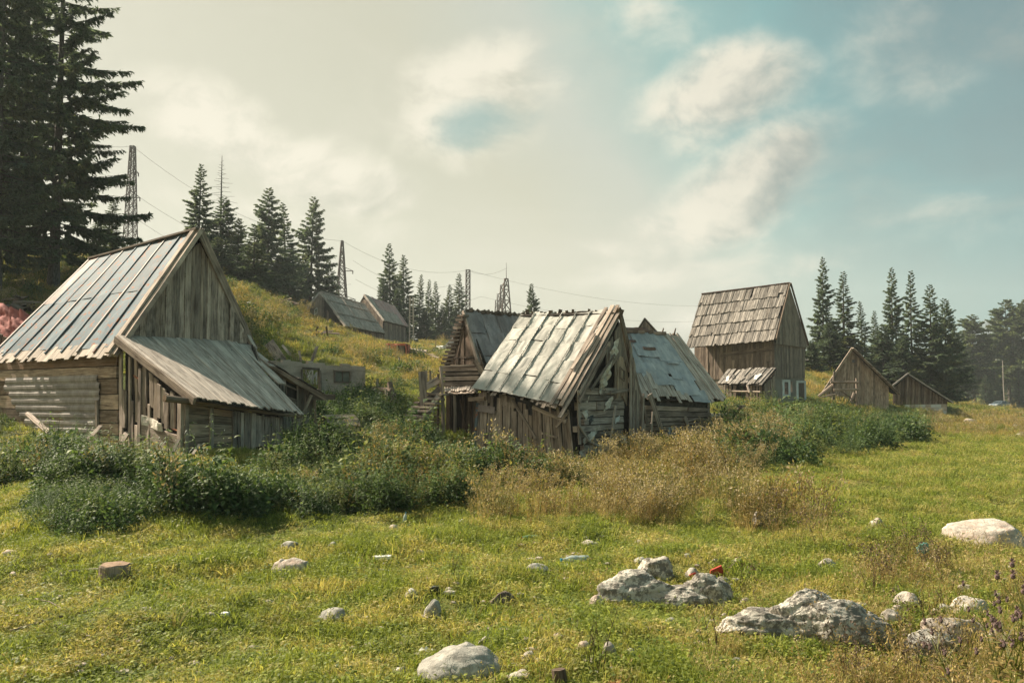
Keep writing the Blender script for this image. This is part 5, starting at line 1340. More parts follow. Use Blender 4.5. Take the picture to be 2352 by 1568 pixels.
for dz in (0, -1.2):
    beam(mb, t4 + V3((0, 0, dz)), t5 + V3((0, 0, dz)), .18, .18); beam(mb, t5 + V3((0, 0, dz)), t6 + V3((0, 0, dz)), .18, .18)
o = mb.build('girder', PYL, None, org=t4); tag(o, 'long steel girder joining the receding row of masts', 'girder')
def cable(a, b, sag, label, n=14):
    mb = MB(); tube(mb, [V3(a).lerp(V3(b), i / n) + V3((0, 0, -sag * 4 * (i / n) * (1 - i / n))) for i in range(n + 1)], .018, 4)
    o = mb.build('power_cable', PYL, None, org=V3(a)); tag(o, label, 'cable', 'overhead power cables')
cable(W(150, 300, 95), t1, .8, 'topmost power cable running left from the tall pylon behind the barn')
cable(t1, t2, 3.0, 'topmost power cable between the two left pylons')
cable(t1 - V3((0, 0, 6.5)), t2 - V3((0, 0, 3.5)), 3.2, 'middle power cable between the two left pylons')
cable(t1 - V3((-1, 0, 10.5)), t2 - V3((-1.5, 0, 7)), 3.2, 'lower power cable between the two left pylons')
cable(t1 - V3((1, 0, 14)), t2 - V3((1, 0, 8)), 3.6, 'lowest power cable between the two left pylons')
cable(t2, t3, 2.2, 'topmost power cable from the tapering pylon to the straight mast')
cable(t2 - V3((-1.8, 0, 3.2)), t3 - V3((1.5, 0, 2.4)), 2.4, 'middle power cable from the tapering pylon to the straight mast')
cable(t2 - V3((-2.2, 0, 6.2)), t3 - V3((-2.5, 0, 5)), 2.6, 'lower power cable from the tapering pylon to the straight mast')
cable(t3, t4 + V3((0, 0, 2)), 1.0, 'power cable from the straight mast to the lightning rod mast')
cable(t3, W(1700, 700, 190), 2.5, 'power cable sloping right from the straight mast across the sky')
cable(t3 - V3((-2.5, 0, 5)), W(1700, 730, 190), 2.5, 'lower power cable sloping right behind the middle hut')
up_ = root('utility_pole', W(945, 775, 88), 'pale double utility pole with rungs beside the hillside barns', 'pole')
for dx in (-.22, .22):
    mb = MB(); beam(mb, W(945, 790, 88) + V3((dx, 0, 0)), W(945, 682, 88) + V3((dx * .8, 0, 0)), .14, .14, up=V3((0, 1, 0))); mb.build('post', CONC, up_)
mb = MB()
for k in range(12):
    p = W(945, 690 + k * 7, 88); beam(mb, p + V3((-.2, -.02, 0)), p + V3((.2, -.02, 0)), .07, .05)
mb.build('rungs', CONC, up_)
# street lamp
lp = G(2309, 940); lp = W(2309, 941, 148); lp.z = gz(lp.x, lp.y)
sl = root('street_lamp', lp, 'slender grey street lamp by the road at the far right', 'street lamp')
tp = W(2303, 827, 148)
mb = MB(); tube(mb, [lp, (lp + tp) / 2 + V3((-.1, 0, 0)), tp], [.13, .10, .07], 7); mb.build('pole', STEEL, sl)
mb = MB(); tube(mb, [tp, tp + V3((-.7, 0, .1))], [.05, .05], 5); mb.build('arm', STEEL, sl)
mb = MB(); beam(mb, tp + V3((-.6, 0, .1)), tp + V3((-1.25, 0, .12)), .3, .14, taper=.7); mb.build('lamp_head', WHITEP, sl)
# road
mb = MB(); n = 16
for i in range(n):
    def rp(k, o_):
        x = 118 + k * 9; y = 172 - k * 1.2 + o_; return V3((x, y, gz(x, y) + .25))
    mb.add([rp(i, -4), rp(i + 1, -4), rp(i + 1, 3), rp(i, 3)], [(0, 1, 2, 3)], r=.5)
rd = mb.build('road', ASPH); tag(rd, 'pale asphalt road behind the parked car at the far right', kind='structure')
# parked car
cp = W(2297, 948, 142); cp.z = gz(cp.x, cp.y)
car = root('parked_car', cp, 'silver grey saloon car parked by the road at the far right', 'car')
ang = math.radians(28); ca, sa = math.cos(ang), math.sin(ang)
CS = .92
def cl_(x, y, z): return cp + V3(((x * ca - y * sa) * CS, (x * sa + y * ca) * CS, (z + .1) * CS))
prof = [(-2.1, .35), (-2.15, .62), (-1.95, .85), (-1.0, .98), (-.35, 1.40), (.65, 1.44), (1.35, 1.08), (2.0, .98), (2.15, .70), (2.1, .35)]
mb = MB(); secs = []
for (yy, k) in ((-.86, .0), (-.80, 1), (.80, 1), (.86, .0)):
    secs.append([cl_(x, yy * (.80 if z > 1.2 else 1), z if k else min(z, .95)) for x, z in prof])
loft(mb, secs, [[(0, 0)] * len(prof)] * 4); body = mb.build('body', PAINT, car)
mb = MB()
for s_ in (-1, 1):
    q_ = [cl_(-.88, s_ * .83, 1.0), cl_(-.32, s_ * .72, 1.33), cl_(.6, s_ * .72, 1.36), cl_(1.2, s_ * .83, 1.04)]
    q_ = [p + V3((0, 0, 0)) + (cl_(0, s_ * .03, 0) - cl_(0, 0, 0)) for p in q_]
    mb.add(q_, [(0, 1, 2, 3)])
mb.build('side_windows', GLASSD, car)
mb = MB(); mb.add([cl_(-1.03, -.7, .99), cl_(-1.03, .7, .99), cl_(-.40, .62, 1.38), cl_(-.40, -.62, 1.38)], [(0, 1, 2, 3)]); mb.build('windscreen', GLASSD, car)
for (x, y) in ((-1.35, -.84), (-1.35, .84), (1.35, -.84), (1.35, .84)):
    mb = MB(); tube(mb, [cl_(x, y - .1, .30), cl_(x, y + .1, .30)], .32, 14); wh = mb.build('wheel', BLACK, car)
    mb = MB(); tube(mb, [cl_(x, y - .115, .30), cl_(x, y + .115, .30)], .19, 10); mb.build('rim', STEEL, wh)
for y in (-.6, .6):
    mb = MB(); beam(mb, cl_(-2.14, y - .18, .72), cl_(-2.14, y + .18, .72), .12, .12); mb.build('headlight', WHITEP, car)

# ------------------------------------------------------------------ things around the farm
# red covered box
bx_ = root('outhouse', Z4(1170, 975, 48), 'small box shelter covered with torn orange red sheeting on the slope', 'shelter')
a, b = Z4(1103, 972, 48), Z4(1236, 985, 47.4)
a2, b2 = Z4(1103, 882, 48), Z4(1236, 884, 47.4)
Sb = quad(a, b, b2, a2); wl = backing(Sb, 'wall', INNER, bx_, -.25, .03, nu=1)
mb = MB(); sheet(mb, Sb, .0, .55, .0, 1.0, 8, 6, .08, .0, .02, 3); mb.build('red_sheet', ORP, bx_)
mb = MB(); sheet(mb, Sb, -.02, 1.02, .90, 1.03, 8, 3, .06, .04, .03, 3); mb.build('red_sheet', ORP, bx_)
for (u, wd, mt) in ((.16, .08, WOOD), (.56, .07, WOOD), (.72, .26, WOODG), (.02, .05, WOOD)):
    mb = MB(); piece(mb, Sb, u, u + wd, .0, .92, .05, .03, 'v', 1, .01); mb.build('plank', mt, bx_)
bkx = V3((.15, 1.1, 0))
for q in (quad(a + bkx, a, a2, a2 + bkx), quad(b, b + bkx, b2 + bkx, b2), quad(a2, b2, b2 + bkx, a2 + bkx)):
    mb = MB(); sheet(mb, q, 0, 1, 0, 1, 5, 5, .05, .0, .02, 3); mb.build('red_sheet', ORP, bx_)
def plank_heap(name, label, cat, cx, cy, d, w_, h_, n, mt, L=1.2, wd=.14, group=None):
    p = W(cx, cy, d); p.z = gz(p.x, p.y)
    it = []
    for k in range(n):
        x = rng.gauss(0, w_ * .35); z = abs(rng.gauss(0, h_ * .4)) * max(.2, 1 - abs(x) / w_)
        a = p + V3((x, rng.uniform(-.5, .5), z)); an = rng.uniform(0, 3.14); tl = rng.uniform(-.35, .35)
        dv = V3((math.cos(an), math.sin(an), tl)) * L * rng.uniform(.4, 1) / 2
        it.append((a - dv, a + dv, wd * rng.uniform(.5, 1.3), .04))
    return junk(name, label, cat, it, mt, p, group)
plank_heap('scrap_heap', 'dark heap of rotten planks under the huge spruces', 'wood heap', 35, 690, 29.5, 1.7, .95, 46, WOODD, 1.4, .2)
plank_heap('scrap_heap', 'grey beams strewn on the slope left of the red shelter', 'wood heap', 935, 812, 50, 3.0, .5, 22, WOOD, 2.4, .16)
plank_heap('scrap_heap', 'thin line of old poles lying right of the red shelter', 'wood heap', 1000, 808, 55, 3.2, .2, 14, WOOD, 3.0, .12)
plank_heap('scrap_heap', 'pale rubbish heap low on the meadow edge behind the stair hut', 'rubbish heap', 1008, 800, 66, 1.6, .7, 22, WHITEP, 1.0, .35)
plank_heap('scrap_heap', 'dark sticks lying across the green hillside above the ruin', 'wood heap', 700, 770, 46, 2.2, .3, 16, WOODD, 2.2, .12)
plank_heap('scrap_heap', 'broken boards at the foot of the stair', 'wood heap', 950, 985, 22.3, .8, .3, 16, WOOD, .9, .12)
plank_heap('scrap_heap', 'splintered boards in the weeds before the corrugated wall', 'wood heap', 180, 1045, 15.2, 1.0, .25, 14, WOOD, 1.3, .12)
plank_heap('scrap_heap', 'brown scrap wood in the weeds before the middle hut', 'wood heap', 1190, 1085, 17.6, .7, .35, 14, WOODW, .9, .10)
plank_heap('scrap_heap', 'fence remains on the brown slope under the mid hill', 'wood heap', 640, 725, 56, 2.4, .2, 9, WOODD, 2.6, .10)
# leaning log by corrugated wall
mb = MB(); tube(mb, [Z1(170, 1215, 16.6), Z1(300, 1330, 15.6)], [.055, .05], 8, wob=.08); o = mb.build('log', WOOD, None, org=Z1(300, 1330, 15.6)); tag(o, 'pale log leaning in the weeds at the foot of the corrugated wall', 'log')
for (A, B, wd, lb) in ((((540, 1370, 15.6)), (615, 1285, 16.0), .08, 'short board propped against the corner of the left barn'), ((740, 1385, 15.6), (775, 1325, 15.9), .12, 'little board leaning by the corner post of the left barn'),
                       ((1175, 1460, 14.0), (1215, 1400, 14.2), .05, 'dark stick leaning on the lean-to front wall'), ((1030, 1500, 14.0), (1090, 1370, 14.3), .05, 'thin board leaning beside the lean-to corner'), ((510, 1385, 15.2), (600, 1420, 15.0), .14, 'reddish board lying in the nettles before the left barn')):
    mb = MB(); beam(mb, Z1(*A), Z1(*B), wd, .03, up=V3((0, -1, .3))); o = mb.build('board', WOOD, None, org=Z1(*A)); tag(o, lb, 'board')
# red tarpaulin heap at the left edge
p = W(15, 790, 24.5); p.z = gz(p.x, p.y)
rt = root('tarpaulin_heap', p, 'wood pile under a faded red tarpaulin at the left edge', 'tarpaulin')
S_ = Surf([(0, W(-90, 800, 24.5)), (1, W(85, 792, 23.5))], [(0, W(-90, 712, 26.5)), (.5, W(10, 703, 26.2)), (1, W(92, 730, 25))])
mb = MB(); sheet(mb, S_, 0, 1, 0, 1, 44, 26, .20, .0, .01, 3.2, ej=.06); mb.build('tarpaulin', REDP, rt, smooth=True)
for k in range(8):
    mb = MB(); a = W(-60 + k * 18, 830, 24.4); beam(mb, a, W(-60 + k * 18 + rng.uniform(-8, 8), 775 + rng.uniform(-10, 10), 24.2), .12, .06, up=V3((0, -1, 0))); mb.build('board', WOODD, rt)
# broken fence by the path
fn = root('broken_fence', Z4(1130, 1300, 27), 'collapsed pole fence with crossed sticks left of the outside stair', 'fence')
for (A, B, r_) in (((1120, 1165, 27), (1150, 1330, 26.6), .09), ((1150, 1250, 27), (1165, 1400, 26.6), .10), ((1000, 1215, 27.5), (1140, 1225, 26.8), .10), ((1035, 1140, 27.6), (1030, 1200, 27.4), .05), ((1110, 1250, 26.7), (1070, 1400, 26.2), .05), ((1095, 1215, 26.8), (1100, 1330, 26.6), .04), ((1120, 1230, 26.9), (1085, 1340, 26.4), .05)):
    mb = MB(); tube(mb, [Z4(*A), Z4(*B)], r_, 7, wob=.12); mb.build('pole', WOODD if r_ > .06 else WOOD, fn)
# fence posts on the meadow
for (x, y0, y1, d, lb) in ((915, 820, 862, 40, 'lone fence stake above the ruined wall right end'), (722, 778, 800, 44, 'thin stake on the slope above the ruin'), (1000, 772, 792, 78, 'short stake near the pale rubbish heap'), (920, 790, 810, 60, 'slanted stick standing left of the red shelter')):
    mb = MB(); tube(mb, [W(x, y1 + 8, d), W(x + 2, y0, d)], .045, 6); o = mb.build('fence_stake', WOOD, None, org=W(x, y1, d)); tag(o, lb, 'stake')
# low retaining wall with posts right of the blue roofed hut
rw = root('retaining_wall', Z3(500, 1005, 28), 'low grey concrete wall in the grass right of the blue patched hut', 'wall')
Sr_ = quad(Z3(400, 1030, 27), Z3(610, 1030, 30), Z3(610, 962, 30), Z3(400, 964, 27))
for k in range(4):
    mb = MB(); piece(mb, Sr_, k / 4 + .003, (k + 1) / 4 - .003, 0, 1 - .02 * (k % 2), -.3, .3, 'v', 1, .004); mb.build('wall_block', CONC, rw)
for (x, lb) in ((594, 'left one of two short posts by the low concrete wall'), (616, 'right one of two short posts by the low concrete wall')):
    mb = MB(); beam(mb, Z3(x, 990, 28.5), Z3(x, 912, 28.5), .13, .08, up=V3((0, -1, 0))); o = mb.build('fence_post', WOODG, None, org=Z3(x, 990, 28.5)); tag(o, lb, 'post')
# ------------------------------------------------------------------ rocks
import bmesh
_ico = {}
def ico(n):
    if n not in _ico:
        b = bmesh.new(); bmesh.ops.create_icosphere(b, subdivisions=n, radius=1.0)
        b.verts.ensure_lookup_table()
        _ico[n] = ([v.co.copy() for v in b.verts], [tuple(v.index for v in f.verts) for f in b.faces]); b.free()
    return _ico[n]
ROCKS_AT = []
def rock(px, py, wpx, hpx, mt, label, sub=4, dep=.75, lobes=None, seed=None, rough=.10, planes=9, group='stones lying in the meadow', rot=0.0, sink=.25, name='rock'):
    p = G(px, py); d = p.y; ROCKS_AT.append((px, py, wpx, hpx))
    Wm = wpx / F * d; Hm = hpx / F * d
    lift = 0.0
    if hpx < 36 and d < 14: Hm *= 1.35; lift = .018
    rr = random.Random(seed if seed is not None else int(px * 7 + py))
    V, Fc = ico(sub)
    lobes = lobes or [(0, 0, 0, 1, 1)]
    vs, fs = [], []
    for (lx, ly, lz, lw, lh) in lobes:
        a = Wm / 2 * lw * 1.1; b = a * dep; c = Hm * lh * .80
        pl_ = [(V3((rr.gauss(0, 1), rr.gauss(0, 1), rr.gauss(.15, .8))).normalized(), rr.uniform(.62, .93)) for _ in range(planes)]
        so = V3((rr.random() * 60, rr.random() * 60, rr.random() * 60))
        b0 = len(vs); cr, sr = math.cos(rot), math.sin(rot)
        for v in V:
            q = v.copy()
            for (n_, k_) in pl_:
                t_ = q.dot(n_) - k_
                if t_ > 0: q -= n_ * (t_ * .85)
            f_ = 1 + rough * 1.5 * noise.noise(v * 1.5 + so) + rough * .45 * (.4 - abs(noise.noise(v * 3.2 + so))) + rough * .30 * noise.noise(v * 8 + so) + rough * .8 * noise.noise(V3((v.x * 1.1, v.y * 1.1, v.z * 4.5)) + so)
            if sub >= 5: f_ += rough * .22 * noise.noise(v * 19 + so) - rough * .5 * max(0, .10 - abs(noise.noise(v * 4.3 + so * 2))) * 5
            q = q * f_
            x, y, z = q.x * a + lx * Wm, q.y * b + ly * Wm, q.z * c + lz * Hm + c * (.5 - sink)
            vs.append((x * cr - y * sr, x * sr + y * cr, z)); 
        fs += [tuple(i + b0 for i in f) for f in Fc]
    me = bpy.data.meshes.new(name); me.from_pydata(vs, [], fs); me.materials.append(mt)
    me.polygons.foreach_set('use_smooth', [True] * len(fs))
    o = link(name, me, (p.x, p.y + Wm * dep * .35, p.z - Hm * .06 + lift))
    tag(o, label, 'rock', group)
    return o
rock(2290, 1264, 192, 76, ROCKP, 'big pale pinkish boulder at the right edge of the meadow', 5, .7, rough=.07, seed=5)
rock(1868, 1488, 330, 104, ROCKG, 'largest boulder, long dark and white lichened rock with a stepped back', 6, .42, lobes=[(-.17, .10, .0, .78, .78), (.0, .08, .10, .60, 1.0), (.18, .0, .0, .74, .95), (.36, -.08, -.1, .45, .6)], rough=.12, seed=8)
rock(1530, 1402, 292, 74, ROCKG, 'long low two-humped lichened boulder left of the largest one', 6, .40, lobes=[(-.20, .03, .0, .72, 1.05), (.08, .02, -.05, .70, .75), (.33, .04, .0, .44, 1.0)], rough=.12, seed=12)
rock(1512, 1330, 74, 50, ROCKG, 'dark pyramid shaped rock above the two-humped boulder', 5, .8, rough=.14, seed=3)
rock(1056, 1575, 182, 96, ROCKS, 'smooth pale domed boulder at the bottom edge', 5, .75, rough=.06, planes=5, seed=21, lobes=[(0, 0, 0, 1, .85), (-.05, .05, .18, .55, .75)])
rock(1118, 1500, 58, 36, ROCKG, 'small grey angular rock above the smooth domed boulder', 4, .7, seed=4)
rock(1190, 1580, 66, 36, ROCKP, 'pale stone at the bottom edge right of the domed boulder', 4, .8, seed=41)
rock(995, 1428, 42, 34, ROCKS, 'round grey stone in the middle of the foreground grass', 4, .8, seed=6, rough=.06)
rock(766, 1436, 66, 24, ROCKS, 'flat grey stone in the left foreground grass', 4, .7, seed=7)
rock(1153, 1396, 56, 24, ROCKB, 'low brown stone among the grass', 4, .7, seed=9)
rock(668, 1328, 92, 30, ROCKP, 'long pale stone flush with the grass right of the stump', 4, .5, seed=10, lobes=[(0, 0, 0, 1, 1), (-.28, .02, .1, .45, .9)])
rock(663, 1264, 42, 14, ROCKS, 'small flat stone above the long pale one', 3, .6, seed=11)
rock(16, 1287, 46, 15, ROCKP, 'flat whitish stone at the left edge', 3, .6, seed=13)
rock(182, 1218, 60, 34, ROCKB, 'dark stone half hidden in the green mound at left', 4, .7, seed=14)
rock(922, 1566, 44, 20, ROCKG, 'small grey stone at the bottom edge left of the domed boulder', 4, .6, seed=15)
rock(860, 1578, 40, 14, ROCKG, 'lowest little stone on the bottom edge', 3, .6, seed=16)
rock(2240, 1420, 92, 46, ROCKP, 'pale rock highest in the cluster at lower right', 4, .6, seed=17)
rock(2215, 1480, 165, 64, ROCKP, 'wide pale rock in the cluster at lower right', 5, .55, seed=18, lobes=[(-.1, 0, 0, .8, 1), (.25, .05, -.1, .6, .8)])
rock(2160, 1512, 138, 60, ROCKS, 'long grey white rock lowest in the right cluster', 5, .5, seed=19, rough=.12)
rock(2098, 1404, 70, 42, ROCKP, 'whitish rock behind the dead stalks at right', 4, .7, seed=20)
rock(2052, 1438, 44, 28, ROCKP, 'small pale rock between the largest boulder and the cluster', 4, .7, seed=22)
rock(2225, 1366, 44, 12, ROCKP, 'thin pale stone behind the right cluster', 3, .7, seed=23)
rock(2300, 1482, 60, 18, ROCKP, 'flat pale stone at the right end of the cluster', 3, .7, seed=24)
rock(2015, 1224, 44, 24, ROCKP, 'pinkish white stone by the dead stalks in the right meadow', 4, .7, seed=25)
rock(1752, 1206, 38, 26, ROCKP, 'pale stone in front of the thistle bush', 4, .7, seed=26)
rock(1906, 1322, 44, 28, ROCKP, 'tan stone under a tuft of dry grass', 4, .7, seed=27)
rock(1234, 1322, 52, 16, ROCKS, 'low broken stone right of the foreground centre', 3, .7, seed=28)
rock(1124, 1297, 26, 16, ROCKP, 'small whitish stone beside a dry stalk', 3, .7, seed=29)
rock(1352, 1260, 40, 14, ROCKP, 'flat sandy stone on a grassy hump', 3, .7, seed=30)
rock(1009, 1250, 28, 9, ROCKP, 'tiny pinkish stone near the thicket edge', 3, .7, seed=31)
rock(965, 1280, 36, 9, ROCKP, 'tiny flat pale stone left of centre', 3, .6, seed=32)
rock(1593, 1332, 32, 16, ROCKG, 'small mottled stone above the red plastic', 3, .7, seed=33)
rock(1660, 1348, 32, 14, ROCKG, 'small grey stone beside the red plastic', 3, .7, seed=34)
rock(1372, 1404, 40, 22, ROCKP, 'tan stone at the left foot of the two-humped boulder', 4, .7, seed=35)
rock(1400, 1520, 32, 28, ROCKP, 'round white stone by the black stalks', 4, .8, seed=36, rough=.05)
rock(1472, 1300, 30, 12, ROCKS, 'little stone left of the pyramid rock', 3, .7, seed=37)
rock(1450, 1515, 30, 14, ROCKS, 'slanted chip of stone right of the round white one', 3, .6, seed=38)
rock(2233, 974, 32, 14, ROCKP, 'distant pale boulder in the far right meadow', 3, .7, seed=39)
rock(2340, 985, 26, 12, ROCKS, 'distant grey boulder at the right edge of the meadow', 3, .7, seed=40)
rock(2350, 1003, 34, 14, ROCKP, 'distant pale flat stone at the right edge', 3, .7, seed=42)
rock(2020, 1014, 22, 8, ROCKP, 'pinkish stone at the foot of the green bushes', 3, .7, seed=43)
rock(1690, 1550, 60, 12, ROCKP, 'long thin stone in the dry grass at the bottom', 3, .5, seed=44)
rock(1715, 1395, 26, 12, ROCKP, 'small pale stone between the two long boulders', 3, .7, seed=45)
rock(1545, 1442, 34, 12, ROCKS, 'flat stone in front of the two-humped boulder', 3, .7, seed=46)
rock(905, 1220, 26, 9, ROCKP, 'tiny stone beside the blue bottle', 3, .7, seed=47)
rock(1085, 1470, 36, 14, ROCKB, 'crumbly brownish stone above the small angular rock', 3, .7, seed=48)
rock(1225, 1505, 40, 8, ROCKP, 'thin pale stone lying below the centre', 3, .4, seed=49)
LM = [('the sawn stump', 262, 1315), ('the long pale stone right of the stump', 668, 1320), ('the flat grey stone in the left foreground', 766, 1430), ('the smooth domed boulder', 1056, 1520), ('the round grey stone', 995, 1415),
      ('the low brown stone', 1153, 1390), ('the two-humped boulder', 1530, 1375), ('the largest boulder', 1868, 1440), ('the lower right rock cluster', 2200, 1450), ('the black stalks at the bottom', 1370, 1530), ('the clear bottle', 1320, 1295), ('the flat sandy stone', 1352, 1255)]
near_ = {}
for k in range(46):      # little stones, each told by the landmark it lies nearest to
    q_ = rng.random()
    px, py = (rng.uniform(1950, 2340), rng.uniform(1340, 1550)) if q_ < .35 else ((rng.uniform(820, 1700), rng.uniform(1235, 1540)) if q_ < .8 else (rng.uniform(20, 820), rng.uniform(1250, 1550)))
    d_, nm = min((math.hypot(px - x, py - y), n) for n, x, y in LM); near_.setdefault(nm, []).append((d_, px, py))
ORD = ['nearest', 'second nearest', 'third nearest', 'fourth nearest', 'fifth nearest', 'sixth nearest', 'seventh nearest', 'eighth nearest', 'ninth nearest', 'tenth nearest']
for nm, lst in near_.items():
    for k, (d_, px, py) in enumerate(sorted(lst)[:10]):
        w0 = rng.uniform(14, 34) * (py / 1400) ** 2; pale = rng.random() < .7
        rock(px, py, w0, w0 * rng.uniform(.3, .6), ROCKP if pale else ROCKS, 'small %s stone, %s to %s' % ('pale' if pale else 'grey', ORD[k], nm), 2, rng.uniform(.6, .9), seed=int(300 + px), group='small stones in the grass', rot=rng.uniform(-.6, .6))
# pebbles and chips nobody would count
mb = MB(); V, Fc = ico(1)
for k in range(300):
    px = rng.uniform(0, 2352) if k % 3 else rng.uniform(750, 1500); py = rng.uniform(1225, 1560)
    p = G(px, py); s_ = rng.uniform(.010, .030) * (1 + rng.random() ** 3)
    mb.add([(p.x + v.x * s_ * rng.uniform(.8, 1.6), p.y + v.y * s_, p.z + .028 + v.z * s_ * .55) for v in V], Fc)
o = mb.build('pebbles', ROCKP); tag(o, 'pale pebbles and chips scattered through the grass', kind='stuff')

# ------------------------------------------------------------------ tree stump and litter
p = G(262, 1330); r0 = 33 / F * p.y
st = root('tree_stump', p, 'sawn pale tree stump in the left foreground grass', 'stump')
mb = MB(); n = 26; Hs = 34 / F * p.y
secs, uvs = [], []
for k, z in enumerate((-.05, .0, .05, Hs * .6, Hs - .012, Hs)):
    fl = (1.25, 1.10, 1.02, .98, .97, .93)[k]
    row = []
    for j in range(n):
        a = 2 * math.pi * j / n; ra = r0 * fl * (1 + .05 * math.sin(a * 3 + 1) + .03 * math.sin(a * 7) + (.10 * max(0, math.sin(a * 4)) if k < 2 else 0))
        row.append(p + V3((math.cos(a) * ra, math.sin(a) * ra, z + (.004 * math.sin(a * 5) if k > 3 else 0))))
    secs.append(row); uvs.append([(j * .05, z * 1.5) for j in range(n)])
loft(mb, secs, uvs); mb.build('stump_body', WOOD, st)
mb = MB(); mb.add([secs[-1][j] * .0 + (p + (secs[-1][j] - p) * .97) + V3((0, 0, .003)) - V3((0, 0, (secs[-1][j].z - p.z) * -.03)) for j in range(n)], [tuple(range(n))]); mb.build('sawn_top', CUT, st)
def stick(px, py, L, an, r_, label, mt=WOODL, z=.02):
    p = G(px, py); dv = V3((math.cos(an), math.sin(an), 0)) * L / 2
    a, b = p - dv, p + dv; a.z = gz(a.x, a.y) + z; b.z = gz(b.x, b.y) + z + .01; m__ = (a + b) / 2 + V3((0, .02 * L, .012))
    mb = MB(); tube(mb, [a, m__, b], [r_, r_ * .9, r_ * .5], 6, wob=.15); o = mb.build('stick', mt, None, org=p); tag(o, label, 'stick', 'sticks lying in the grass')
stick(180, 1318, .38, -.1, .012, 'pale stick lying just left of the stump'); stick(118, 1432, .5, .55, .010, 'thin brown stick in the lower left grass', WOOD)
stick(330, 1320, .22, .1, .012, 'short pale chip right of the stump'); stick(1130, 1450, .22, .9, .011, 'small forked twig above the domed boulder', WOODD)
stick(755, 1338, .34, -.05, .016, 'pale splinter right of the long pale stone'); stick(1245, 1410, .45, -.35, .006, 'thin straw coloured twig right of the brown stone', WOOD)
stick(110, 1395, .5, -.7, .006, 'very thin twig in the left foreground', WOOD); stick(560, 1255, .3, 0, .008, 'thin brown twig left of the small flat stone', WOOD)
stick(875, 1317, .22, -.2, .012, 'white bent splinter in the centre left grass', WHITEP); stick(1960, 1205, .7, .4, .01, 'dead stalk fallen by the pinkish white stone', STALK)
def chip(px, py, w_, d_, h_, mt, label, cat='board', name='board_scrap', rz=.1):
    p = G(px, py); mb = MB(); dv = V3((math.cos(rz), math.sin(rz), 0)) * w_ / 2
    beam(mb, p - dv + V3((0, 0, h_ / 2 + .02)), p + dv + V3((0, 0, h_ / 2 + .025)), d_, h_); o = mb.build(name, mt, None, org=p); tag(o, label, cat)
chip(880, 1288, .16, .08, .03, WHITEP, 'small white board scrap in the centre left grass')
chip(517, 1422, .06, .05, .03, WHITEP, 'tiny white block in the lower left grass')
chip(997, 1362, .08, .05, .035, GLASSD, 'small dark piece of slate left of the dry stalks', 'scrap')
p = G(1292, 1590); mb = MB(); tube(mb, [p + V3((0, 0, -.05)), p + V3((-.02, .02, .12))], [.045, .04], 8, wob=.1); o = mb.build('post_stub', WOODD, None, org=p); tag(o, 'rusty brown post stub at the bottom edge', 'post')
chip(1413, 1584, .07, .05, .025, MUD, 'bit of orange brick at the bottom edge', 'brick', 'brick_fragment')
def bottle(px, py, L, an, mt, capm, label, upright=False):
    p = G(px, py); ax = V3((0.15, 0, 1)).normalized() if upright else V3((math.cos(an), math.sin(an), .05))
    r_ = L * .15; base = p + V3((0, 0, r_ + .01)) - (V3((0, 0, 0)) if upright else ax * L / 2)
    R_ = root('plastic_bottle', p, label, 'bottle', 'discarded plastic bottles')
    mb = MB(); ks = [(0, .8), (.04, 1), (.3, 1), (.36, .9), (.42, 1), (.62, 1), (.78, .62), (.88, .32), (.94, .3)]
    tube(mb, [base + ax * (L * k) for k, _ in ks], [r_ * q for _, q in ks], 12); mb.build('body', mt, R_, smooth=True)
    mb = MB(); tube(mb, [base + ax * L * .93, base + ax * L], r_ * .36, 10); mb.build('cap', capm, R_)
bottle(928, 1208, .15, 0, PET, BLUEP, 'upright crushed bottle with blue label at the thicket edge', True)
bottle(1320, 1298, .30, 3.4, PET, BLUEP, 'clear bottle with a blue cap lying right of centre')
bottle(1216, 1242, .20, 3.3, PETG, REDPL, 'green bottle lying before the dry weeds')
def crumple(px, py, w_, h_, mt, label, name, cat, seed=1, tall=1.0):
    p = G(px, py); V, Fc = ico(3); so = V3((seed * 3.1, seed * 7.7, 1))
    vs = []
    for v in V:
        f_ = 1 + .55 * noise.noise(v * 2.2 + so) + .3 * noise.noise(v * 5 + so)
        vs.append((v.x * w_ * .5 * f_, v.y * w_ * .35 * f_, max(-.01, v.z * h_ * .6 * f_ * tall + h_ * .3)))
    me = bpy.data.meshes.new(name); me.from_pydata(vs, [], Fc); me.materials.append(mt); o = link(name, me, tuple(p)); tag(o, label, cat)
crumple(1061, 1204, .12, .07, WHITEPL, 'crumpled white plastic bag at the thicket edge', 'plastic_bag', 'bag', 2)
crumple(1300, 1306, .20, .05, WHITEPL, 'flat white plastic scrap beside the clear bottle', 'plastic_bag', 'bag', 3)
crumple(2121, 1275, .12, .14, TURQ, 'turquoise plastic bag caught in the weeds left of the pale boulder', 'plastic_bag', 'bag', 4)
crumple(978, 1506, .10, .06, WHITEPL, 'white scrap of plastic beside the domed boulder', 'plastic_bag', 'bag', 5)
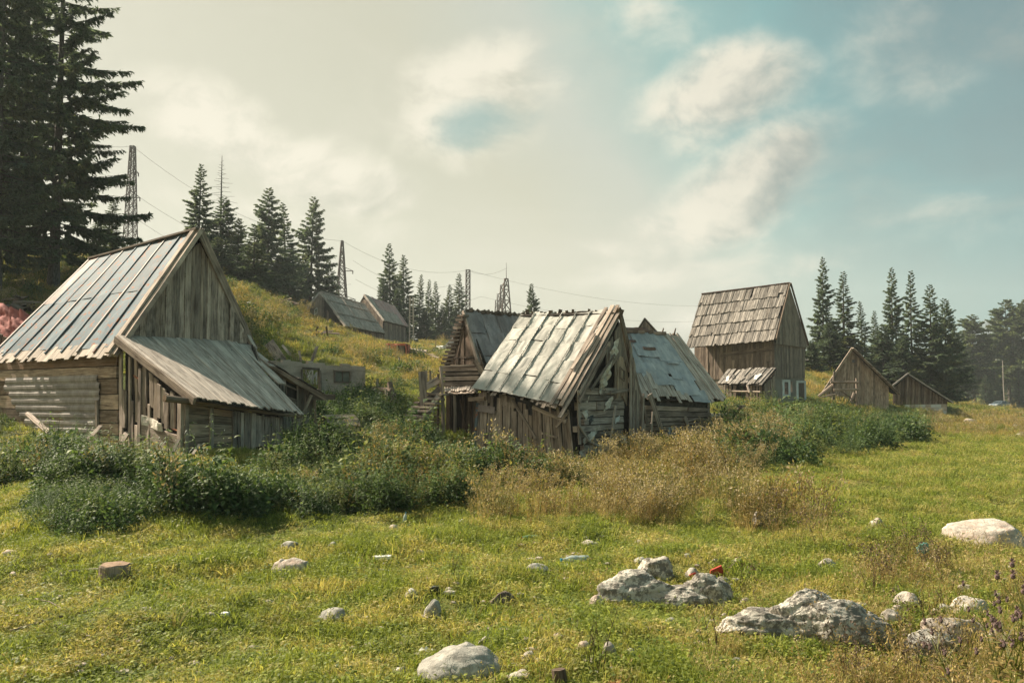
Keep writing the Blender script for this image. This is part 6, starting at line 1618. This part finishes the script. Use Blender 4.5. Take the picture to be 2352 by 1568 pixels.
for (px, py, s_, sk, lb) in ((1609, 1342, .10, -.05, 'left red plastic shard behind the two-humped boulder'), (1650, 1342, .17, .02, 'right red plastic shard behind the two-humped boulder')):
    p = G(px, py - 6); p.y += .0; mb = MB(); h_ = s_ * .75
    mb.add([p + V3((-s_ / 2, 0, 0)), p + V3((s_ / 2, .05, 0)), p + V3((s_ * .1 + sk, .02, h_ * 1.1)), p + V3((-s_ / 2 + sk, 0, h_ * .8)),
            p + V3((-s_ / 2, .03, 0)), p + V3((s_ / 2, .08, 0)), p + V3((s_ * .1 + sk, .05, h_ * 1.1)), p + V3((-s_ / 2 + sk, .03, h_ * .8))],
           [(0, 1, 2, 3), (7, 6, 5, 4), (0, 4, 5, 1), (1, 5, 6, 2), (2, 6, 7, 3), (3, 7, 4, 0)])
    o = mb.build('plastic_shard', REDPL, None, org=p); tag(o, lb, 'plastic shard')
# ------------------------------------------------------------------ plants: small meshes spread over the ground
class PL:
    """collects triangles for plants"""
    def __init__(s, seed): s.V = []; s.R = []; s.q = np.random.RandomState(seed)
    def tri(s, a, b, c, r): s.V.append((a, b, c)); s.R.append(r)
    def leaf(s, p, d, L, w_, up=None, r=None, droop=.25):
        q = s.q; d = np.array(d, float); d /= np.linalg.norm(d) + 1e-9
        sd = np.cross(d, q.normal(0, 1, 3) if up is None else np.array(up, float)); sd /= np.linalg.norm(sd) + 1e-9
        r = q.random_sample() if r is None else r
        m_ = p + d * L * .45; e = p + d * L + np.array([0, 0, -droop * L])
        s.tri(p, m_ - sd * w_ / 2, m_ + sd * w_ / 2, r); s.tri(m_ - sd * w_ / 2, e, m_ + sd * w_ / 2, r)
    def blade(s, p, d, L, w_, bend=.4, seg=2, r=None):
        q = s.q; r = q.random_sample() if r is None else r
        az = q.uniform(0, 6.28); sd = np.array([math.cos(az), math.sin(az), 0]) * w_ / 2
        d = np.array(d, float); h = np.array([d[0], d[1], 0])
        pts = [p + np.array([0, 0, 1]) * L * (k / seg) * (1 - .25 * bend * (k / seg)) + h * L * ((k / seg) ** 1.7) for k in range(seg + 1)]
        for k in range(seg - 1):
            f0, f1 = 1 - k / seg * .6, 1 - (k + 1) / seg * .6
            a, b, c, e = pts[k] - sd * f0, pts[k] + sd * f0, pts[k + 1] + sd * f1, pts[k + 1] - sd * f1
            s.tri(a, b, c, r); s.tri(a, c, e, r)
        f1 = 1 - (seg - 1) / seg * .6
        s.tri(pts[-2] - sd * f1, pts[-2] + sd * f1, pts[-1], r)
    def obj(s, mat_):
        V = np.array(s.V).reshape(-1, 3)
        me = npmesh('plant', V, np.arange(len(V)).reshape(-1, 3), s.R, [mat_])
        return bpy.data.objects.new('plant', me)
def grass_patch(seed, n, hmin, hmax, w_, rad, m_, leafy=20):
    g = PL(seed); q = g.q
    for _ in range(n):
        a, r_ = q.uniform(0, 6.28), rad * math.sqrt(q.random_sample()); b = q.uniform(0, 6.28); l_ = q.uniform(.15, .9)
        g.blade(np.array([math.cos(a) * r_, math.sin(a) * r_, -.01]), (math.cos(b) * l_, math.sin(b) * l_, 0), q.uniform(hmin, hmax), w_ * q.uniform(.7, 1.4), .5)
    for _ in range(leafy):
        a, r_ = q.uniform(0, 6.28), rad * math.sqrt(q.random_sample()); b = q.uniform(0, 6.28)
        p = np.array([math.cos(a) * r_, math.sin(a) * r_, q.uniform(.01, hmax * .6)])
        g.leaf(p, (math.cos(b), math.sin(b), .3), q.uniform(.018, .034), q.uniform(.012, .02), (0, 0, 1))
    return g.obj(m_)
def tuft(seed, n, hmin, hmax, w_, rad, m_, seeds=.0, lean=.6):
    g = PL(seed); q = g.q
    for _ in range(n):
        a, r_ = q.uniform(0, 6.28), rad * q.random_sample(); b = a + q.uniform(-.7, .7); l_ = q.uniform(.05, lean)
        p = np.array([math.cos(a) * r_, math.sin(a) * r_, -.02]); L = q.uniform(hmin, hmax)
        g.blade(p, (math.cos(b) * l_, math.sin(b) * l_, 0), L, w_ * q.uniform(.7, 1.3), .6, 3)
        if q.random_sample() < seeds:
            e = p + np.array([0, 0, 1]) * L * .85 + np.array([math.cos(b) * l_, math.sin(b) * l_, 0]) * L
            for _k in range(5): g.leaf(e + q.normal(0, .012, 3), q.normal(0, 1, 3) + (0, 0, 1), .035, .010, droop=0)
    return g.obj(m_)
def weed(seed, nst, h, rad, leafL, leafW, m_, step=.07, spread=.25, bushy=2, stem=.006, top=0, tipleaf=1.0):
    g = PL(seed); q = g.q
    for _ in range(nst):
        a, r_ = q.uniform(0, 6.28), rad * math.sqrt(q.random_sample()); L = h * q.uniform(.6, 1.1)
        p0 = np.array([math.cos(a) * r_, math.sin(a) * r_, -.05]); ln = np.array([math.cos(a), math.sin(a), 0]) * q.uniform(0, spread) + q.normal(0, .06, 3) * (1, 1, 0)
        at = lambda t: p0 + np.array([0, 0, L * t]) + ln * L * t * t
        sr = q.uniform(0, .5)
        for k in range(3):
            A, B = at(k / 3), at((k + 1) / 3); sd = np.array([stem, 0, 0]); sd2 = np.array([0, stem, 0])
            g.tri(A - sd, A + sd, B, sr); g.tri(A - sd2, A + sd2, B, sr)
        n = int(L / step)
        for k in range(2, n + 1):
            t_ = k / n; P = at(t_); b0 = q.uniform(0, 6.28)
            for j in range(bushy):
                b = b0 + 2 * math.pi * j / bushy + q.uniform(-.3, .3); s_ = (1.15 - .55 * t_) * q.uniform(.6, 1.2) * (1 if t_ < .9 else tipleaf)
                g.leaf(P + q.normal(0, .01, 3), (math.cos(b), math.sin(b), q.uniform(-.1, .5)), leafL * s_, leafW * s_, (0, 0, 1), droop=.35)
        for _k in range(top):
            P = at(q.uniform(.82, 1.0)) + q.normal(0, .05, 3); g.leaf(P, q.normal(0, 1, 3) + (0, 0, .8), .05, .022, droop=0)
    return g.obj(m_)
def bush(seed, n, R_, H, L, w_, m_):
    g = PL(seed); q = g.q
    for _ in range(n):
        v = q.normal(0, 1, 3); v /= np.linalg.norm(v); v[2] = abs(v[2]) * 1.0
        k = (q.uniform(.25, 1.0) ** .5) * (1 + .25 * math.sin(v[0] * 5 + seed) * math.sin(v[1] * 6))
        p = v * k * np.array([R_, R_, H]); d = v + q.normal(0, .6, 3)
        g.leaf(p, d, L * q.uniform(.6, 1.3), w_ * q.uniform(.7, 1.2), droop=.2)
    for _ in range(14):
        a = q.uniform(0, 6.28); e = np.array([math.cos(a) * R_ * .6, math.sin(a) * R_ * .6, H * q.uniform(.5, 1.1)]); sd = np.array([.008, 0, 0])
        g.tri(-sd, sd, e, .1)
    return g.obj(m_)
def thistle_mesh(seed, h=.9, m_stem=STALK, nh=14, leafy=True):
    """stems with spiny leaves in one mesh, flower heads in another"""
    g = PL(seed); hd = []; q = g.q
    for s_ in range(4):
        az = q.uniform(0, 6.28); L = h * q.uniform(.7, 1.05); ln = np.array([math.cos(az), math.sin(az), 0]) * .25
        at = lambda t: np.array([math.cos(az) * .05, math.sin(az) * .05, -.03]) + np.array([0, 0, L * t]) + ln * L * t * t
        for k in range(4):
            A, B = at(k / 4), at((k + 1) / 4)
            for sd in (np.array([.006, 0, 0]), np.array([0, .006, 0])): g.tri(A - sd, A + sd, B, .3)
        if leafy:
            for k in range(16):
                P = at(q.uniform(.05, .85)); b = q.uniform(0, 6.28); g.leaf(P, (math.cos(b), math.sin(b), .5), q.uniform(.06, .13), .028, (0, 0, 1), droop=.3)
        for k in range(nh // 4 + 1):
            t_ = q.uniform(.6, 1.0); P = at(t_); b = q.uniform(0, 6.28); e = P + np.array([math.cos(b) * .10, math.sin(b) * .10, .10 + .05 * q.random_sample()])
            sd = np.array([.004, 0, 0]); g.tri(P - sd, P + sd, e, .3)
            hd.append(tuple(e))
    return g, hd

def inpoly(px, py, poly):
    ins = np.zeros(len(px), bool); n = len(poly); j = n - 1
    for i in range(n):
        xi, yi = poly[i]; xj, yj = poly[j]
        c = ((yi > py) != (yj > py)) & (px < (xj - xi) * (py - yi) / (yj - yi + 1e-9) + xi)
        ins ^= c; j = i
    return ins
def pixa(x, y, z):
    dz = z - CH; f = CP * y + SP * dz; u = -SP * y + CP * dz
    return 1176 + F * x / f, 784 - F * u / f
def sample(n, y0, y1, power=1.0, wide=.80):
    """points of the ground in front of the camera; power 1 spreads them evenly in the picture's width"""
    y = (y0 ** (1 - power) + nr.random_sample(n) * (y1 ** (1 - power) - y0 ** (1 - power))) ** (1 / (1 - power)) if power != 1 else np.exp(math.log(y0) + nr.random_sample(n) * (math.log(y1 / y0)))
    x = nr.uniform(-1, 1, n) * (wide * y + 1.0)
    z = gza(x, y); px, py = pixa(x, y, z)
    return x, y, z, px, py
def fbm(x, y, s=1.0, o=0.0):
    return .5 + .25 * (np.sin(x * s * 1.3 + o + 1.7 * np.sin(y * s * .7 + o)) + np.sin(y * s * 1.1 + 2 * o + 1.3 * np.sin(x * s * 1.9 + 1)) * .8 + .5 * np.sin((x + y) * s * 2.9 + o))

def scatter(name, label, x, y, z, sc, protos, var=None, scz=None, tilt=.15):
    n = len(x)
    me = bpy.data.meshes.new(name); me.vertices.add(n)
    me.vertices.foreach_set('co', np.stack([x, y, z], 1).astype(np.float32).ravel())
    rot = np.stack([nr.normal(0, tilt, n), nr.normal(0, tilt, n), nr.uniform(0, 6.28, n)], 1).astype(np.float32)
    a = me.attributes.new('rot', 'FLOAT_VECTOR', 'POINT'); a.data.foreach_set('vector', rot.ravel())
    szz = sc if scz is None else scz
    a = me.attributes.new('scl', 'FLOAT_VECTOR', 'POINT'); a.data.foreach_set('vector', np.stack([sc, sc, szz], 1).astype(np.float32).ravel())
    if var is None: var = nr.randint(0, len(protos), n)
    a = me.attributes.new('var', 'INT', 'POINT'); a.data.foreach_set('value', np.asarray(var, np.int32))
    o = link(name, me); tag(o, label, kind='stuff')
    ng = bpy.data.node_groups.new(name, 'GeometryNodeTree')
    ng.interface.new_socket('Geometry', in_out='INPUT', socket_type='NodeSocketGeometry'); ng.interface.new_socket('Geometry', in_out='OUTPUT', socket_type='NodeSocketGeometry')
    N = ng.nodes; Lk = ng.links; gi = N.new('NodeGroupInput'); go = N.new('NodeGroupOutput'); jn = N.new('GeometryNodeJoinGeometry')
    def na(nm, ty):
        q = N.new('GeometryNodeInputNamedAttribute'); q.data_type = ty; q.inputs['Name'].default_value = nm; return q.outputs['Attribute']
    rt_, sl_, vr_ = na('rot', 'FLOAT_VECTOR'), na('scl', 'FLOAT_VECTOR'), na('var', 'INT')
    for k, pr_ in enumerate(protos):
        oi = N.new('GeometryNodeObjectInfo'); oi.inputs['Object'].default_value = pr_; oi.inputs['As Instance'].default_value = True
        cmp_ = N.new('FunctionNodeCompare'); cmp_.data_type = 'INT'; cmp_.operation = 'EQUAL'; Lk.new(vr_, cmp_.inputs[2]); cmp_.inputs[3].default_value = k
        ip = N.new('GeometryNodeInstanceOnPoints'); Lk.new(gi.outputs[0], ip.inputs['Points']); Lk.new(cmp_.outputs[0], ip.inputs['Selection'])
        Lk.new(oi.outputs['Geometry'], ip.inputs['Instance']); Lk.new(rt_, ip.inputs['Rotation']); Lk.new(sl_, ip.inputs['Scale']); Lk.new(ip.outputs[0], jn.inputs[0])
    Lk.new(jn.outputs[0], go.inputs[0])
    md = o.modifiers.new('scatter', 'NODES'); md.node_group = ng
    return o

def clear_of_rocks(px, py, keep=.15):
    bad = np.zeros(len(px), bool)
    for (rx, ry, rw, rh) in ROCKS_AT: bad |= (np.abs(px - rx) < rw * .52) & (py > ry - rh) & (py < ry + 26 + rh * .35)
    return ~bad | (nr.random_sample(len(px)) < keep)
# regions, as outlines of the ground in picture coordinates
THICK = [(-400, 1060), (-100, 1050), (265, 1090), (430, 1118), (690, 1075), (740, 1020), (930, 1005), (1000, 1045), (1090, 1092), (1320, 1110), (1330, 1125), (1120, 1150), (930, 1172), (640, 1200), (430, 1185), (330, 1150), (100, 1125), (-400, 1150)]
MOUND = [(70, 1225), (60, 1180), (110, 1135), (230, 1125), (330, 1150), (350, 1190), (260, 1235), (160, 1250)]
DRYW = [(1080, 1175), (1120, 1125), (1330, 1090), (1490, 1050), (1640, 1015), (1760, 1065), (1725, 1110), (1700, 1150), (1800, 1175), (1930, 1190), (1900, 1235), (1780, 1255), (1640, 1200), (1520, 1218), (1400, 1195), (1260, 1222), (1180, 1190), (1110, 1215)]
HUTW = [(1330, 1072), (1490, 1010), (1640, 1003), (1660, 1030), (1500, 1075), (1340, 1105)]
GREENB = [(1660, 985), (1700, 955), (1800, 945), (1960, 955), (2125, 972), (2135, 1000), (2000, 1040), (1880, 1065), (1740, 1090), (1660, 1060)]
PINKW = [(1620, 1010), (1700, 985), (1790, 1000), (1830, 1040), (1740, 1080), (1640, 1060)]
RUINB = [(730, 990), (725, 945), (760, 935), (870, 925), (930, 930), (940, 985), (860, 1000)]
LEFTG = [(-300, 930), (0, 905), (30, 985), (265, 1035), (250, 1060), (-300, 1060)]
ROCKY = [(1600, 1600), (1640, 1440), (1760, 1360), (1980, 1330), (2060, 1270), (2160, 1260), (2500, 1290), (2600, 1700)]
HILLP = [(480, 640), (620, 700), (700, 740), (900, 790), (1040, 800), (1030, 850), (1000, 890), (930, 900), (860, 860), (640, 800), (560, 790)]
BARNP = [(25, 1000), (275, 1025), (425, 1055), (700, 1000), (560, 900), (300, 850), (100, 850)]
veg_block = []   # rough footprints where no plants grow, world polygons
def foot(pts): veg_block.append([(p.x, p.y) for p in pts])
foot([RF * 0 + W(-12, 1030, 19.6), W(275, 1045, 16.3), W(425, 1055, 14.35), W(638, 1015, 15.9), W(590, 1010, 18.6), W(590, 1010, 18.6) + V3((-4.8, 3.8, 0))])
foot([W(1090, 1052, 20.95), W(1322, 1078, 19.4), W(1466, 1056, 22.1), W(1250, 1056, 24)])
foot([W(1472, 1015, 23.0), W(1628, 1003, 24.5), W(1540, 1000, 27), W(1400, 1000, 26)])
foot([W(1018, 1000, 24.3), W(1110, 1000, 23.7), W(1190, 1000, 27), W(1040, 1000, 28)])
foot([g0, g1, g1 + (l0 - g0), l0])
foot([W(1890, 935, 55), W(2045, 940, 54.4), W(2045, 940, 54.4) + bk8, W(1890, 935, 55) + bk8])
foot([W(2052, 935, 60), W(2175, 935, 60), W(2175, 935, 60) + bk9, W(2052, 935, 60) + bk9])
def free(x, y):
    ok = np.ones(len(x), bool)
    for P in veg_block: ok &= ~inpoly(x, y, P)
    return ok

# short grass everywhere
n = 52000
x, y, z, px, py = sample(n, 2.6, 130, 1.25)
ok = free(x, y) & (fbm(x, y, 2.6, 8) + .06 * nr.normal(0, 1, len(x)) < .86)
x, y, z, px, py = [a[ok] for a in (x, y, z, px, py)]
gp = [grass_patch(50 + k, 120, .025, .075, .0045, .17, GRASS, 16) for k in range(4)]
sc = (.8 + .055 * y) * nr.uniform(.75, 1.35, len(x))
lush = fbm(x, y, 1.1, 2.0)
scz = sc * np.clip(.25 + 1.5 * lush, .4, 1.9) / (1 + .012 * y)
near = (y < 34)
scatter('grass', 'short cropped meadow grass with clover in the foreground', x[near], y[near], z[near], sc[near], gp, scz=scz[near])
gh = [grass_patch(60 + k, 110, .04, .12, .008, .20, GRASSH, 6) for k in range(3)]
far = ~near
scatter('meadow_grass', 'rough yellow green grass on the hillside and far meadow', x[far], y[far], z[far], sc[far] * .8, gh, scz=scz[far] * .9)
hbm = [weed(190, 6, .07, .05, .040, .022, GRASS, .014, .5, 2, .002), weed(191, 7, .10, .06, .030, .010, GRASS, .014, .5, 2, .002), weed(192, 5, .05, .04, .036, .026, NETT, .014, .6, 3, .002)]
xh, yh, zh, _a, _b = sample(4200, 2.8, 26, 1.1); okh = free(xh, yh) & (fbm(xh, yh, 2.0, 11) > .5)
scatter('meadow_herbs', 'small broad leaved herbs in the meadow', xh[okh], yh[okh], zh[okh], nr.uniform(.5, 1.5, okh.sum()), hbm)
# longer tufts, green and straw coloured
tg = [tuft(70 + k, 34, .10, .26, .0045, .07, GRASS) for k in range(2)]
td = [tuft(74 + k, 30, .16, .40, .004, .07, DRYG, .3) for k in range(3)]
x, y, z, px, py = sample(26000, 2.6, 70, 1.15)
ok = free(x, y); inr = inpoly(px, py, ROCKY); ind = inpoly(px, py, DRYW); hl = inpoly(px, py, HILLP)
pr_ = .05 + .40 * np.clip(fbm(x, y, .8, 5) - .55, 0, 1) + .45 * inr + .5 * inr * (py > 1430) + .8 * ind + .25 * hl + .12 * (px > 1500)
ok &= clear_of_rocks(px, py)
pr_ = pr_ + .10 * (px > 1050) * (py > 1150)
ok &= nr.random_sample(len(x)) < pr_
x, y, z, inr, ind, hl, px = [a[ok] for a in (x, y, z, inr, ind, hl, px)]
dry = nr.random_sample(len(x)) < (.22 + .25 * inr + .1 * ind + .35 * hl)
sc = nr.uniform(.30, .8, len(x)) * (1 + .014 * y) * (.75 + .5 * ind + .25 * (inr & (px > 1950)))
scatter('tall_grass', 'longer green tufts of grass', x[~dry], y[~dry], z[~dry], sc[~dry] * .8, tg)
scatter('dry_grass', 'straw coloured dry grass tufts', x[dry], y[dry], z[dry], sc[dry], td)
# nettles and brambles in front of the barns
nt_ = [weed(80 + k, 8, .72, .26, .115, .050, NETT, .062, .25, 2) for k in range(3)] + [bush(84 + k, 300, .42, .55, .10, .05, BUSHD) for k in range(2)] + [weed(180, 5, .95, .2, .20, .10, NETT, .12, .3, 2, .008), weed(181, 12, .85, .3, .14, .018, BUSHD, .05, .35, 3)]
wy = [weed(90 + k, 10, .75, .22, .06, .016, WEEDY, .045, .3, 3, top=5) for k in range(3)]
wb = [weed(94 + k, 9, .80, .22, .045, .010, WEEDB, .06, .35, 3, top=22) for k in range(3)]
def region(poly, n, y0, y1, sc0, sc1, edge=None, power=.4):
    x, y, z, px, py = sample(n, y0, y1, power)
    ok = inpoly(px, py, poly) & free(x, y)
    return x[ok], y[ok], z[ok], nr.uniform(sc0, sc1, ok.sum()) * (.45 + 1.0 * fbm(x[ok], y[ok], 1.3, 3))
def cat_(*a): return [np.concatenate([q[i] for q in a]) for i in range(4)]
A = region(THICK, 34000, 9.5, 30, .18, .92); m_1 = fbm(A[0], A[1], 1.7, 6) + nr.normal(0, .06, len(A[0])) > .33; A = [a[m_1] for a in A]
x, y, z, sc = A
pxx, pyy = pixa(x, y, z)
rightness = np.clip((pxx - 600) / 700, 0, 1)
yel = nr.random_sample(len(x)) < (.06 + .50 * rightness * fbm(x, y, .9, 7))
B_ = region(MOUND, 5000, 8.5, 13, .2, .55, power=.1); C_ = region(LEFTG, 12000, 13, 34, .22, .55); R_ = region(RUINB, 12000, 18, 34, .6, 1.1); Gb = region(GREENB, 14000, 14, 56, .45, 1.25); m_1 = fbm(Gb[0], Gb[1], .9, 5) + nr.normal(0, .08, len(Gb[0])) > .40; Gb = [a[m_1] for a in Gb]
x1, y1, z1, s1 = cat_([a[~yel] for a in A], B_, C_, R_, Gb)
d15 = nr.random_sample(len(x1))
scatter('nettle_thicket', 'dark green nettles and brambles crowding the foot of the huts', x1, y1, z1, s1, nt_, np.where(d15 < .34, 3 + (d15 * 50).astype(int) % 2, np.where(d15 > .84, 5 + (d15 * 70).astype(int) % 2, (d15 * 90).astype(int) % 3)))
D1 = region(DRYW, 7500, 8.0, 26, .2, .85); m_1 = fbm(D1[0], D1[1], 2.3, 9) + nr.normal(0, .12, len(D1[0])) > .47; D1 = [a[m_1] for a in D1]; H1 = region(HUTW, 4000, 16, 30, .3, .6); P1 = region(PINKW, 7000, 14, 34, .5, .95)
x2, y2, z2, s2 = cat_([a[yel] for a in A], D1, [a[::2] for a in H1], [a[::2] for a in P1])
k = nr.random_sample(len(x2)) < .5 + .45 * (fbm(x2, y2, 1.0, 4) > .5)
scatter('yellow_weeds', 'yellowing weeds mixed through the thicket', x2[k], y2[k], z2[k], s2[k], wy)
x2, y2, z2, s2 = cat_([a[~k] for a in (x2, y2, z2, s2)], [a[1::2] for a in P1], [a[::3] for a in D1])
scatter('dry_weeds', 'brown dried weeds with seed heads', x2, y2, z2, s2, wb)
# hillside scrub
x, y, z, px, py = sample(17000, 20, 130, 1.0)
ok = free(x, y) & (px < 1120) & (fbm(x, y, .35, 1) > .48) & (z > 1.6) & ~inpoly(px, py, [(670, 735), (965, 735), (965, 815), (670, 815)])
x, y, z = x[ok], y[ok], z[ok]
v_ = nr.random_sample(len(x))
hb = [nt_[3], wy[0], wy[1], wb[0]]
scatter('hillside_scrub', 'patchy low scrub and weeds on the hillside', x, y, z, nr.uniform(.4, 1.0, len(x)) * (.6 + fbm(x, y, .8, 3)), hb, np.digitize(v_, [.33, .62, .8]))
x, y, z, px, py = sample(5000, 22, 150, 1.0)
ok = free(x, y) & (px > 1560) & (y > 30) & (fbm(x, y, .3, 4) > .50)
scatter('meadow_weeds', 'dry and green weeds edging the far right meadow', x[ok], y[ok], z[ok], nr.uniform(.4, .9, ok.sum()), [wy[2], wb[1], td[0]])
x, y, z, px, py = sample(4000, 30, 120, 1.0)
ok = inpoly(px, py, [(2080, 965), (2180, 948), (2352, 955), (2500, 960), (2500, 1010), (2300, 1020), (2120, 1000)])
scatter('dry_meadow_weeds', 'tan dry weeds in front of the parked car', x[ok], y[ok], z[ok], nr.uniform(.3, .9, ok.sum()), [wb[0], wb[2], td[1], wy[0]])
# weeds around the rocks in the right foreground
x, y, z, px, py = sample(9000, 2.8, 14, .8)
ok = inpoly(px, py, ROCKY) & (nr.random_sample(len(x)) < .30 + .4 * (px > 1950)) & (fbm(x, y, 2.5, 2) > .40) & clear_of_rocks(px, py)
scatter('dead_stalks', 'dead brown stalks and weeds among the boulders', x[ok], y[ok], z[ok], nr.uniform(.2, .5, ok.sum()), [weed(130, 6, .9, .12, .030, .010, STALK, .045, .2, 2, .004, 10), weed(131, 5, .8, .1, .03, .01, WEEDB, .05, .25, 2, .004, 10), wy[0]])
# single plants one can pick out
def plant(px, py, h, g, hd, label, name='thistle', rz=0.0, m1=None):
    p = G(px, py); r_ = root(name, p, label, 'plant', 'thistles and dead stalks'); r_.scale = (h, h, h); r_.rotation_euler = (0, 0, rz)
    link('stem', g, parent=r_)
    for e in (hd or ()): o = link('flower_head', HEAD, e, r_)
def mk(g, m_): V = np.array(g.V).reshape(-1, 3); return npmesh('plant', V, np.arange(len(V)).reshape(-1, 3), g.R, [m_])
_h = PL(77); _V, _F = ico(1)
for f in _F: pt = [np.array(_V[i]) * .012 * (1, 1, 1.2) for i in f]; _h.tri(pt[0], pt[1], pt[2], _h.q.random_sample() * .5)
for kk in range(14): _h.leaf(np.array([0, 0, .010]), _h.q.normal(0, .5, 3) + (0, 0, 1), .024, .006, droop=0)
HEAD = mk(_h, BLOOM)
tms = []
for k in range(3):
    g, hd = thistle_mesh(140 + 3 * k); tms.append((mk(g, WEEDY), hd))
dst = [mk(thistle_mesh(160 + 3 * k, leafy=False)[0], STALK) for k in range(2)]
for k, (px, py, h, lb) in enumerate([(2296, 1745, .98, 'tall thistle with many brown heads at the right edge'), (2348, 1715, .92, 'thistle cut by the right edge of the picture'), (2250, 1760, .80, 'thistle at the lower right corner'), (2318, 1700, .74, 'front thistle in the lower right corner'),
                                      (1800, 1235, .62, 'thistle bush left of the meadow stones'), (1850, 1225, .60, 'dense thistle in the middle of the dry patch'), (1900, 1230, .55, 'thistle at the right end of the dry patch'), (1830, 1270, .52, 'lower thistle before the dry patch'), (1880, 1275, .48, 'lowest thistle of the dry patch'),
                                      (1775, 1260, .5, 'thistle beside the pale stone'), (1940, 1250, .5, 'sparse thistle right of the dry patch')]):
    plant(px, py, h, *tms[k % 3], lb, rz=k)
for k, (px, py, h, lb) in enumerate([(1380, 1560, .42, 'black dead stalk left of the round white stone'), (1345, 1540, .34, 'thin black stalk below the centre'), (1365, 1570, .38, 'dark stalk at the bottom of the picture'), (1655, 1510, .50, 'dead stalk at the left end of the largest boulder'), (1635, 1540, .52, 'blackish stalk in front of the dry grass'),
                                      (2070, 1225, .34, 'dead stalk standing in the right meadow'), (2090, 1235, .30, 'short dead stalk in the right meadow'), (2005, 1400, .36, 'brown stalk behind the largest boulder'), (2180, 1440, .42, 'brown stalk between the pale rocks'), (2135, 1470, .45, 'dark dead stalk before the pale rocks'), (1048, 1345, .34, 'dry stalk in the middle of the meadow'),
                                      (1036, 1338, .30, 'left one of the dry stalks in the middle of the meadow'), (1682, 1140, 1.0, 'dark bare stalk leaning out of the dry weeds'), (1945, 1560, .4, 'lone dead stalk in the lower right grass'), (2215, 1560, .45, 'dark stalk in front of the long grey white rock')]):
    plant(px, py, h, dst[k % 2], None, lb, 'dead_stalk', rz=k * 1.3)

# juniper and elder bushes one can pick out on the slope
jm = [bush(200 + k, 900, .8, 1.0, .10, .045, m_) for k, m_ in enumerate((BUSHD, NETT, WEEDY))]
for k, (px, py, s_, v, lb) in enumerate([(560, 765, 1.1, 0, 'dark green bush high on the slope beside the left barn roof'), (590, 745, .9, 1, 'bright green bush on the slope under the hill spruces'), (650, 765, .9, 1, 'green bush in the middle of the slope above the ruin'), (600, 800, .8, 0, 'dark bush low on the slope by the barn roof edge'),
                                          (535, 690, 1.0, 2, 'yellowish bush on the crest of the slope'), (575, 700, .8, 2, 'tan leafed bush just under the crest'), (710, 795, .7, 2, 'dry bush above the ruined wall'), (760, 815, .8, 1, 'green bush above the right window of the ruin'),
                                          (800, 805, .8, 2, 'brownish bush between the ruin and the hillside barns'), (830, 785, .9, 1, 'leafy bush below the wall of the hillside barn'), (705, 750, 1.0, 2, 'rust coloured bush left of the hillside barn gable'), (900, 870, .6, 1, 'small green bush below the red shelter'),
                                          (870, 905, .8, 2, 'dry bush on the slope right of the ruin'), (820, 960, 1.0, 0, 'dark elder bush under the ruined wall'), (760, 968, .9, 1, 'green elder bush between kennel and ruin'), (985, 850, .7, 2, 'dry bush left of the stair hut gable'),
                                          (900, 935, .9, 0, 'dark bush under the broken pole fence'), (180, 1180, .42, 1, 'green bush around the dark stone at the left'), (1680, 1075, .8, 0, 'dark round bush at the right end of the dry weeds'), (1660, 945, 1.0, 1, 'green bush at the corner of the tall house lean-to')]):
    p = G(px, py); o = link('shrub', jm[v].data, (p.x, p.y, p.z - .1)); o.scale = (s_, s_ * .9, s_ * rng.uniform(.7, 1.0)); o.rotation_euler.z = k * 1.7
    tag(o, lb, 'bush', 'bushes on the slope and in the meadow')

# the wood beyond the lamp reads as one mass
cr_ = []
for k in range(3):
    cr_.append(bpy.data.objects.new('plant', SPR[(0, 2, 3)[k]][1]))
pxs = nr.uniform(2080, 2750, 110); ds = nr.uniform(195, 270, 110)
xs = (pxs - 1176) / F * ds; zs = gza(xs, ds)
scatter('far_wood', 'dark conifer wood closing the view behind the street lamp', xs, ds, zs, nr.uniform(.7, 1.15, 110), cr_, tilt=.02)
# ------------------------------------------------------------------ thin haze volume, added to lift the dark tones
if HAZE:
    mb = MB()
    lo, hi = V3((-900, -40, -45)), V3((900, 1200, 150))
    vs_ = [(x, y, z) for x in (lo.x, hi.x) for y in (lo.y, hi.y) for z in (lo.z, hi.z)]
    mb.add(vs_, [(0, 1, 3, 2), (4, 6, 7, 5), (0, 4, 5, 1), (2, 3, 7, 6), (0, 2, 6, 4), (1, 5, 7, 3)])
    m_h = bpy.data.materials.new('haze'); m_h.use_nodes = True; m_h.node_tree.nodes.clear()
    hn = NT(m_h.node_tree)
    pv = hn.n('VolumePrincipled', {'Color': (.80, .86, .88, 1), 'Density': HAZE, 'Anisotropy': .2})
    ho = hn.n('OutputMaterial'); m_h.node_tree.links.new(pv.outputs[0], ho.inputs['Volume'])
    hz_ = mb.build('haze', m_h); tag(hz_, 'thin pale haze over the whole valley, added to lift the dark tones', kind='stuff')
